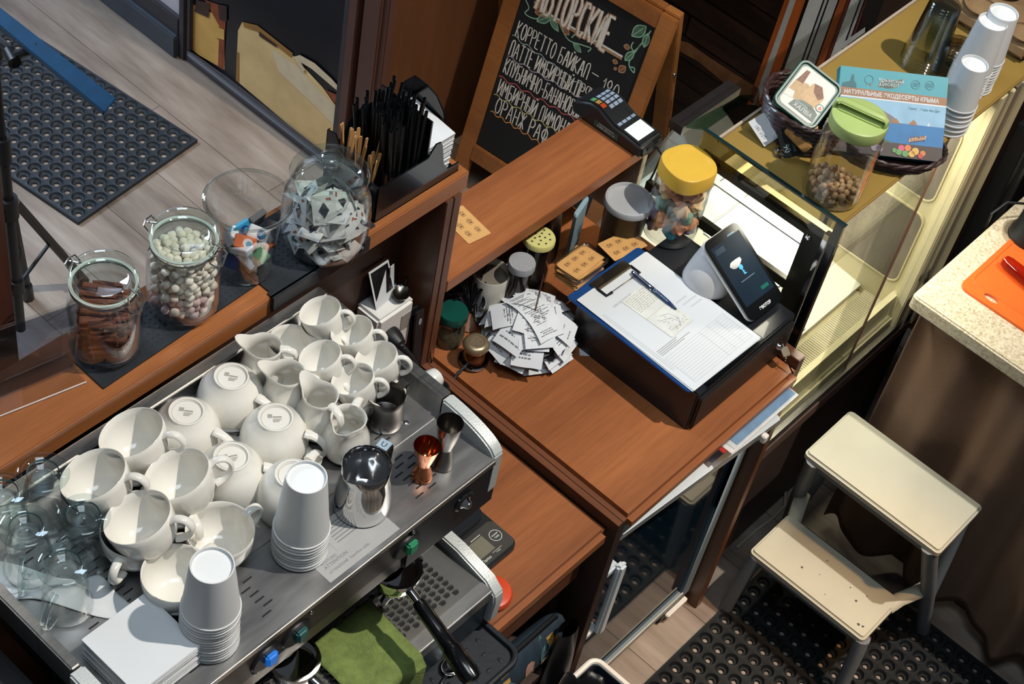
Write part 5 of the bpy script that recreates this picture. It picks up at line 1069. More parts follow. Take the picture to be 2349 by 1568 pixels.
if uz.dot(CAM-T.translation) < 0: T.translation = (q[0]+q[1]+q[2]+q[3])/4-uz*.0012; T = T @ Matrix.Rotation(PI, 4, 'X')
m = MB(); m.T = T; m.text('TEA', .017, 0, .003, 0, 0, bold=.0004); m.text('BAGS', .017, 0, -.014, 0, 0, bold=.0004); m.build('lettering', mat('ink_navy', (36, 56, 84), .6), pk, world=True, smooth=False)
c = at(1378, 548, WZ); t = thing('storage_tub', 'tall translucent lidded tub of pale powder at the shelf end', 'tub', (2.226, 1.235, WZ+.0006))
MB().lathe([(0, .002), (.036, 0), (.038, .003), (.046, .160), (.0485, .162), (.0485, .168), (.0445, .168), (.0365, .004), (0, .004)], 44).build('wall', glass('frosted', (206, 206, 206), .4, .25, .4), t, ang=50)
MB().lathe([(0, .005), (.0355, .005), (.0415, .105), (.030, .115), (0, .118)], 40).build('powder', mat('powder', (150, 138, 104), .9, var=.06, scale=9), t, ang=60)
MB().lathe([(.046, .163), (.0505, .163), (.051, .172), (.0490, .176), (.0450, .1765), (.0430, .1715), (0, .1715)], 44).build('lid', mat('lid_translucent', (166, 168, 170), .45, var=.04), t, ang=40)
# loyalty cards
def card_on(m, w, h):
    m.prism(rrect(-w/2, -h/2, w/2, h/2, .002, 2), 0, .0008, 0)
    for i in range(3):
        for j in range(2):
            x = (j-.5)*w*.42; y = (i-1)*h*.27; s = .0052
            m.ribbon([(x-s*.7, y-s), (x-s*.9, y+s*.8), (x+s*.9, y+s*.8), (x+s*.7, y-s), (x-s*.7, y-s)], .0007, 1, .0012); m.ribbon([(x-s, y+s*1.1), (x+s, y+s*1.1)], .0010, 1, .0012); m.ribbon([(x-s*.4, y-s*.1), (x+s*.5, y-s*.1)], s*.7, 1, .0012)
            for k in (-1, 0, 1): m.ribbon([(x+k*s*.4, y+s*1.5), (x+k*s*.4+.0006, y+s*2)], .0005, 1, .0012)
    return m
def loyalty(lab, loc, rz, rx=0, ry=0, grp=None):
    k = 'card'
    if k in first: o = first[k].copy(); COL.objects.link(o)
    else: o = first[k] = card_on(MB(), .055, .088).build('loyalty_card', [KRAFT, mat('card_ink', (104, 72, 44), .7)], smooth=False)
    put(o, loc, (rx, ry, rz)); return tag(o, lab, 'card', grp)
c = at(1068, 515, 1.1216); loyalty('kraft coffee stamp card on the shelf against the divider', (c.x, c.y, 1.1215), math.radians(-8))
DZT = 1.006
c = at(1428, 562, DZT); loyalty('kraft coffee stamp card on the cash drawer above the clipboard', (c.x, c.y, DZT+.0005), math.radians(80))
# cash drawer
t = thing('cash_drawer', 'black metal cash drawer on the worktop under the clipboard', 'cash drawer', (2.145, 1.0, WZ))
MB().box((1.985, .848, WZ+.0004), (2.306, 1.152, DZT)).build('case', mat('drawer_black', (24, 27, 32), .38, var=.1, coat=.1), t, world=True, bev=.003)
f = MB().box((1.992, .8405, .908), (2.300, .848, .992)).build('drawer_front', mat('drawer_front', (22, 20, 20), .45), t, world=True, bev=.002)
m = MB(); m.T = Matrix.Translation((2.255, .8402, .955)) @ Matrix.Rotation(PI/2, 4, 'X'); m.lathe([(0, .010), (.004, .010), (.0065, .006), (.007, 0)], 20); lk = m.build('lock', CHROME, f, world=True)
m = MB(); m.ribbon(arc(0, 0, .007, 0, 5, 14), .001); m.ribbon([(.008, -.004), (.013, .004)], .001); m.v = [Vector((2.285+v.x, .8400, .975+v.y)) for v in m.v]; m.build('maker_mark', INK, f, world=True, smooth=False)
t = thing('key_pair', 'pair of small steel keys hanging from the cash drawer lock', 'keys', (2.258, .835, .955))
m = MB(); m.prism(rrect(-.009, -.010, .009, .010, .004, 3), -.001, .001); m.cyl((0, .010, 0), (0, .017, 0), .0016, 6); m.v = [Matrix.Translation((2.262, .823, .946)) @ Matrix.Rotation(-.3, 4, 'Z') @ Matrix.Rotation(.55, 4, 'X') @ v for v in m.v]; m.build('key_bow', mat('nickel', (176, 164, 140), .3, .8), t, world=True, bev=.0006)
MB().tube([(2.264+.009*math.cos(a), .817+.004*math.cos(a), .934+.009*math.sin(a)) for a in [i*PI/10 for i in range(20)]], .0006, 5, closed=True).build('ring', CHROME, t, world=True)
m = MB(); m.hexa([(2.262, .815, .928), (2.266, .815, .928), (2.266, .8165, .928), (2.262, .8165, .928), (2.2615, .790, .9052), (2.2655, .790, .9052), (2.2655, .7915, .9052), (2.2615, .7915, .9052)]); m.build('key_blade', CHROME, t, world=True, bev=.0004)
# clipboard and papers
t = thing('clipboard', 'blue clipboard with a steel clip on the cash drawer', 'clipboard', (2.085, 1.015, DZT+.0004), math.radians(-1.2))
MB().prism(rrect(-.109, -.156, .109, .158, .008, 3), 0, .0045).build('board', mat('clip_blue', (18, 62, 118), .4, var=.1), t, bev=.0008)
m = MB().box((-.052, .128, .0046), (.052, .150, .0098)); m.tube([(-.052, .128, .0085), (.052, .128, .0085)], .0035, 8); m.build('clip', mat('clip_steel', (178, 166, 146), .22, 1), t, bev=.001)
MB().tube([(-.050, .126, .010), (-.050, .108, .0095), (-.036, .106, .0095), (.036, .106, .0095), (.050, .108, .0095), (.050, .126, .010)], .0014, 6).build('wire', CHROME, t)
for s in (-1, 1): m = MB(); m.tube([(s*.050, .130, .0098), (s*.050, .106, .010), (s*.034, .1055, .010)], .0034, 6, flat=.6); m.build('clip_tip', BLACK, t)
pr0 = None; rr = random.Random(3)
for k in range(6):
    loc = (2.088+rr.uniform(-.002, .002), 1.003+rr.uniform(-.002, .002), DZT+.0052+k*.0006); rz = math.radians(-1.2)+rr.uniform(-.012, .012)
    if k < 5:
        if pr0 is None: pr0 = MB().box((-.104, -.1475, 0), (.104, .1475, .0005)).build('paper_sheet', PAPER, smooth=False); o = pr0
        else: o = pr0.copy(); COL.objects.link(o)
        put(o, loc, (0, 0, rz)); tag(o, 'plain white sheet under the top form on the clipboard', 'paper', 'sheets under the form')
    else:
        o = thing('printed_form', 'white printed form, top sheet on the clipboard', 'form', loc, rz); MB().box((-.104, -.1475, 0), (.104, .1475, .0005)).build('sheet', PAPER, o, smooth=False); m = MB()
        for i in range(13): m.ribbon([(-.085+.0, -.135+i*.0062), (.095, -.135+i*.0062)], .0004, 0, .0007)
        for x in (-.085, .02, .045, .07, .095): m.ribbon([(x, -.135), (x, -.0606)], .0004, 0, .0007)
        for i in range(4): m.ribbon([(-.085, -.052+i*.0042), (-.085+(.07, .09, .055, .06)[i], -.052+i*.0042)], .0016, 0, .0007)
        m.ribbon([(-.096, .09), (-.096, -.09), (-.090, -.09), (-.090, .09), (-.096, .09)], .0004, 0, .0007)
        for i in range(36): m.ribbon([(-.096, .09-i*.005), (-.091, .09-i*.005)], .0004, 0, .0007)
        m.text('НАКЛАДНАЯ №', .007, -.035, .088, .0007, 0)
        for i in range(3): m.ribbon([(.0, .080-i*.005), (.05, .080-i*.005)], .0003, 0, .0007)
        for x, y, s in ((.045, .015, 9), (.052, .003, 12), (.06, -.01, 10), (.075, -.12, 2)):
            for i in range(s): m.ribbon([(x+i*.0035, y), (x+i*.0035+.0014, y+.0045), (x+i*.0035+.0024, y+.001)], .0004, 0, .0007)
        m.build('print', mat('form_ink', (150, 150, 152), .8), o, smooth=False)
c = at(1508, 712, DZT+.0095); t = thing('note_card', 'cream note card covered in handwriting on the printed form', 'note', (c.x, c.y, DZT+.0092), math.radians(2))
MB().prism(rrect(-.035, -.062, .035, .062, .002, 2), 0, .0006).build('card', mat('cream_paper', (214, 214, 206), .8), t, smooth=False); m = MB(); rr = random.Random(6)
for i in range(11):
    y = .056-i*.0046
    if i < 9:
        x = -.03
        while x < .028: L = rr.uniform(.003, .009); m.ribbon([(x, y), (x+L, y+rr.uniform(-.0004, .0004))], .0011, 0, .0008); x += L+.003
m.ribbon([(-.035, .0), (.035, .0)], .0005, 0, .0008)
for pts in ([(-.01, -.012), (.01, -.02), (.016, -.04), (.006, -.052), (-.022, -.05)], [(-.02, -.02), (.005, -.03), (.01, -.048)]): m.ribbon(pts, .0006, 1, .0008)
for i in range(26): x, y = rr.uniform(-.026, .028), rr.uniform(-.056, -.012); m.ribbon([(x, y), (x+.002, y+.002), (x+.0032, y-.0005)], .0007, rr.choice((0, 1)), .0008)
m.build('handwriting', [mat('pencil', (164, 158, 140), .8), mat('pen_ink', (110, 112, 140), .7)], t, smooth=False)
a, b = at(1449, 622, DZT+.016), at(1553, 710, DZT+.013); d = (b-a); t = thing('ballpoint_pen', 'dark blue ballpoint pen lying across the form', 'pen', tuple(a), 0, None, d.to_track_quat('Z', 'Y').to_euler()); L = d.length
t.rotation_euler = d.to_track_quat('Z', 'Y').to_euler(); WORLD[t.name] = Matrix.Translation(a) @ d.to_track_quat('Z', 'Y').to_matrix().to_4x4()
PEN = mat('pen_blue', (16, 50, 92), .3, var=.05, coat=.3)
MB().lathe([(0, 0), (.003, .001), (.0042, .01), (.0046, L*.42), (.0040, L*.44), (0, L*.44)], 16).build('cap_barrel', PEN, t); MB().lathe([(0, L*.465), (.0046, L*.465), (.0050, L*.6), (.0046, L*.8), (.0022, L*.97), (0, L)], 16).build('barrel', PEN, t)
MB().lathe([(0, L*.438), (.0050, L*.438), (.0050, L*.467), (0, L*.467)], 16).build('ring', CHROME, t)
up_ = (WORLD[t.name].to_3x3().inverted() @ Vector((-.5, -.5, .8))).normalized(); sd = Vector((up_.x, up_.y, 0)).normalized()
MB().tube([sd*.0045+Vector((0, 0, .006)), sd*.0075+Vector((0, 0, .014)), sd*.0065+Vector((0, 0, L*.4)), sd*.0052+Vector((0, 0, L*.43))], .0011, 6).build('clip', CHROME, t)
T = Matrix((Vector((0, 0, 1)), sd.cross(Vector((0, 0, 1))) * -1, sd)).transposed().to_4x4(); T.translation = sd*.0052+Vector((0, 0, L*.68))
m = MB(); m.T = T; m.text('РОСТТРАНСПОРТ', .0042, 0, -.0015, 0, 0, sx=.9); m.ribbon(arc(-L*.155, 0, .0028, 0, 2*PI, 14), .0008); m.build('lettering', mat('pen_print', (196, 204, 212), .5), t, smooth=False)
o = MB().box((2.015, .846, DZT+.0003), (2.196, .864, DZT+.0030)).build('file_sleeve', glass('sleeve', (214, 220, 224), .6, .2, .1)); tag(o, 'clear plastic sleeve poking out below the clipboard', 'sleeve')
# tub of cards on the drawer corner
q = [at(1272, 640, 1.04), at(1332, 562, 1.04), at(1394, 592, 1.04), at(1338, 660, 1.04)]; cc = sum(q, Vector())/4; a = math.atan2((q[0]-q[1]).y, (q[0]-q[1]).x)
t = thing('plastic_tub', 'small clear plastic tub of kraft cards at the drawer corner', 'tub', tuple(at(1330, 616, DZT+.018))[:2]+(DZT+.0004,), math.radians(178)); TC = t.location.copy()
W_, L_ = .062, .094
m = MB(); r0 = rrect(-L_*.42, -W_*.42, L_*.42, W_*.42, .010, 4); r1 = rrect(-L_/2, -W_/2, L_/2, W_/2, .014, 4); N = len(r0)
m.add([(x, y, 0) for x, y in r0]+[(x, y, .034) for x, y in r1]+[(x*1.05, y*1.07, .036) for x, y in r1]+[(x*1.05, y*1.07, .038) for x, y in r1]+[(x*.97, y*.97, .036) for x, y in r1]+[(x*.97, y*.97, .002) for x, y in r0], [tuple(range(N))[::-1], tuple(range(5*N, 6*N))]+[(k*N+i, k*N+(i+1) % N, (k+1)*N+(i+1) % N, (k+1)*N+i) for k in range(5) for i in range(N)])
m.build('wall', glass('tub_plastic', (246, 246, 246), .7, .15, .15), t)
MB().tube([(x*1.05, y*1.07, .037) for x, y in r1], .0018, 6, closed=True).build('rim', glass('rim_plastic', (214, 212, 214), .8, .35, .15), t)
for i in range(9):
    loyalty(('topmost kraft stamp card in the small plastic tub' if i == 8 else 'kraft stamp card in the small plastic tub'), (TC.x+.001*(i % 3)-.002*(i == 7), TC.y+.0006*i, DZT+.006+i*.0034), math.radians((92, 88, 95, 90, 86, 91, 89, 104, 92)[i]), 0, .06, 'cards in the tub' if i < 8 else None)
# till terminal
t = thing('till_terminal', 'white handheld till with a tilted black screen on the cash drawer', 'till terminal', (2.24, .97, DZT))
b0, b1 = at(1725, 741, 1.024), at(1800, 683, 1.024); zt = 1.118; u0, u1 = at(1604, 560, zt), at(1678, 518, zt)
X_ = (b1-b0).normalized(); Y_ = ((u0+u1)/2-(b0+b1)/2); hgt = Y_.length; Y_ = (Y_-X_*Y_.dot(X_)).normalized(); Z_ = X_.cross(Y_); wid = (b1-b0).length
T = Matrix((X_, Y_, Z_)).transposed().to_4x4(); T.translation = (b0+b1)/2
m = MB(); m.T = T; m.prism(rrect(-wid/2, 0, wid/2, hgt, .016, 6), -.014, -.003); m.build('body', WHITE, t, world=True, bev=.003)
m = MB(); m.T = T; m.prism(rrect(-wid/2+.0005, .0005, wid/2-.0005, hgt-.0005, .016, 6), -.003, .0008); gl = m.build('glass_front', mat('screen_black', (9, 11, 15), .3, var=.1, spec=.25), t, world=True, bev=.0008)
m = MB(); m.T = T; m.add([(x, y, .0010) for x, y in ((-wid*.42, hgt*.17), (wid*.42, hgt*.17), (wid*.42, hgt*.9), (-wid*.42, hgt*.9))], [(0, 1, 2, 3)], 0)
m.add([(-.002+.0055*math.cos(a), hgt*.56+.0055*math.sin(a), .0013) for a in [k*PI/8 for k in range(16)]], [tuple(range(16))], 1); m.box((-.0035, hgt*.47, .0011), (-.0005, hgt*.55, .0014), 1); m.box((-.001, hgt*.47, .0011), (.003, hgt*.485, .0014), 1); m.box((-.001, hgt*.50, .0011), (.002, hgt*.51, .0014), 1)
m.ribbon([(-.022, hgt*.42), (.020, hgt*.42)], .0012, 2, .0013); m.box((.014, hgt*.22, .0011), (.036, hgt*.26, .0014), 3); m.box((-.04, hgt*.80, .0011), (-.012, hgt*.86, .0013), 4); m.ribbon([(.01, hgt*.915), (.03, hgt*.915)], .0014, 1, .0012)
m.build('display', [mat('lcd_navy', (14, 30, 44), .5, emis=.25, spec=.1), mat('lcd_blue', (70, 160, 206), .3, emis=.35), mat('lcd_pale', (110, 130, 144), .3, emis=.25), mat('lcd_teal', (20, 84, 74), .3, emis=.25), mat('lcd_slate', (30, 50, 66), .3, emis=.2)], gl, world=True, smooth=False)
m = MB(); m.T = T; m.text('ЭВОТОР', .0085, 0, hgt*.055, .0011, 0, bold=.0003); m.build('lettering', mat('print_white', (214, 218, 222), .5), gl, world=True, smooth=False)
m = MB(); n = 16; c0 = T @ Vector((-.004, hgt*.80, -.012)); base = Vector((c0.x-.030, c0.y+.004, DZT+.001))
rings = []
for i in range(9):
    s = i/8; p = base.lerp(c0, s)+Vector((-.030*math.sin(PI*s)*.4, 0, 0)); rx = .040*(1-.12*s); ry = .052*(1-.2*s)
    rings.append([(p.x+rx*math.cos(a)*(1 if abs(math.cos(a)) < .8 else .95), p.y+ry*math.sin(a), p.z) for a in [k*2*PI/24 for k in range(24)]])
vs = [v for r in rings for v in r]; m.add(vs, [(i*24+k, i*24+(k+1) % 24, (i+1)*24+(k+1) % 24, (i+1)*24+k) for i in range(8) for k in range(24)]+[tuple(range(24))[::-1], tuple(range(192, 216))]); m.build('printer_base', mat('till_white', (206, 204, 204), .4, var=.02), t, world=True, sub=1)
# candy jar with yellow lid
t = thing('candy_jar', 'clear ribbed jar of pastel meringues with a yellow lid', 'jar', tuple(at(1533, 532, DZT))[:2]+(DZT+.0006,), img_dir(1540, 450, DZT, 1, -.35)); JC = Vector(t.location)
rb = lambda an, r, z: (r*(1+.018*math.cos(16*an)*(1 if .115 < z < .150 else 0)), z)
MB().lathe([(0, .003), (.040, .002), (.048, 0), (.054, .006), (.0555, .02), (.0565, .112), (.0560, .120), (.0560, .145), (.0500, .155), (.0480, .158), (.0465, .156), (.054, .144), (.0545, .02), (.05, .009), (0, .008)], 64, 0, rb).build('body', JG, t, ang=60)
YL = mat('lid_yellow', (222, 178, 66), .4, var=.03)
sq = [(math.copysign(abs(math.cos(a))**.68, math.cos(a))*.053, math.copysign(abs(math.sin(a))**.9, math.sin(a))*.053) for a in [k*2*PI/48 for k in range(48)]]
m = MB(); N = 48; prf = [(.97, .154), (1.0, .156), (1.0, .184), (.97, .190), (.92, .1915), (.76, .1915), (.74, .1905), (.70, .1905), (0.02, .1908)]
m.add([(x*s, y*s, z) for s, z in prf for x, y in sq], [(k*N+i, k*N+(i+1) % N, (k+1)*N+(i+1) % N, (k+1)*N+i) for k in range(len(prf)-1) for i in range(N)]+[tuple(range((len(prf)-1)*N, len(prf)*N)), tuple(range(N))[::-1]]); m.build('lid', YL, t, ang=30)
cols = {'white': (226, 216, 200), 'lilac': (150, 140, 170), 'teal': (40, 150, 170), 'peach': (216, 150, 112), 'sage': (120, 150, 136), 'cream': (214, 178, 138)}
me_ = {}
for nm, cl in cols.items():
    m = MB(); m.lathe([(0, -.010), (.013, -.010), (.017, -.005), (.0165, .002), (.011, .009), (.005, .015), (0, .019)], 30, 0, lambda an, r, z: (r*(1+.16*math.cos(6*an+z*70)), z)); me_[nm] = [m.build('meringue', mat('meringue_'+nm, cl, .75, var=.05, sss=.1)), False]
pts = []; tr_ = 0; rr = random.Random(5)
while len(pts) < 44 and tr_ < 12000:
    tr_ += 1; z = rr.uniform(.016, .142); r = .039*math.sqrt(rr.uniform(.12, 1)); a = rr.uniform(0, 2*PI); p = (r*math.cos(a), r*math.sin(a), z)
    if all(math.dist(p, q) > .0205 for q in pts): pts.append(p)
for p in pts:
    z = p[2]; nm = rr.choice(('lilac', 'lilac', 'teal', 'white') if z < .05 else (('sage', 'white', 'lilac', 'white', 'peach') if z < .09 else ('white', 'cream', 'peach', 'cream', 'white')))
    src, us = me_[nm]; o = src.copy() if us else src
    if us: COL.objects.link(o)
    me_[nm][1] = True; put(o, (JC.x+p[0], JC.y+p[1], JC.z+z), (rr.uniform(0, 6), rr.uniform(0, 6), rr.uniform(0, 6))); tag(o, nm+' swirled meringue inside the yellow-lidded jar', 'meringue', nm+' meringues in the jar')
for nm, (src, us) in me_.items():
    if not us: bpy.data.objects.remove(src)
# card reader
c = at(1410, 268, 1.135); t = thing('card_reader', 'black card payment reader with lit pale screen on the shelf end', 'card reader', (2.322, 1.362, 1.1215), math.radians(180))
TT = WORLD[t.name]
m = MB(); side = [(-.092, 0), (.092, 0), (.096, .012), (.090, .034), (.055, .052), (.030, .054), (-.015, .036), (-.088, .030), (-.094, .012)]; pts = side; n = len(pts)
m.add([(x, y, z) for x in (-.037, .037) for y, z in [(-p[0], p[1]) for p in pts]], [tuple(range(n)), tuple(range(n, 2*n))[::-1]]+[(i, n+i, n+(i+1) % n, (i+1) % n) for i in range(n)]); bd = m.build('body', BLACK, t, bev=.006, bseg=3)
def onr(x, y): # point on the reader's top; y runs from the near end (+) to the far end (-)
    q = [(-.092, .030), (-.016, .036), (.031, .0545), (.055, .0525), (.09, .034)]; yy = -y
    for (a, za), (b_, zb) in zip(q, q[1:]):
        if a <= yy <= b_: return (x, y, za+(zb-za)*(yy-a)/(b_-a)+.0008)
    return (x, y, .035)
def rp(m, x0, x1, y0, y1, mi): m.add([onr(x0, y0), onr(x1, y0), onr(x1, y1), onr(x0, y1)], [(0, 1, 2, 3), (3, 2, 1, 0)], mi)
m = MB(); rp(m, -.026, .026, .034, .072, 0); m.build('screen', mat('reader_screen', (214, 224, 222), .3, emis=.75, var=.02), bd, smooth=False, label='glowing pale screen')
KEY = [mat('key_pale', (170, 186, 206), .4, emis=.1), mat('key_red', (226, 84, 30), .4), mat('key_amber', (214, 166, 84), .4), mat('key_green', (110, 190, 130), .4)]
for i in range(4): m = MB(); rp(m, -.027+i*.0142, -.0155+i*.0142, .015, .022, 0); m.build('function_key', KEY[0], bd, smooth=False)
for i in range(3):
    for j in range(4): m = MB(); rp(m, -.026+i*.0135, -.015+i*.0135, -.058+j*.0115, -.050+j*.0115, 0); m.build('digit_key', KEY[0], bd, smooth=False)
for j, k in enumerate((3, 2, 1)): m = MB(); rp(m, .0165, .0285, -.060+j*.013, -.050+j*.013, k); m.build('command_key', KEY[k], bd, smooth=False, label=('green', 'amber', 'red')[j]+' key')
m = MB(); m.box((.0372, -.032, .008), (.0378, .032, .024)); lb = m.build('side_sticker', mat('sticker_green', (30, 64, 56), .5), bd, label='dark green sticker with phone number')
m = MB(); m.T = Matrix.Translation((.0382, 0, .012)) @ Matrix.Rotation(PI/2, 4, 'Z') @ Matrix.Rotation(PI/2, 4, 'X'); m.text('8-800-200-01-23', .0068, 0, 0, 0, 0); m.ribbon([(-.02, .0085), (.02, .0085)], .0012); m.build('phone_number', mat('print_pale', ()), lb, smooth=False)
m = MB(); m.box((-.018, .088, .004), (.018, .0935, .022)); m.build('port', mat('port_black', (8, 8, 10), .7), bd)
o = MB().tube([(2.322, 1.275, 1.133), (2.330, 1.262, 1.135), (2.342, 1.254, 1.115), (2.345, 1.262, 1.06), (2.3445, 1.275, .98), (2.342, 1.28, .905)], .0024, 8).build('reader_cord', BLACK); tag(o, 'black cord dropping from the card reader past the shelf end', 'cord')
# ================================================================ glass display case
CX0, CX1, CY0, CY1, CZ = 2.338, 3.10, .842, 1.17, 1.24
t = thing('display_case', 'lit glass display case with an ochre top shelf, right of the cash drawer', 'display case', (2.72, 1.1, 0))
CREAM = mat('cream_enamel', (206, 196, 158), .45, var=.04); OCH = mat('ochre_shelf', (150, 122, 62), .4, var=.06, scale=6)
CASEW = mat('case_white', (222, 218, 206), .45, var=.03); CG = glass('case_glass', (250, 251, 249), .8, .12, rmin=.03, rmax=.35); DGL = glass('green_edge_glass', (186, 212, 196), .8, .3)
BRZ = mat('dark_olive', (52, 50, 40), .35, .4, var=.1)
MB().box((CX0+.008, CY0+.01, .02), (CX1, 1.46, .50)).build('base', mat('case_brown', (70, 54, 48), .5), t, world=True, bev=.004)
MB().box((CX0+.008, CY0-.006, .44), (CX1, CY0+.012, .475)).build('base_strip', mat('dull_rose', (112, 88, 78), .45), t, world=True)
MB().box((CX0+.008, CY0-.004, .478), (CX1, CY0+.012, .506)).build('base_trim', STEEL, t, world=True)
MB().box((CX0+.01, CY0+.012, .50), (CX1, 1.45, .53)).build('deck', CREAM, t, world=True)
m = MB(); m.box((CX0+.03, CY0+.055, .53), (CX1-.05, CY0+.105, .548))
for i in range(95): m.box((CX0+.034+i*.0071, CY0+.056, .548), (CX0+.0375+i*.0071, CY0+.104, .5505))
m.build('vent_grille', mat('vent_cream', (196, 188, 160), .5), t, world=True)
MB().hexa([(CX0+.012, CY0+.12, .545), (CX1-.02, CY0+.12, .545), (CX1-.02, 1.42, .60), (CX0+.012, 1.42, .60), (CX0+.012, CY0+.12, .553), (CX1-.02, CY0+.12, .553), (CX1-.02, 1.42, .608), (CX0+.012, 1.42, .608)]).build('display_floor', CASEW, t, world=True)
MB().box((CX0+.012, CY0+.06, .94), (CX1-.02, 1.36, .946)).build('glass_shelf', CG, t, world=True)
MB().box((CX0+.004, CY0, CZ-.012), (CX1+.9, CY1-.03, CZ)).build('top_shelf', OCH, t, world=True, bev=.003)
MB().box((CX0+.004, CY1-.03, CZ-.012), (CX1+.9, CY1-.024, CZ+.002)).build('top_trim', mat('pale_edge', ()), t, world=True)
MB().box((CX0-.006, CY0-.010, CZ-.055), (CX0, CY1+.005, CZ+.004)).build('side_glass_rail', glass('olive_glass', (214, 206, 176), .8, .2), t, world=True)
MB().box((CX0-.007, CY0-.011, CZ+.003), (CX0+.001, CY1+.006, CZ+.006)).build('side_glass_edge', mat('glass_edge_dark', (24, 46, 48), .2), t, world=True)
MB().box((CX0-.002, CY0+.03, CZ-.075), (CX0+.012, CY1, CZ-.05)).build('side_rail', BRZ, t, world=True, bev=.001)
MB().box((CX0-.001, CY0+.035, .53), (CX0+.003, 1.40, CZ-.075)).build('side_glass', CG, t, world=True)
m = MB(); m.box((CX0-.004, CY0-.006, .46), (CX0+.012, CY0+.012, CZ-.004)); m.build('corner_post', BLACKG, t, world=True, bev=.002)
m = MB(); m.box((CX0-.0045, CY0+.0135, .46), (CX0+.010, CY0+.024, CZ-.04)); m.build('post_trim', CHROME, t, world=True, bev=.001)
m = MB(); m.box((CX0-.003, CY0+.024, .50), (CX0+.012, CY0+.064, CZ-.05)); fr_ = m.build('frame_stile', BRZ, t, world=True, bev=.001)
m = MB(); m.T = Matrix.Translation((CX0-.004, CY0+.052, 1.165)) @ Matrix.Rotation(-PI/2, 4, 'Y'); m.lathe([(0, .006), (.004, .005), (.007, .001), (.007, 0)], 16); m.build('screw', CHROME, fr_, world=True)
m = MB(); m.box((CX0-.002, CY0+.064, 1.012), (CX0+.012, CY1+.1, 1.035)); m.build('frame_rail', BRZ, t, world=True, bev=.001)
# sloping customer-side glass
m = MB(); m.hexa([(CX0-.004, CY1+.004, CZ+.002), (2.50, CY1+.004, CZ+.002), (2.50, CY1+.010, CZ+.002), (CX0-.004, CY1+.010, CZ+.002), (CX0-.004, CY1+.046, CZ-.02), (2.50, CY1+.030, CZ-.02), (2.50, CY1+.032, CZ-.014), (CX0-.004, CY1+.048, CZ-.014)]); m.build('front_glass_bend', DGL, t, world=True)
m = MB(); m.hexa([(CX0-.004, CY1+.28, .54), (CX1, CY1+.28, .54), (CX1, CY1+.286, .54), (CX0-.004, CY1+.286, .54), (CX0-.004, CY1+.060, CZ-.02), (CX1, CY1+.060, CZ-.02), (CX1, CY1+.066, CZ-.02), (CX0-.004, CY1+.066, CZ-.02)]); m.build('front_glass', CG, t, world=True)
MB().box((CX0-.004, CY1+.052, CZ-.045), (2.53, CY1+.085, CZ-.025)).build('front_beam', mat('beam_dark', (34, 30, 30), .4), t, world=True)
# rear frame and sliding glass door
MB().box((2.945, CY0-.002, .50), (2.975, CY0+.03, CZ-.012)).build('rear_post', CREAM, t, world=True, bev=.003)
MB().box((3.035, CY0-.010, .46), (3.075, CY0+.03, CZ-.012)).build('rear_post', CREAM, t, world=True, bev=.003); MB().box((2.985, CY0-.006, .46), (3.000, CY0+.02, CZ-.012)).build('rear_post', CREAM, t, world=True, bev=.002); MB().box((3.005, CY0-.004, .46), (3.03, CY0+.014, CZ-.012)).build('post_groove', mat('groove_grey', (120, 108, 92), .5), t, world=True)
d0 = MB().box((2.352, CY0+.004, .508), (2.745, CY0+.008, CZ-.014)).build('sliding_door', CG, t, world=True)
MB().box((2.742, CY0+.0035, .508), (2.7455, CY0+.0085, CZ-.014)).build('door_edge', mat('edge_brown', (104, 72, 58), .3), d0, world=True)
MB().box((2.60, CY0+.014, .508), (2.945, CY0+.018, CZ-.014)).build('sliding_door', CG, t, world=True)
# end wall with two windows
m = MB(); q = [(CY0+.03, .53), (1.30, .55), (1.13, .85), (1.13, CZ-.02), (CY0+.03, CZ-.02)]; m.add([(x, y, z) for x in (2.955, 2.965) for y, z in q], [(0, 1, 2, 3, 4), (9, 8, 7, 6, 5)]+[(i, 5+i, 5+(i+1) % 5, (i+1) % 5) for i in range(5)]); ew = m.build('end_wall', CREAM, t, world=True)
for y0, y1, z0, z1 in ((.885, 1.07, .62, .84), (.885, 1.07, .88, 1.10), (1.085, 1.125, .62, .84)):
    m = MB(); m.prism(rrect(y0, z0, y1, z1, .025, 4), 0, .002); m.v = [Vector((2.9545-v.z, v.x, v.y)) for v in m.v]; pw_ = m.build('end_window', mat('window_grey', (120, 112, 100), .2, var=.25, scale=6, stretch=(1, 8, 1)), ew, world=True)
    m = MB(); m.tube([(2.953, a, b) for a, b in rrect(y0, z0, y1, z1, .025, 4)], .003, 5, closed=True); m.build('window_seal', CREAM, pw_, world=True)
m = MB(); m.cyl((CX0+.06, CY0+.05, CZ-.026), (CX1-.2, CY0+.05, CZ-.026), .009, 10); m.build('strip_lamp', mat('lamp_white', (255, 240, 212), .4, emis=.9), t, world=True); m = MB(); m.cyl((CX0+.06, 1.2, .955), (CX1-.2, 1.2, .955), .007, 10); m.build('strip_lamp', mat('lamp_white', ()), t, world=True)
m = MB(); m.box((CX0+.02, CY0+.025, .53), (CX1-.1, CY0+.040, .60)); m.build('inner_kick', CREAM, t, world=True)
o = MB().box((CX0+.05, .93, .947), (CX0+.28, 1.14, .962)).build('tray', mat('tray_white', (226, 230, 232), .35), bev=.006); tag(o, 'white serving tray on the upper glass shelf inside the case', 'tray')
o = MB().prism(rrect(-.105, -.09, .105, .09, .04, 8), 0, .006); o = o.build('plate', mat('plate_grey', (196, 204, 206), .35), bev=.002); put(o, (CX0+.14, 1.235, .9475)); tag(o, 'pale rounded plate behind the white tray inside the case', 'plate')
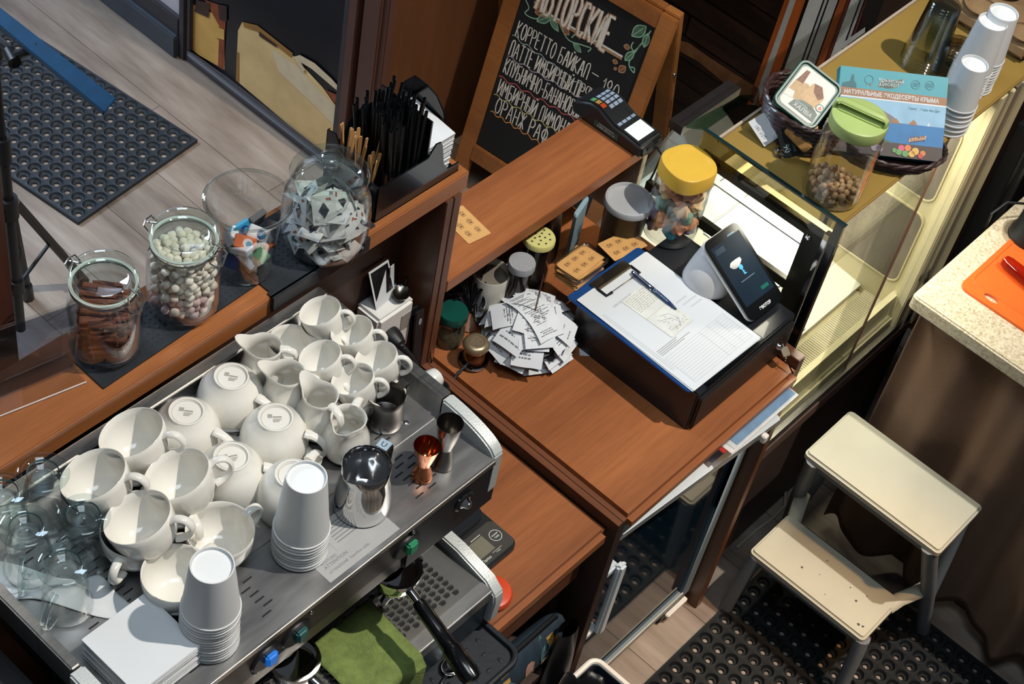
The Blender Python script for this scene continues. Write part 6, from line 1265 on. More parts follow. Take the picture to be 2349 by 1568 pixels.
o = MB().hexa([(CX0+.016, .90, 1.118), (CX0+.05, .90, 1.10), (CX0+.05, 1.135, 1.10), (CX0+.016, 1.135, 1.118), (CX0+.016, .90, 1.122), (CX0+.05, .90, 1.104), (CX0+.05, 1.135, 1.104), (CX0+.016, 1.135, 1.122)]).build('price_rail', mat('rail_white', (226, 230, 232), .4)); tag(o, 'long white price strip seen through the case side glass', 'price strip')
o = MB().box((CX0+.10, .95, .60), (CX0+.34, 1.10, .607)).build('paper_sheet', mat('printed_sheet', (196, 202, 206), .5, var=.25, scale=18)); tag(o, 'printed sheet lying low inside the case under the tray', 'paper')
# ---------------------------------------------------------------- things on the case
WICK = mat('wicker', (58, 38, 36), .4, var=.3, scale=40, coat=.3)
def basket(lab, loc, rz, a, b, H, fl=1.18):
    t = thing('wicker_basket', lab, 'basket', loc, rz); n = 30; m = MB()
    el = lambda k, q: (a*k*math.cos(q), b*k*math.sin(q))
    m.add([(*el(1, 2*PI*i/n), .002) for i in range(n)]+[(*el(1, 2*PI*i/n), 0) for i in range(n)], [tuple(range(n)), tuple(range(n, 2*n))[::-1]]+[(i, n+i, n+(i+1) % n, (i+1) % n) for i in range(n)])
    for r in range(int(H/.0056)):
        z = .003+r*.0056; k = 1+(fl-1)*z/H
        m.tube([(el(k+.018*(1 if (i+r) % 2 else -1), 2*PI*i/n)[0], el(k+.018*(1 if (i+r) % 2 else -1), 2*PI*i/n)[1], z) for i in range(n)], .0034, 5, closed=True)
    m.build('weave', WICK, t)
    m = MB()
    for i in range(n): p, q = el(1, 2*PI*i/n), el(fl, 2*PI*i/n); m.tube([(*p, 0), (*q, H)], .0022, 5)
    m.build('stakes', WICK, t)
    m = MB()
    for ph in (0, PI): m.tube([(el(fl+.025*math.cos(i*1.4+ph), 2*PI*i/48)[0], el(fl+.025*math.cos(i*1.4+ph), 2*PI*i/48)[1], H+.003*math.sin(i*1.4+ph)) for i in range(48)], .004, 6, closed=True)
    m.build('braided_rim', WICK, t); return t
ca = at(1828, 330, CZ); basket('dark wicker basket holding the tilted green-rimmed tub', (2.487, 1.055, CZ+.0006), math.radians(80), .078, .066, .075)
basket('dark wicker basket under the turquoise sweets box', (2.585, .890, CZ+.0006), math.radians(-48), .085, .056, .026)
def frame_at(c, xi, yi, lean=0):
    """matrix at c whose x and y axes look like the given image directions when seen from the counter"""
    X_ = (CR*xi[0]-CU*xi[1]).normalized(); Y_ = (CR*yi[0]-CU*yi[1]); Y_ = (Y_-X_*Y_.dot(X_)).normalized(); Z_ = X_.cross(Y_)
    T = Matrix((X_, Y_, Z_)).transposed().to_4x4(); T.translation = c; return T
def thing_m(name, lab, cat, T, grp=None):
    t = thing(name, lab, cat, T.translation, 0, grp, T.to_euler()); WORLD[t.name] = T.copy(); return t
T = frame_at(at(1853, 217, CZ+.105), (.79, .62), (.36, -.93)); T = T @ Matrix.Rotation(-.28, 4, 'X')
t = thing_m('halva_tub', 'green-rimmed rectangular tub of halva tilted in the wicker basket', 'tub', T)
GRN = mat('tub_green', (16, 74, 62), .35, var=.05)
w, h = .100, .116
m = MB(); m.prism(rrect(-w/2+.004, -h/2+.004, w/2-.004, h/2-.004, .014, 5), -.052, -.004); m.build('tub', mat('tub_cream', (206, 184, 140), .4, var=.15, scale=30), t, bev=.004)
m = MB(); m.prism(rrect(-w/2, -h/2, w/2, h/2, .016, 5), -.008, .0); m.tube([(x, y, .0005) for x, y in rrect(-w/2+.003, -h/2+.003, w/2-.003, h/2-.003, .014, 5)], .0040, 6, closed=True); ld = m.build('lid', GRN, t)
m = MB(); q = rrect(-w/2+.010, -h/2+.010, w/2-.010, h/2-.010, .011, 5); m.add([(x, y, .0006) for x, y in q], [tuple(range(len(q)))], 0)
def blob(pts, z, mi): m.add([(x, y, z) for x, y in pts], [tuple(range(len(pts)))], mi)
blob([(-.038, -.02), (-.036, .012), (-.010, .018), (.006, .004), (.0, -.018), (-.02, -.026)], .0008, 1); blob([(-.012, -.010), (-.004, .026), (.016, .030), (.030, .012), (.028, -.012), (.008, -.022)], .0009, 2)
blob([(-.002, .028), (.014, .031), (.029, .014), (.022, .003), (.006, .012)], .0010, 3); blob([(-.035, .010), (-.030, .040), (-.022, .042), (-.020, .012)], .0010, 3); blob([(-.040, -.030), (-.02, -.026), (-.024, -.012), (-.040, -.014)], .0011, 0)
blob(arc(.012, -.050, .034, .25, PI-.1, 10)+[(-.022, -.040), (.039, -.040)], .0012, 4) if False else blob([(-.020, -.041), (-.016, -.026), (.0, -.016), (.020, -.014), (.038, -.022), (.039, -.041)], .0012, 4)
blob([(.034+.0085*math.cos(a), -.008+.0085*math.sin(a)) for a in [k*PI/8 for k in range(16)]], .0013, 4); blob([(.034+.0065*math.cos(a), -.008+.0065*math.sin(a)) for a in [k*PI/8 for k in range(16)]], .0014, 0); blob([(.030, -.010), (.034, -.003), (.039, -.009), (.035, -.013)], .0015, 5)
m.text('ХАЛВА', .0125, .010, -.0375, .0016, 6); m.text('подсолнечная', .004, .002, -.026, .0016, 6, rot=0); m.text('ВЕСТА', .005, .022, -.0225, .0016, 7)
m.build('label', [mat('label_pale', (206, 206, 196), .4), mat('halva_beige', (190, 158, 116), .5, var=.15, scale=120), mat('halva_tan', (200, 166, 124), .5, var=.1, scale=120), mat('halva_seed', (128, 84, 62), .5, var=.4, scale=300), mat('label_green', (22, 66, 56), .4), mat('label_red', (190, 96, 60), .4), mat('label_white', (224, 226, 222), .5), mat('label_tan', (120, 110, 84), .5)], ld, smooth=False)
o = MB().box((-.045, -.03, -.012), (.045, .03, .012)).build('snack_pack', mat('snack_wrap', (196, 150, 90), .35, var=.4, scale=40), bev=.003); put(o, (2.455, 1.035, CZ+.035), (.5, .2, .4)); tag(o, 'tan snack wrapper lying deep in the basket beside the halva', 'snack')
# turquoise sweets box
q = [Vector((2.4815, .969, 1.254)), Vector((2.616, .802, 1.266)), Vector((2.715, .890, 1.370)), Vector((2.581, 1.057, 1.358))]
X_ = (q[1]-q[0]).normalized(); Y_ = q[3]-q[0]; bw = (q[1]-q[0]).length; Y_ = (Y_-X_*Y_.dot(X_)); bh = Y_.length; Y_.normalize(); Z_ = X_.cross(Y_)
T = Matrix((X_, Y_, Z_)).transposed().to_4x4(); T.translation = q[0]
t = thing_m('sweets_box', 'turquoise box of fruit sweets with seaside picture, leaning on the second basket', 'sweets box', T)
bx = MB().box((0, 0, -.030), (bw, bh, 0)).build('carton', mat('turquoise', (36, 146, 160), .4, var=.03), t, bev=.0008)
m = MB(); U = lambda u, v: (u*bw, v*bh)
def rect(u0, v0, u1, v1, z, mi): m.add([(*U(u0, v0), z), (*U(u1, v0), z), (*U(u1, v1), z), (*U(u0, v1), z)], [(0, 1, 2, 3)], mi)
def bp(pts, z, mi): m.add([(*U(*p), z) for p in pts], [tuple(range(len(pts)))], mi)
z1 = .0004
rect(.0, .66, 1, .755, z1, 0); rect(0, .645, 1, .66, z1, 1); rect(0, .37, 1, .645, z1, 2); rect(0, .155, 1, .40, z1*1.2, 3); rect(0, .0, 1, .165, z1*1.4, 4)
bp([(.04, .60), (.10, .63), (.2, .635), (.3, .60), (.42, .53), (.52, .47), (.58, .41), (.60, .39), (.0, .38), (0, .57)], z1*1.5, 5); bp([(.5, .395), (.53, .44), (.55, .455), (.58, .41), (.60, .392)], z1*1.7, 6); bp([(.66, .395), (.69, .43), (.71, .46), (.735, .43), (.75, .395)], z1*1.7, 6)
bp([(.84, .40), (.85, .45), (.865, .40)], z1*1.7, 1); bp([(0, .15), (.35, .16), (.55, .155), (.5, .18), (.35, .22), (.2, .24), (0, .24)], z1*1.8, 7)
for u, v, r, c_ in ((.38, .09, .038, 8), (.42, .08, .03, 8), (.62, .11, .03, 9), (.68, .12, .03, 10), (.75, .09, .034, 11), (.6, .06, .028, 12), (.66, .05, .03, 12), (.82, .075, .026, 10), (.72, .055, .03, 11), (.56, .075, .022, 12), (.8, .04, .024, 13)):
    m.add([(u*bw+r*bw*math.cos(a), v*bh+r*bw*math.sin(a), z1*1.9+.0001*c_) for a in [k*PI/7 for k in range(14)]], [tuple(range(14))], c_)
bp([(.68, .19), (.83, .235), (.84, .285), (.69, .24)], z1*4, 14)
lf_ = [(.36, .80), (.38, .87), (.44, .90), (.5, .89), (.56, .91), (.585, .925), (.565, .86), (.52, .81), (.45, .79), (.4, .80)]
bp([(a*1.02-.0095, b*1.0) for a, b in lf_], z1*1.5, 0); bp([(.475+(a-.475)*.92, .855+(b-.855)*.9) for a, b in lf_], z1*2, 15)
for cx_, cy_ in ((.27, .87), (.70, .87), (.83, .88)): m.ribbon([(cx_*bw+.0085*math.cos(a), cy_*bh+.0085*math.sin(a)) for a in [k*PI/10 for k in range(21)]], .0009, 16, z1*1.5)
for k in range(4): m.ribbon([(.665*bw+.002, (.85+k*.013)*bh), (.735*bw-.002, (.85+k*.013)*bh)], .0005, 16, z1*1.5); m.ribbon([(.80*bw, (.86+k*.013)*bh), (.86*bw, (.86+k*.013)*bh)], .0005, 16, z1*1.5)
bp([(.245, .80), (.27, .83), (.265, .81)], z1*2, 6); bp([(.275, .81), (.30, .83), (.295, .80)], z1*2, 6); bp([(.03, .76), (.03, .80), (.07, .82), (.10, .83), (.11, .90), (.12, .92), (.13, .90), (.135, .84), (.16, .80), (.16, .76)], z1*1.5, 16)
m.text('НАТУРАЛЬНЫЕ ЭКОДЕСЕРТЫ КРЫМА', .0118, .49*bw, .682*bh, z1*2, 1, sx=.84, bold=.00025); m.text('Крымский', .010, .475*bw, .862*bh, z1*3, 1); m.text('Десерт', .011, .46*bw, .818*bh, z1*3, 1); m.text('Гурзуф, Гора Аю-Даг', .0062, .80*bw, .575*bh, z1*2.4, 16)
m.text('ручная', .0085, .762*bw, .243*bh, z1*5, 17, rot=.2); m.text('работа', .0085, .765*bw, .207*bh, z1*5, 17, rot=.2)
C_ = lambda n, c_, **k: mat(n, c_, .45, **k)
m.build('front_print', [C_('band_brown', (150, 104, 66)), C_('print_white', ()), C_('sky_blue', (136, 178, 206), var=.12, scale=20), C_('sea_blue', (20, 110, 168), var=.15, scale=30), C_('choc_brown', (60, 44, 38)), C_('cliff', (116, 106, 110), var=.25, scale=40), C_('rock', (150, 106, 74)), C_('shrub', (62, 92, 60), var=.3, scale=120),
    C_('lilac_sweet', (176, 160, 176)), C_('pink_fruit', (206, 84, 120)), C_('orange_fruit', (216, 120, 60)), C_('yellow_fruit', (220, 172, 80)), C_('green_fruit', (96, 150, 84)), C_('red_fruit', (190, 60, 50)), C_('tag_peach', (206, 170, 136)), C_('leaf_green', (26, 78, 70)), C_('seal_teal', (20, 96, 108)), C_('ink_brown', (104, 44, 30))], bx, smooth=False)
m = MB(); m.T = T @ Matrix.Translation((bw+.0004, 0, 0)) @ Matrix.Rotation(PI/2, 4, 'Y')
m.add([(.015+.008*math.cos(a), .88*bh+.013*math.sin(a), 0) for a in [k*PI/8 for k in range(16)]], [tuple(range(16))]); m.add([(.015+.006*math.cos(a), .1*bh+.010*math.sin(a), 0) for a in [k*PI/8 for k in range(16)]], [tuple(range(16))])
m.build('side_print', C_('print_white', ()), bx, world=True, smooth=False)
# nut jar with green lid
c = at(1908, 448, CZ); t = thing('nut_jar', 'clear jar a third full of nuts with a pale green handled lid', 'jar', (c.x+.004, c.y+.006, CZ+.0006), img_dir(1957, 250, CZ+.2, 1, .45)); JC = Vector(t.location)
t.rotation_euler = (0, 0, t.rotation_euler.z)
rb = lambda an, r, z: (r*(1+.012*math.cos(40*an)*(1 if z > .150 else 0)), z)
MB().lathe([(0, .003), (.042, .002), (.050, 0), (.056, .006), (.0575, .02), (.0585, .115), (.057, .121), (.0585, .127), (.0570, .133), (.0575, .140), (.0560, .158), (.0490, .170), (.0470, .173), (.0455, .170), (.0545, .157), (.0565, .115), (.0565, .02), (.052, .009), (0, .008)], 80, 0, rb).build('body', glass('pet_plastic', (251, 252, 252), 1, .35, .04, .05, .9), t, ang=60)
GLD = mat('lid_lime', (170, 190, 116), .4, var=.03)
MB().lathe([(.048, .166), (.0535, .167), (.0545, .170), (.0545, .187), (.0535, .191), (.050, .193), (0, .193)], 56).build('lid', GLD, t)
m = MB(); m.prism([(x, y) for x, y in rrect(-.046, -.011, .046, .011, .010, 5)], .1925, .196)
m.tube([(-.049, 0, .182), (-.0525, 0, .192), (-.050, 0, .206), (-.040, 0, .2115), (.040, 0, .2115), (.048, 0, .206), (.050, 0, .198), (.0475, 0, .192)], .0078, 10, flat=.45); m.build('lid_handle', GLD, t)
pts = []; tr_ = 0; rr = random.Random(9); nut = MB().ball((0, 0, 0), .0072, 12, 0, (1, .9, .86)).build('nut', mat('nut_tan', (196, 156, 108), .55, var=.18, scale=120)); n = 0
while len(pts) < 74 and tr_ < 20000:
    tr_ += 1; z = rr.uniform(.0165, .052); r = .047*math.sqrt(rr.random()); a = rr.uniform(0, 2*PI); p = (r*math.cos(a), r*math.sin(a), z)
    if z > .030+.022*(.5-.5*p[0]/.047): continue
    if all(math.dist(p, q) > .0125 for q in pts): pts.append(p)
for p in pts:
    o = nut if n == 0 else nut.copy()
    if n: COL.objects.link(o)
    put(o, (JC.x+p[0], JC.y+p[1], JC.z+p[2]), (rr.uniform(0, 6), rr.uniform(0, 6), rr.uniform(0, 6))); s = rr.uniform(.9, 1.1); o.scale = (s, s, s); tag(o, 'round tan nut inside the green-lidded jar', 'nut', 'nuts in the green-lidded jar'); n += 1
# price tags
T = frame_at(at(1753, 296, CZ+.028), (.62, .78), (.30, -.95)); T = Matrix.Translation((0, 0, 0)) @ T
t = thing_m('price_tag', 'white folded price tag reading 180 rub before the basket', 'price tag', T)
m = MB(); m.prism([(-.030, -.016), (.027, -.021), (.030, .016), (-.026, .019)], -.0005, .0003); cdt = m.build('card', PAPER, t, smooth=False)
m = MB(); m.text('180 руб', .0095, 0, -.012, .0006, 0); m.build('lettering', INK, cdt, smooth=False)
T = frame_at(at(1812, 325, CZ+.030), (.45, .9), (.55, -.8)); T = T @ Matrix.Rotation(.5, 4, 'Y')
t = thing_m('price_tag', 'black chalk price tag reading 90 in a metal clip', 'price tag', T)
cdt = MB().prism([(-.034, -.018), (.030, -.022), (.034, .016), (-.030, .020)], -.0008, .0004).build('card', mat('slate_black', ()), t, smooth=False)
m = MB(); m.text('90', .018, .010, -.016, .0007, 0); m.text('маршмеллоу', .0075, 0, .002, .0007, 0); m.build('lettering', mat('chalk_ice', ()), cdt, smooth=False)
m = MB(); m.T = Matrix.Translation((.012, -.026, -.004)); m.lathe([(.007, -.008), (.0085, -.008), (.0085, .008), (.007, .008), (.007, -.008)], 24); m.build('clip', CHROME, t)
# cup stacks on the case
paper_stack(2237, 146, 6, .0275, .0385, .098, .0125, 'on the case, nearest of three stacks, drop printed', 'paper cups in the near case stack', CZ, ang((2220, 200), (2250, 200), CZ+.1))
paper_stack(2278, 50, 9, .030, .040, .118, .0075, 'on the case, tall middle stack of three', 'paper cups in the middle case stack', CZ)
paper_stack(2304, 28, 11, .030, .040, .112, .0075, 'on the case, farthest of three', 'paper cups in the far case stack', CZ)
c = at(2112, 148, CZ); PC = glass('clear_cup', (247, 249, 249), .95, .14, .05); pr = None
for k in range(5):
    loc = (c.x, c.y, CZ+.001+k*.0075)
    lab = 'clear plastic tumbler turned over, top of its stack behind the sweets box' if k == 4 else 'clear plastic tumbler in the overturned stack behind the sweets box'
    if pr is None: pr = MB().lathe([(.0455, 0), (.0475, .001), (.0475, .004), (.0445, .006), (.041, .05), (.036, .10), (.0335, .128), (.030, .132), (0, .131), (0, .1302), (.029, .131), (.0328, .127), (.0352, .10), (.0402, .05), (.0438, .006), (.0455, .0)], 44).build('clear_cup', PC, ang=50); o = pr
    else: o = pr.copy(); COL.objects.link(o)
    put(o, loc); tag(o, lab, 'plastic cup', 'clear tumblers in the overturned stack' if k < 4 else None)
c = at(2178, 165, CZ); pr = None
for k in range(4):
    if pr is None: pr = MB().lathe([(.046, 0), (.047, .004), (.044, .008), (.042, .02), (.034, .035), (.02, .043), (.008, .045)], 36).build('dome_lid', glass('dome_plastic', (244, 242, 236), .9, .2, .1), solid=.0006); o = pr
    else: o = pr.copy(); COL.objects.link(o)
    put(o, (c.x+.012, c.y+.004, CZ+.001+k*.009), (.03*k, 0, 0)); tag(o, 'clear domed cup lid beside the overturned tumblers', 'cup lid', 'domed lids on the case')
c = at(2335, 150, CZ); t = thing('cup_carrier', 'brown cardboard cup carrier behind the paper cup stacks', 'cup carrier', (3.10, .955, CZ+.001))
CARD = mat('cardboard', (146, 118, 84), .85, var=.12, scale=30)
m = MB(); m.hexa([(3.055, .865, CZ+.012), (3.30, .865, CZ+.012), (3.30, 1.10, CZ+.012), (3.055, 1.10, CZ+.012), (3.06, .870, CZ+.045), (3.30, .870, CZ+.045), (3.30, 1.09, CZ+.045), (3.06, 1.09, CZ+.045)]); m.build('tray', CARD, t, world=True, bev=.008)
for x, y in ((3.10, .90), (3.20, .90), (3.10, 1.01), (3.20, 1.01)): m = MB(); m.T = Matrix.Translation((x, y, CZ)); m.lathe([(.028, .001), (.034, .05), (.042, .054), (.036, .05), (.026, .012), (0, .012)], 20); m.build('cup_well', CARD, t, world=True)
m = MB(); m.hexa([(3.15, .90, CZ+.04), (3.30, .90, CZ+.04), (3.30, .91, CZ+.04), (3.15, .91, CZ+.04), (3.17, .91, CZ+.11), (3.30, .91, CZ+.11), (3.30, .92, CZ+.11), (3.17, .92, CZ+.11)]); m.build('handle_flap', CARD, t, world=True, bev=.002)
# ================================================================ fridge, stool and the counter on the right
t = thing('glass_fridge', 'small white framed glass door fridge under the right worktop', 'fridge', (2.02, 1.05, 0))
FW_ = mat('fridge_white', (206, 216, 222), .4, var=.02); FG = mat('fridge_grey', (120, 138, 150), .4, var=.05)
m = MB(); x0, x1, y0, y1, z0, z1 = 1.745, 2.287, .862, 1.34, .045, .85; w = .03
for a, b in (((x0, y0, z0), (x0+w, y1, z1)), ((x1-w, y0, z0), (x1, y1, z1)), ((x0, y0, z0), (x1, y1, z0+w)), ((x0, y0, z1-w), (x1, y1, z1)), ((x0, y1-w, z0), (x1, y1, z1))): m.box(a, b)
m.build('cabinet', mat('fridge_inner', (44, 54, 62), .4), t, world=True)
for z in (.30, .52, .70):
    m = MB()
    for k in range(18): m.cyl((x0+w, y0+.02+k*.024, z), (x1-w, y0+.02+k*.024, z), .0016, 5)
    m.cyl((x0+w, y0+.02, z), (x0+w, y1-w, z), .003, 6); m.cyl((x1-w, y0+.02, z), (x1-w, y1-w, z), .003, 6); m.build('wire_shelf', mat('wire_grey', (110, 124, 134), .4, .3), t, world=True)
d = MB(); d.box((1.742, .830, .05), (1.768, .860, .80)).box((2.252, .830, .05), (2.290, .860, .80)).box((1.768, .830, .05), (2.252, .860, .078)).box((1.768, .830, .775), (2.252, .860, .80)); dr = d.build('door', FG, t, world=True, bev=.002)
MB().box((1.768, .827, .078), (2.252, .8305, .0825)).build('door_trim', mat('trim_pale', (186, 184, 172), .4), dr, world=True)
MB().box((1.768, .838, .078), (2.252, .846, .775)).build('door_glass', mat('door_glass_dark', (12, 30, 44), .05, var=.1, spec=.5), dr, world=True, label='dark reflecting glass')
m = MB(); m.hexa([(1.742, .818, .80), (2.290, .818, .80), (2.290, .862, .80), (1.742, .862, .80), (1.742, .836, .852), (2.290, .836, .852), (2.290, .862, .852), (1.742, .862, .852)]); m.build('header', mat('header_blue_shade', (110, 150, 178), .4), t, world=True, bev=.003)  # blue tone paints the shade on the header into its colour
m = MB(); m.hexa([(1.775, .824, .735), (2.235, .786, .735), (2.245, .829, .735), (1.77, .829, .735), (1.775, .806, .80), (2.245, .770, .80), (2.25, .829, .806), (1.77, .829, .806)]); lb = m.build('lamp_hood', FW_, t, world=True, bev=.006)
MB().box((2.190, .766, .762), (2.206, .778, .782)).build('catch', WHITE, lb, world=True, bev=.002)
h0 = aty(1436, 1276, .80); zt = h0.z
hx = 1.776
m = MB(); m.box((hx, .786, zt-.24), (hx+.024, .802, zt)); h = m.build('handle', FW_, dr, world=True, bev=.005)
for z in (zt-.014, zt-.238): m = MB(); m.box((hx-.024, .800, z-.012), (hx+.014, .832, z+.008)); m.build('handle_bracket', FW_, h, world=True, bev=.004)
MB().box((2.19, .832, .012), (2.285, .86, .05)).box((1.75, .832, .012), (1.85, .86, .05)).build('foot_bracket', BLACK, t, world=True); MB().box((2.205, .822, .022), (2.282, .834, .034)).build('hinge', WHITE, t, world=True, bev=.002)
for x in (1.80, 2.24): MB().cyl((x, 1.28, 0), (x, 1.28, .046), .02, 12).cyl((x, .90, 0), (x, .90, .046), .02, 12).build('foot', BLACK, t, world=True)
# folders on top of the fridge
t = thing('document_folder', 'clear plastic folder of papers with red edge stuffed under the worktop', 'folder', (2.15, .80, .852))
MB().box((2.035, .778, .8525), (2.275, .95, .8555)).build('red_cover', mat('folder_red', (176, 44, 40), .4), t, world=True)
for k, cl in enumerate(((206, 206, 204), (190, 194, 198), (110, 140, 170))): m = MB(); m.box((2.045+.012*k, .766+.003*k, .8557+.0012*k), (2.272-.002*k, .95, .8568+.0012*k)); m.build('paper_pack', mat('pack%d' % k, cl, .6, var=.1, scale=40), t, world=True)
# pale trailing cable and adapter
o = MB().tube([tuple(at(1840, 1030, .12)), tuple(at(1826, 1060, .09)), tuple(at(1803, 1110, .03)), tuple(at(1800, 1160, .006)), tuple(at(1770, 1190, .006)), tuple(at(1735, 1215, .006)), tuple(at(1690, 1255, .006))], .003, 6).build('white_cable', mat('cable_white', (176, 164, 146), .6)); tag(o, 'thin pale cable trailing over the floor between fridge and stool', 'cable')
t = thing('power_adapter', 'grey plastic power adapter hanging by the display case base', 'adapter', tuple(at(1840, 1022, .14)))
m = MB(); a, b = at(1805, 1052, .13), at(1885, 995, .16); m.tube([a, a.lerp(b, .2), a.lerp(b, .7), b], [.006, .016, .024, .018], 10, flat=.5); m.build('body', mat('adapter_grey', (130, 118, 106), .6), t, world=True)
# step stool
t = thing('step_stool', 'pale beige plastic two step stool on the holed rubber mat', 'step stool', (2.51, .59, 0))
ST = mat('stool_beige', (178, 174, 158), .5, var=.05, scale=7); STL = mat('stool_grey', (112, 118, 124), .5, var=.05)
def slabr(x0, y0, x1, y1, z, th, r, nm, mt): m = MB(); m.prism(rrect(x0, y0, x1, y1, r, 6), z-th, z); return m.build(nm, mt, t, world=True, bev=.006, bseg=3)
slabr(2.468, .402, 2.658, .768, .50, .024, .012, 'top_step', ST)
m = MB(); q = rrect(2.346, .428, 2.505, .752, .012, 6); m.prism(q, .224, .25); lw_ = m.build('lower_step', ST, t, world=True, bev=.006, bseg=3)
m = MB(); r_ = random.Random(2)
for x, y, r in ((.40, .64, .003), (.415, .60, .0015), (.42, .50, .003), (.45, .49, .002), (.44, .53, .002), (.372, .46, .004), (.375, .45, .003), (.46, .61, .002), (.38, .56, .0015)): m.add([(2.0+x+r*math.cos(a)*r_.uniform(.7, 1.2), y+r*math.sin(a)*r_.uniform(.7, 1.2), .2505) for a in [k*PI/5 for k in range(10)]], [tuple(range(10))])
m.build('scuff_marks', mat('scuff', (74, 70, 62), .8), lw_, world=True, smooth=False)
for y, yb in ((.418, .376), (.752, .792)):
    s = 1 if y < .6 else -1
    m = MB(); m.tube([(2.47, y+s*.024, .236), (2.51, y+s*.016, .238), (2.555, y-s*.002, .242), (2.578, y-s*.010, .250)], .0175, 10, flat=.75); m.build('side_arm', ST, t, world=True)
    m = MB(); m.tube([(2.482, y+s*.010, .486), (2.492, y+s*.006, .455), (2.575, (y+yb)/2, .24), (2.664, yb, .003)], [.022, .0185, .018, .017], 10); m.build('rear_leg', STL, t, world=True)
    m = MB(); m.tube([(2.645, y+s*.010, .486), (2.640, y+s*.006, .44), (2.612, (y+yb)/2, .15)], [.020, .018, .016], 10); m.build('brace_leg', STL, t, world=True)
    m = MB(); m.tube([(2.362, y+s*.018, .232), (2.357, y+s*.012, .18), (2.348, y+s*.002, .003)], [.019, .0175, .016], 10); m.build('front_leg', STL, t, world=True)
for x0, x1, z in ((2.478, 2.494, .468), (2.640, 2.654, .468)): m = MB(); m.box((x0, .415, z-.012), (x1, .755, z+.01)); m.build('under_rail', STL, t, world=True, bev=.003)
m = MB(); m.box((2.356, .435, .205), (2.370, .737, .228)); m.build('under_rail', STL, t, world=True, bev=.003)
# right counter and its curtain
t = thing('stone_counter', 'speckled beige stone counter at the right edge with an orange board', 'counter', (3.0, .4, .86))
def stone():
    tt = NT('speckled_stone'); p = tt.n('ShaderNodeBsdfPrincipled'); tt.l(p.outputs[0], tt.out.inputs[0]); v = coords(tt)
    c = ramp(tt, noise(tt, v, 160, 4, .7), [(.32, lin((150, 132, 106))), (.5, lin((196, 184, 158))), (.68, lin((212, 204, 186)))]); tt.l(c, p.inputs['Base Color']); p.inputs['Roughness'].default_value = .45; return tt.m
MB().prism(rrect(2.653, -.5, 3.57, .752, .012, 4), .862, .90).build('top', stone(), t, world=True, bev=.004, bseg=3)
MB().box((2.80, -.5, 0), (3.57, .70, .862)).build('carcass', DARKWOOD, t, world=True)
m = MB()
def curtain(u, v):
    y = .735-.85*u; z = .858-.80*v; k = .020+.022*v; f = math.sin(u*30+.9*math.sin(u*7))+.35*math.sin(u*57+1); ruff = .006*math.sin(u*120) if v < .05 else 0
    return (2.712+k*f*.75+.012*v*math.sin(u*5), y+.01*v*math.sin(u*20), z+ruff)
o = MB().grid(220, 30, curtain).build('curtain', mat('taupe_cloth', (122, 96, 78), .85, var=.06, scale=200, sss=0), solid=.002); tag(o, 'taupe gathered curtain hanging below the stone counter', 'curtain')
def curtain2(u, v): y = -.03-.25*u; z = .50-.44*v; return (2.62+.03*math.sin(u*9+1)-.12*v*(1-u)*.5, y+.12*v*.5, z)
t = thing('chopping_board', 'orange plastic chopping board on the stone counter', 'chopping board', (2.86, .58, .90))
q = [(2.752, .687), (2.752, .40)]
m = MB(); oq = rrect(2.752, .46, 3.05, .697, .022, 6); hq = [(2.776+.009*math.cos(a)*(1.5 if False else 1), .628+.018*math.sin(a)) for a in [k*PI/10 for k in range(20)]]
def plate_hole(m, outer, hole, z0, z1, mi=0):
    import mathutils.geometry as g
    vs = outer+hole; tri = g.tessellate_polygon([[Vector((x, y, 0)) for x, y in outer], [Vector((x, y, 0)) for x, y in hole]]); n = len(vs); no = len(outer)
    fs = []
    for a in tri:
        A, B, C_ = (Vector(vs[i]) for i in a); cr = (B-A).x*(C_-A).y-(B-A).y*(C_-A).x; a = a if cr > 0 else a[::-1]
        fs += [tuple(i+n for i in a), tuple(a[::-1])]
    fs += [(i, (i+1) % no, n+(i+1) % no, n+i) for i in range(no)]+[(no+(i+1) % (n-no), no+i, n+no+i, n+no+(i+1) % (n-no)) for i in range(n-no)]
    m.add([(x, y, z0) for x, y in vs]+[(x, y, z1) for x, y in vs], fs, mi)
plate_hole(m, oq, hq, .9004, .907); m.build('board', mat('board_orange', (222, 100, 40), .4, var=.04), t, world=True, bev=0)
m = MB(); m.tube([(x, y, .9072) for x, y in rrect(2.788, .47, 3.04, .687, .016, 5)], .0016, 5, closed=True); m.build('ridge', mat('board_orange', ()), t, world=True)
t = thing('glass_tumbler', 'pink tinted clear tumbler lying on the orange board', 'tumbler', tuple(at(2318, 612, .92)))
a, b = at(2305, 597, .924), at(2372, 652, .924); d = (b-a).normalized()
m = MB(); m.tube([a-d*.006, a, a+d*.012, a+d*.05, b], [.004, .013, .0155, .0165, .017], 16); m.build('shell', glass('pink_glass', (216, 150, 130), .9, .35), t, world=True)
t = thing('blender_base', 'black round appliance foot at the right edge of the stone counter', 'appliance', (3.02, .79, .9))
c = at(2362, 548, .90); m = MB(); m.T = Matrix.Translation((c.x, c.y, .9005)); m.lathe([(0, 0), (.05, 0), (.052, .004), (.050, .018), (.044, .03), (.04, .09), (0, .092)], 28); m.build('body', BLACK, t, world=True); m = MB(); m.T = Matrix.Translation((c.x, c.y, .9003)); m.lathe([(.05, 0), (.062, 0), (.06, .003), (.05, .004)], 28); m.build('rubber_ring', mat('ring_taupe', (150, 132, 108), .7), t, world=True)
o = MB().tube([tuple(at(2349+20, 468, .95)), tuple(at(2310, 464, .97)), tuple(at(2275, 490, .95)), tuple(at(2262, 520, .88)), tuple(at(2258, 545, .80))], .003, 8).build('appliance_cord', BLACK); tag(o, 'thin black cord arching over the back edge of the stone counter', 'cord')
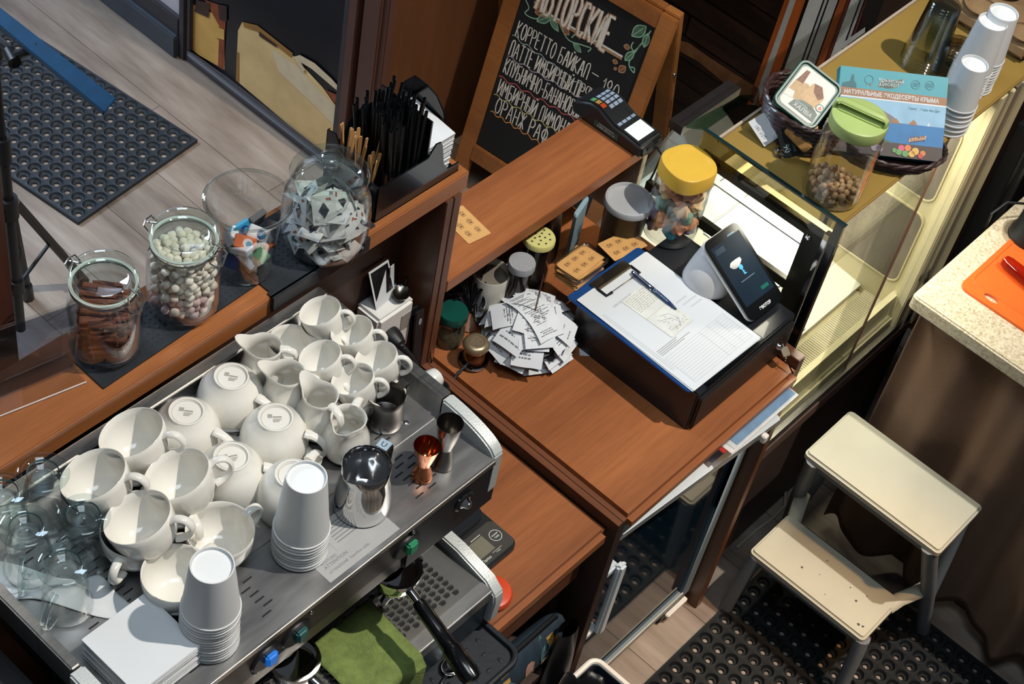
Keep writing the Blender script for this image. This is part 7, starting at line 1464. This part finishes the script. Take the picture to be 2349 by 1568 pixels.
t = thing('dark_appliance', 'tall black cabinet standing behind the stone counter beside the case', 'cabinet', (3.35, .8, 0))
MB().box((3.10, .79, 0), (3.495, .83, 1.08)).build('side', mat('cab_black', (20, 22, 26), .5), t, world=True, bev=.003); MB().box((3.135, .782, 0), (3.165, .79, 1.08)).build('edge_strip', mat('cab_grey', (64, 62, 58), .5), t, world=True)
# ================================================================ light
def area(name, loc, look, size, power, col, sy=None, spread=PI):
    l = bpy.data.lights.new(name, 'AREA'); l.energy = power; l.color = col; l.size = size; l.spread = spread
    if sy: l.shape = 'RECTANGLE'; l.size_y = sy
    o = bpy.data.objects.new(name, l); COL.objects.link(o); o.location = loc
    o.rotation_euler = (Vector(look)-Vector(loc)).to_track_quat('-Z', 'Y').to_euler(); return o
def spot(name, loc, look, power, col, r, ang, blend=.4):
    l = bpy.data.lights.new(name, 'SPOT'); l.energy = power; l.color = col; l.shadow_soft_size = r; l.spot_size = ang; l.spot_blend = blend
    o = bpy.data.objects.new(name, l); COL.objects.link(o); o.location = loc
    o.rotation_euler = (Vector(look)-Vector(loc)).to_track_quat('-Z', 'Y').to_euler(); return o
spot('ceiling_spot', (2.85, -.75, 5.9), (1.5, 1.1, 1.1), 980, (1, .93, .83), .045, math.radians(44), .5)
area('window_daylight', (1.2, 5.2, 3.2), (1.9, 2.6, 0), 1.6, 140, (.66, .82, 1), 1.2)
area('fill_area', (.6, .2, 5.2), (1.3, 1.3, .8), 1.4, 48, (.80, .91, 1))  # added fill light, stands for no real fixture
spot('aisle_spot', (2.3, -.6, 3.4), (1.98, .50, 0), 240, (1, .58, .24), .05, math.radians(23), .6)
spot('wall_spot', (1.9, 1.7, 3.9), (3.0, 2.2, .6), 70, (1, .66, .34), .06, math.radians(40), .8)
area('case_strip_lamp', (2.64, .95, 1.215), (2.64, 1.0, .5), .5, 6.5, (1, .93, .76), .05)
area('case_shelf_lamp', (2.64, 1.2, .93), (2.64, 1.05, .5), .5, 2.5, (1, .93, .76), .04)
wd = bpy.data.worlds.new('world'); SC.world = wd; wd.use_nodes = True
bg = wd.node_tree.nodes['Background']; bg.inputs[0].default_value = (.55, .62, .72, 1); bg.inputs[1].default_value = .12
SC.view_settings.view_transform = 'Standard'; SC.view_settings.look = 'None'; SC.view_settings.gamma = 1; SC.view_settings.use_curve_mapping = False
SC.view_settings.exposure = 0
SC.cycles.transparent_max_bounces = 48; SC.cycles.max_bounces = 10; SC.cycles.use_denoising = True
SC.cycles.caustics_reflective = False; SC.cycles.caustics_refractive = False; SC.cycles.sample_clamp_indirect = 4
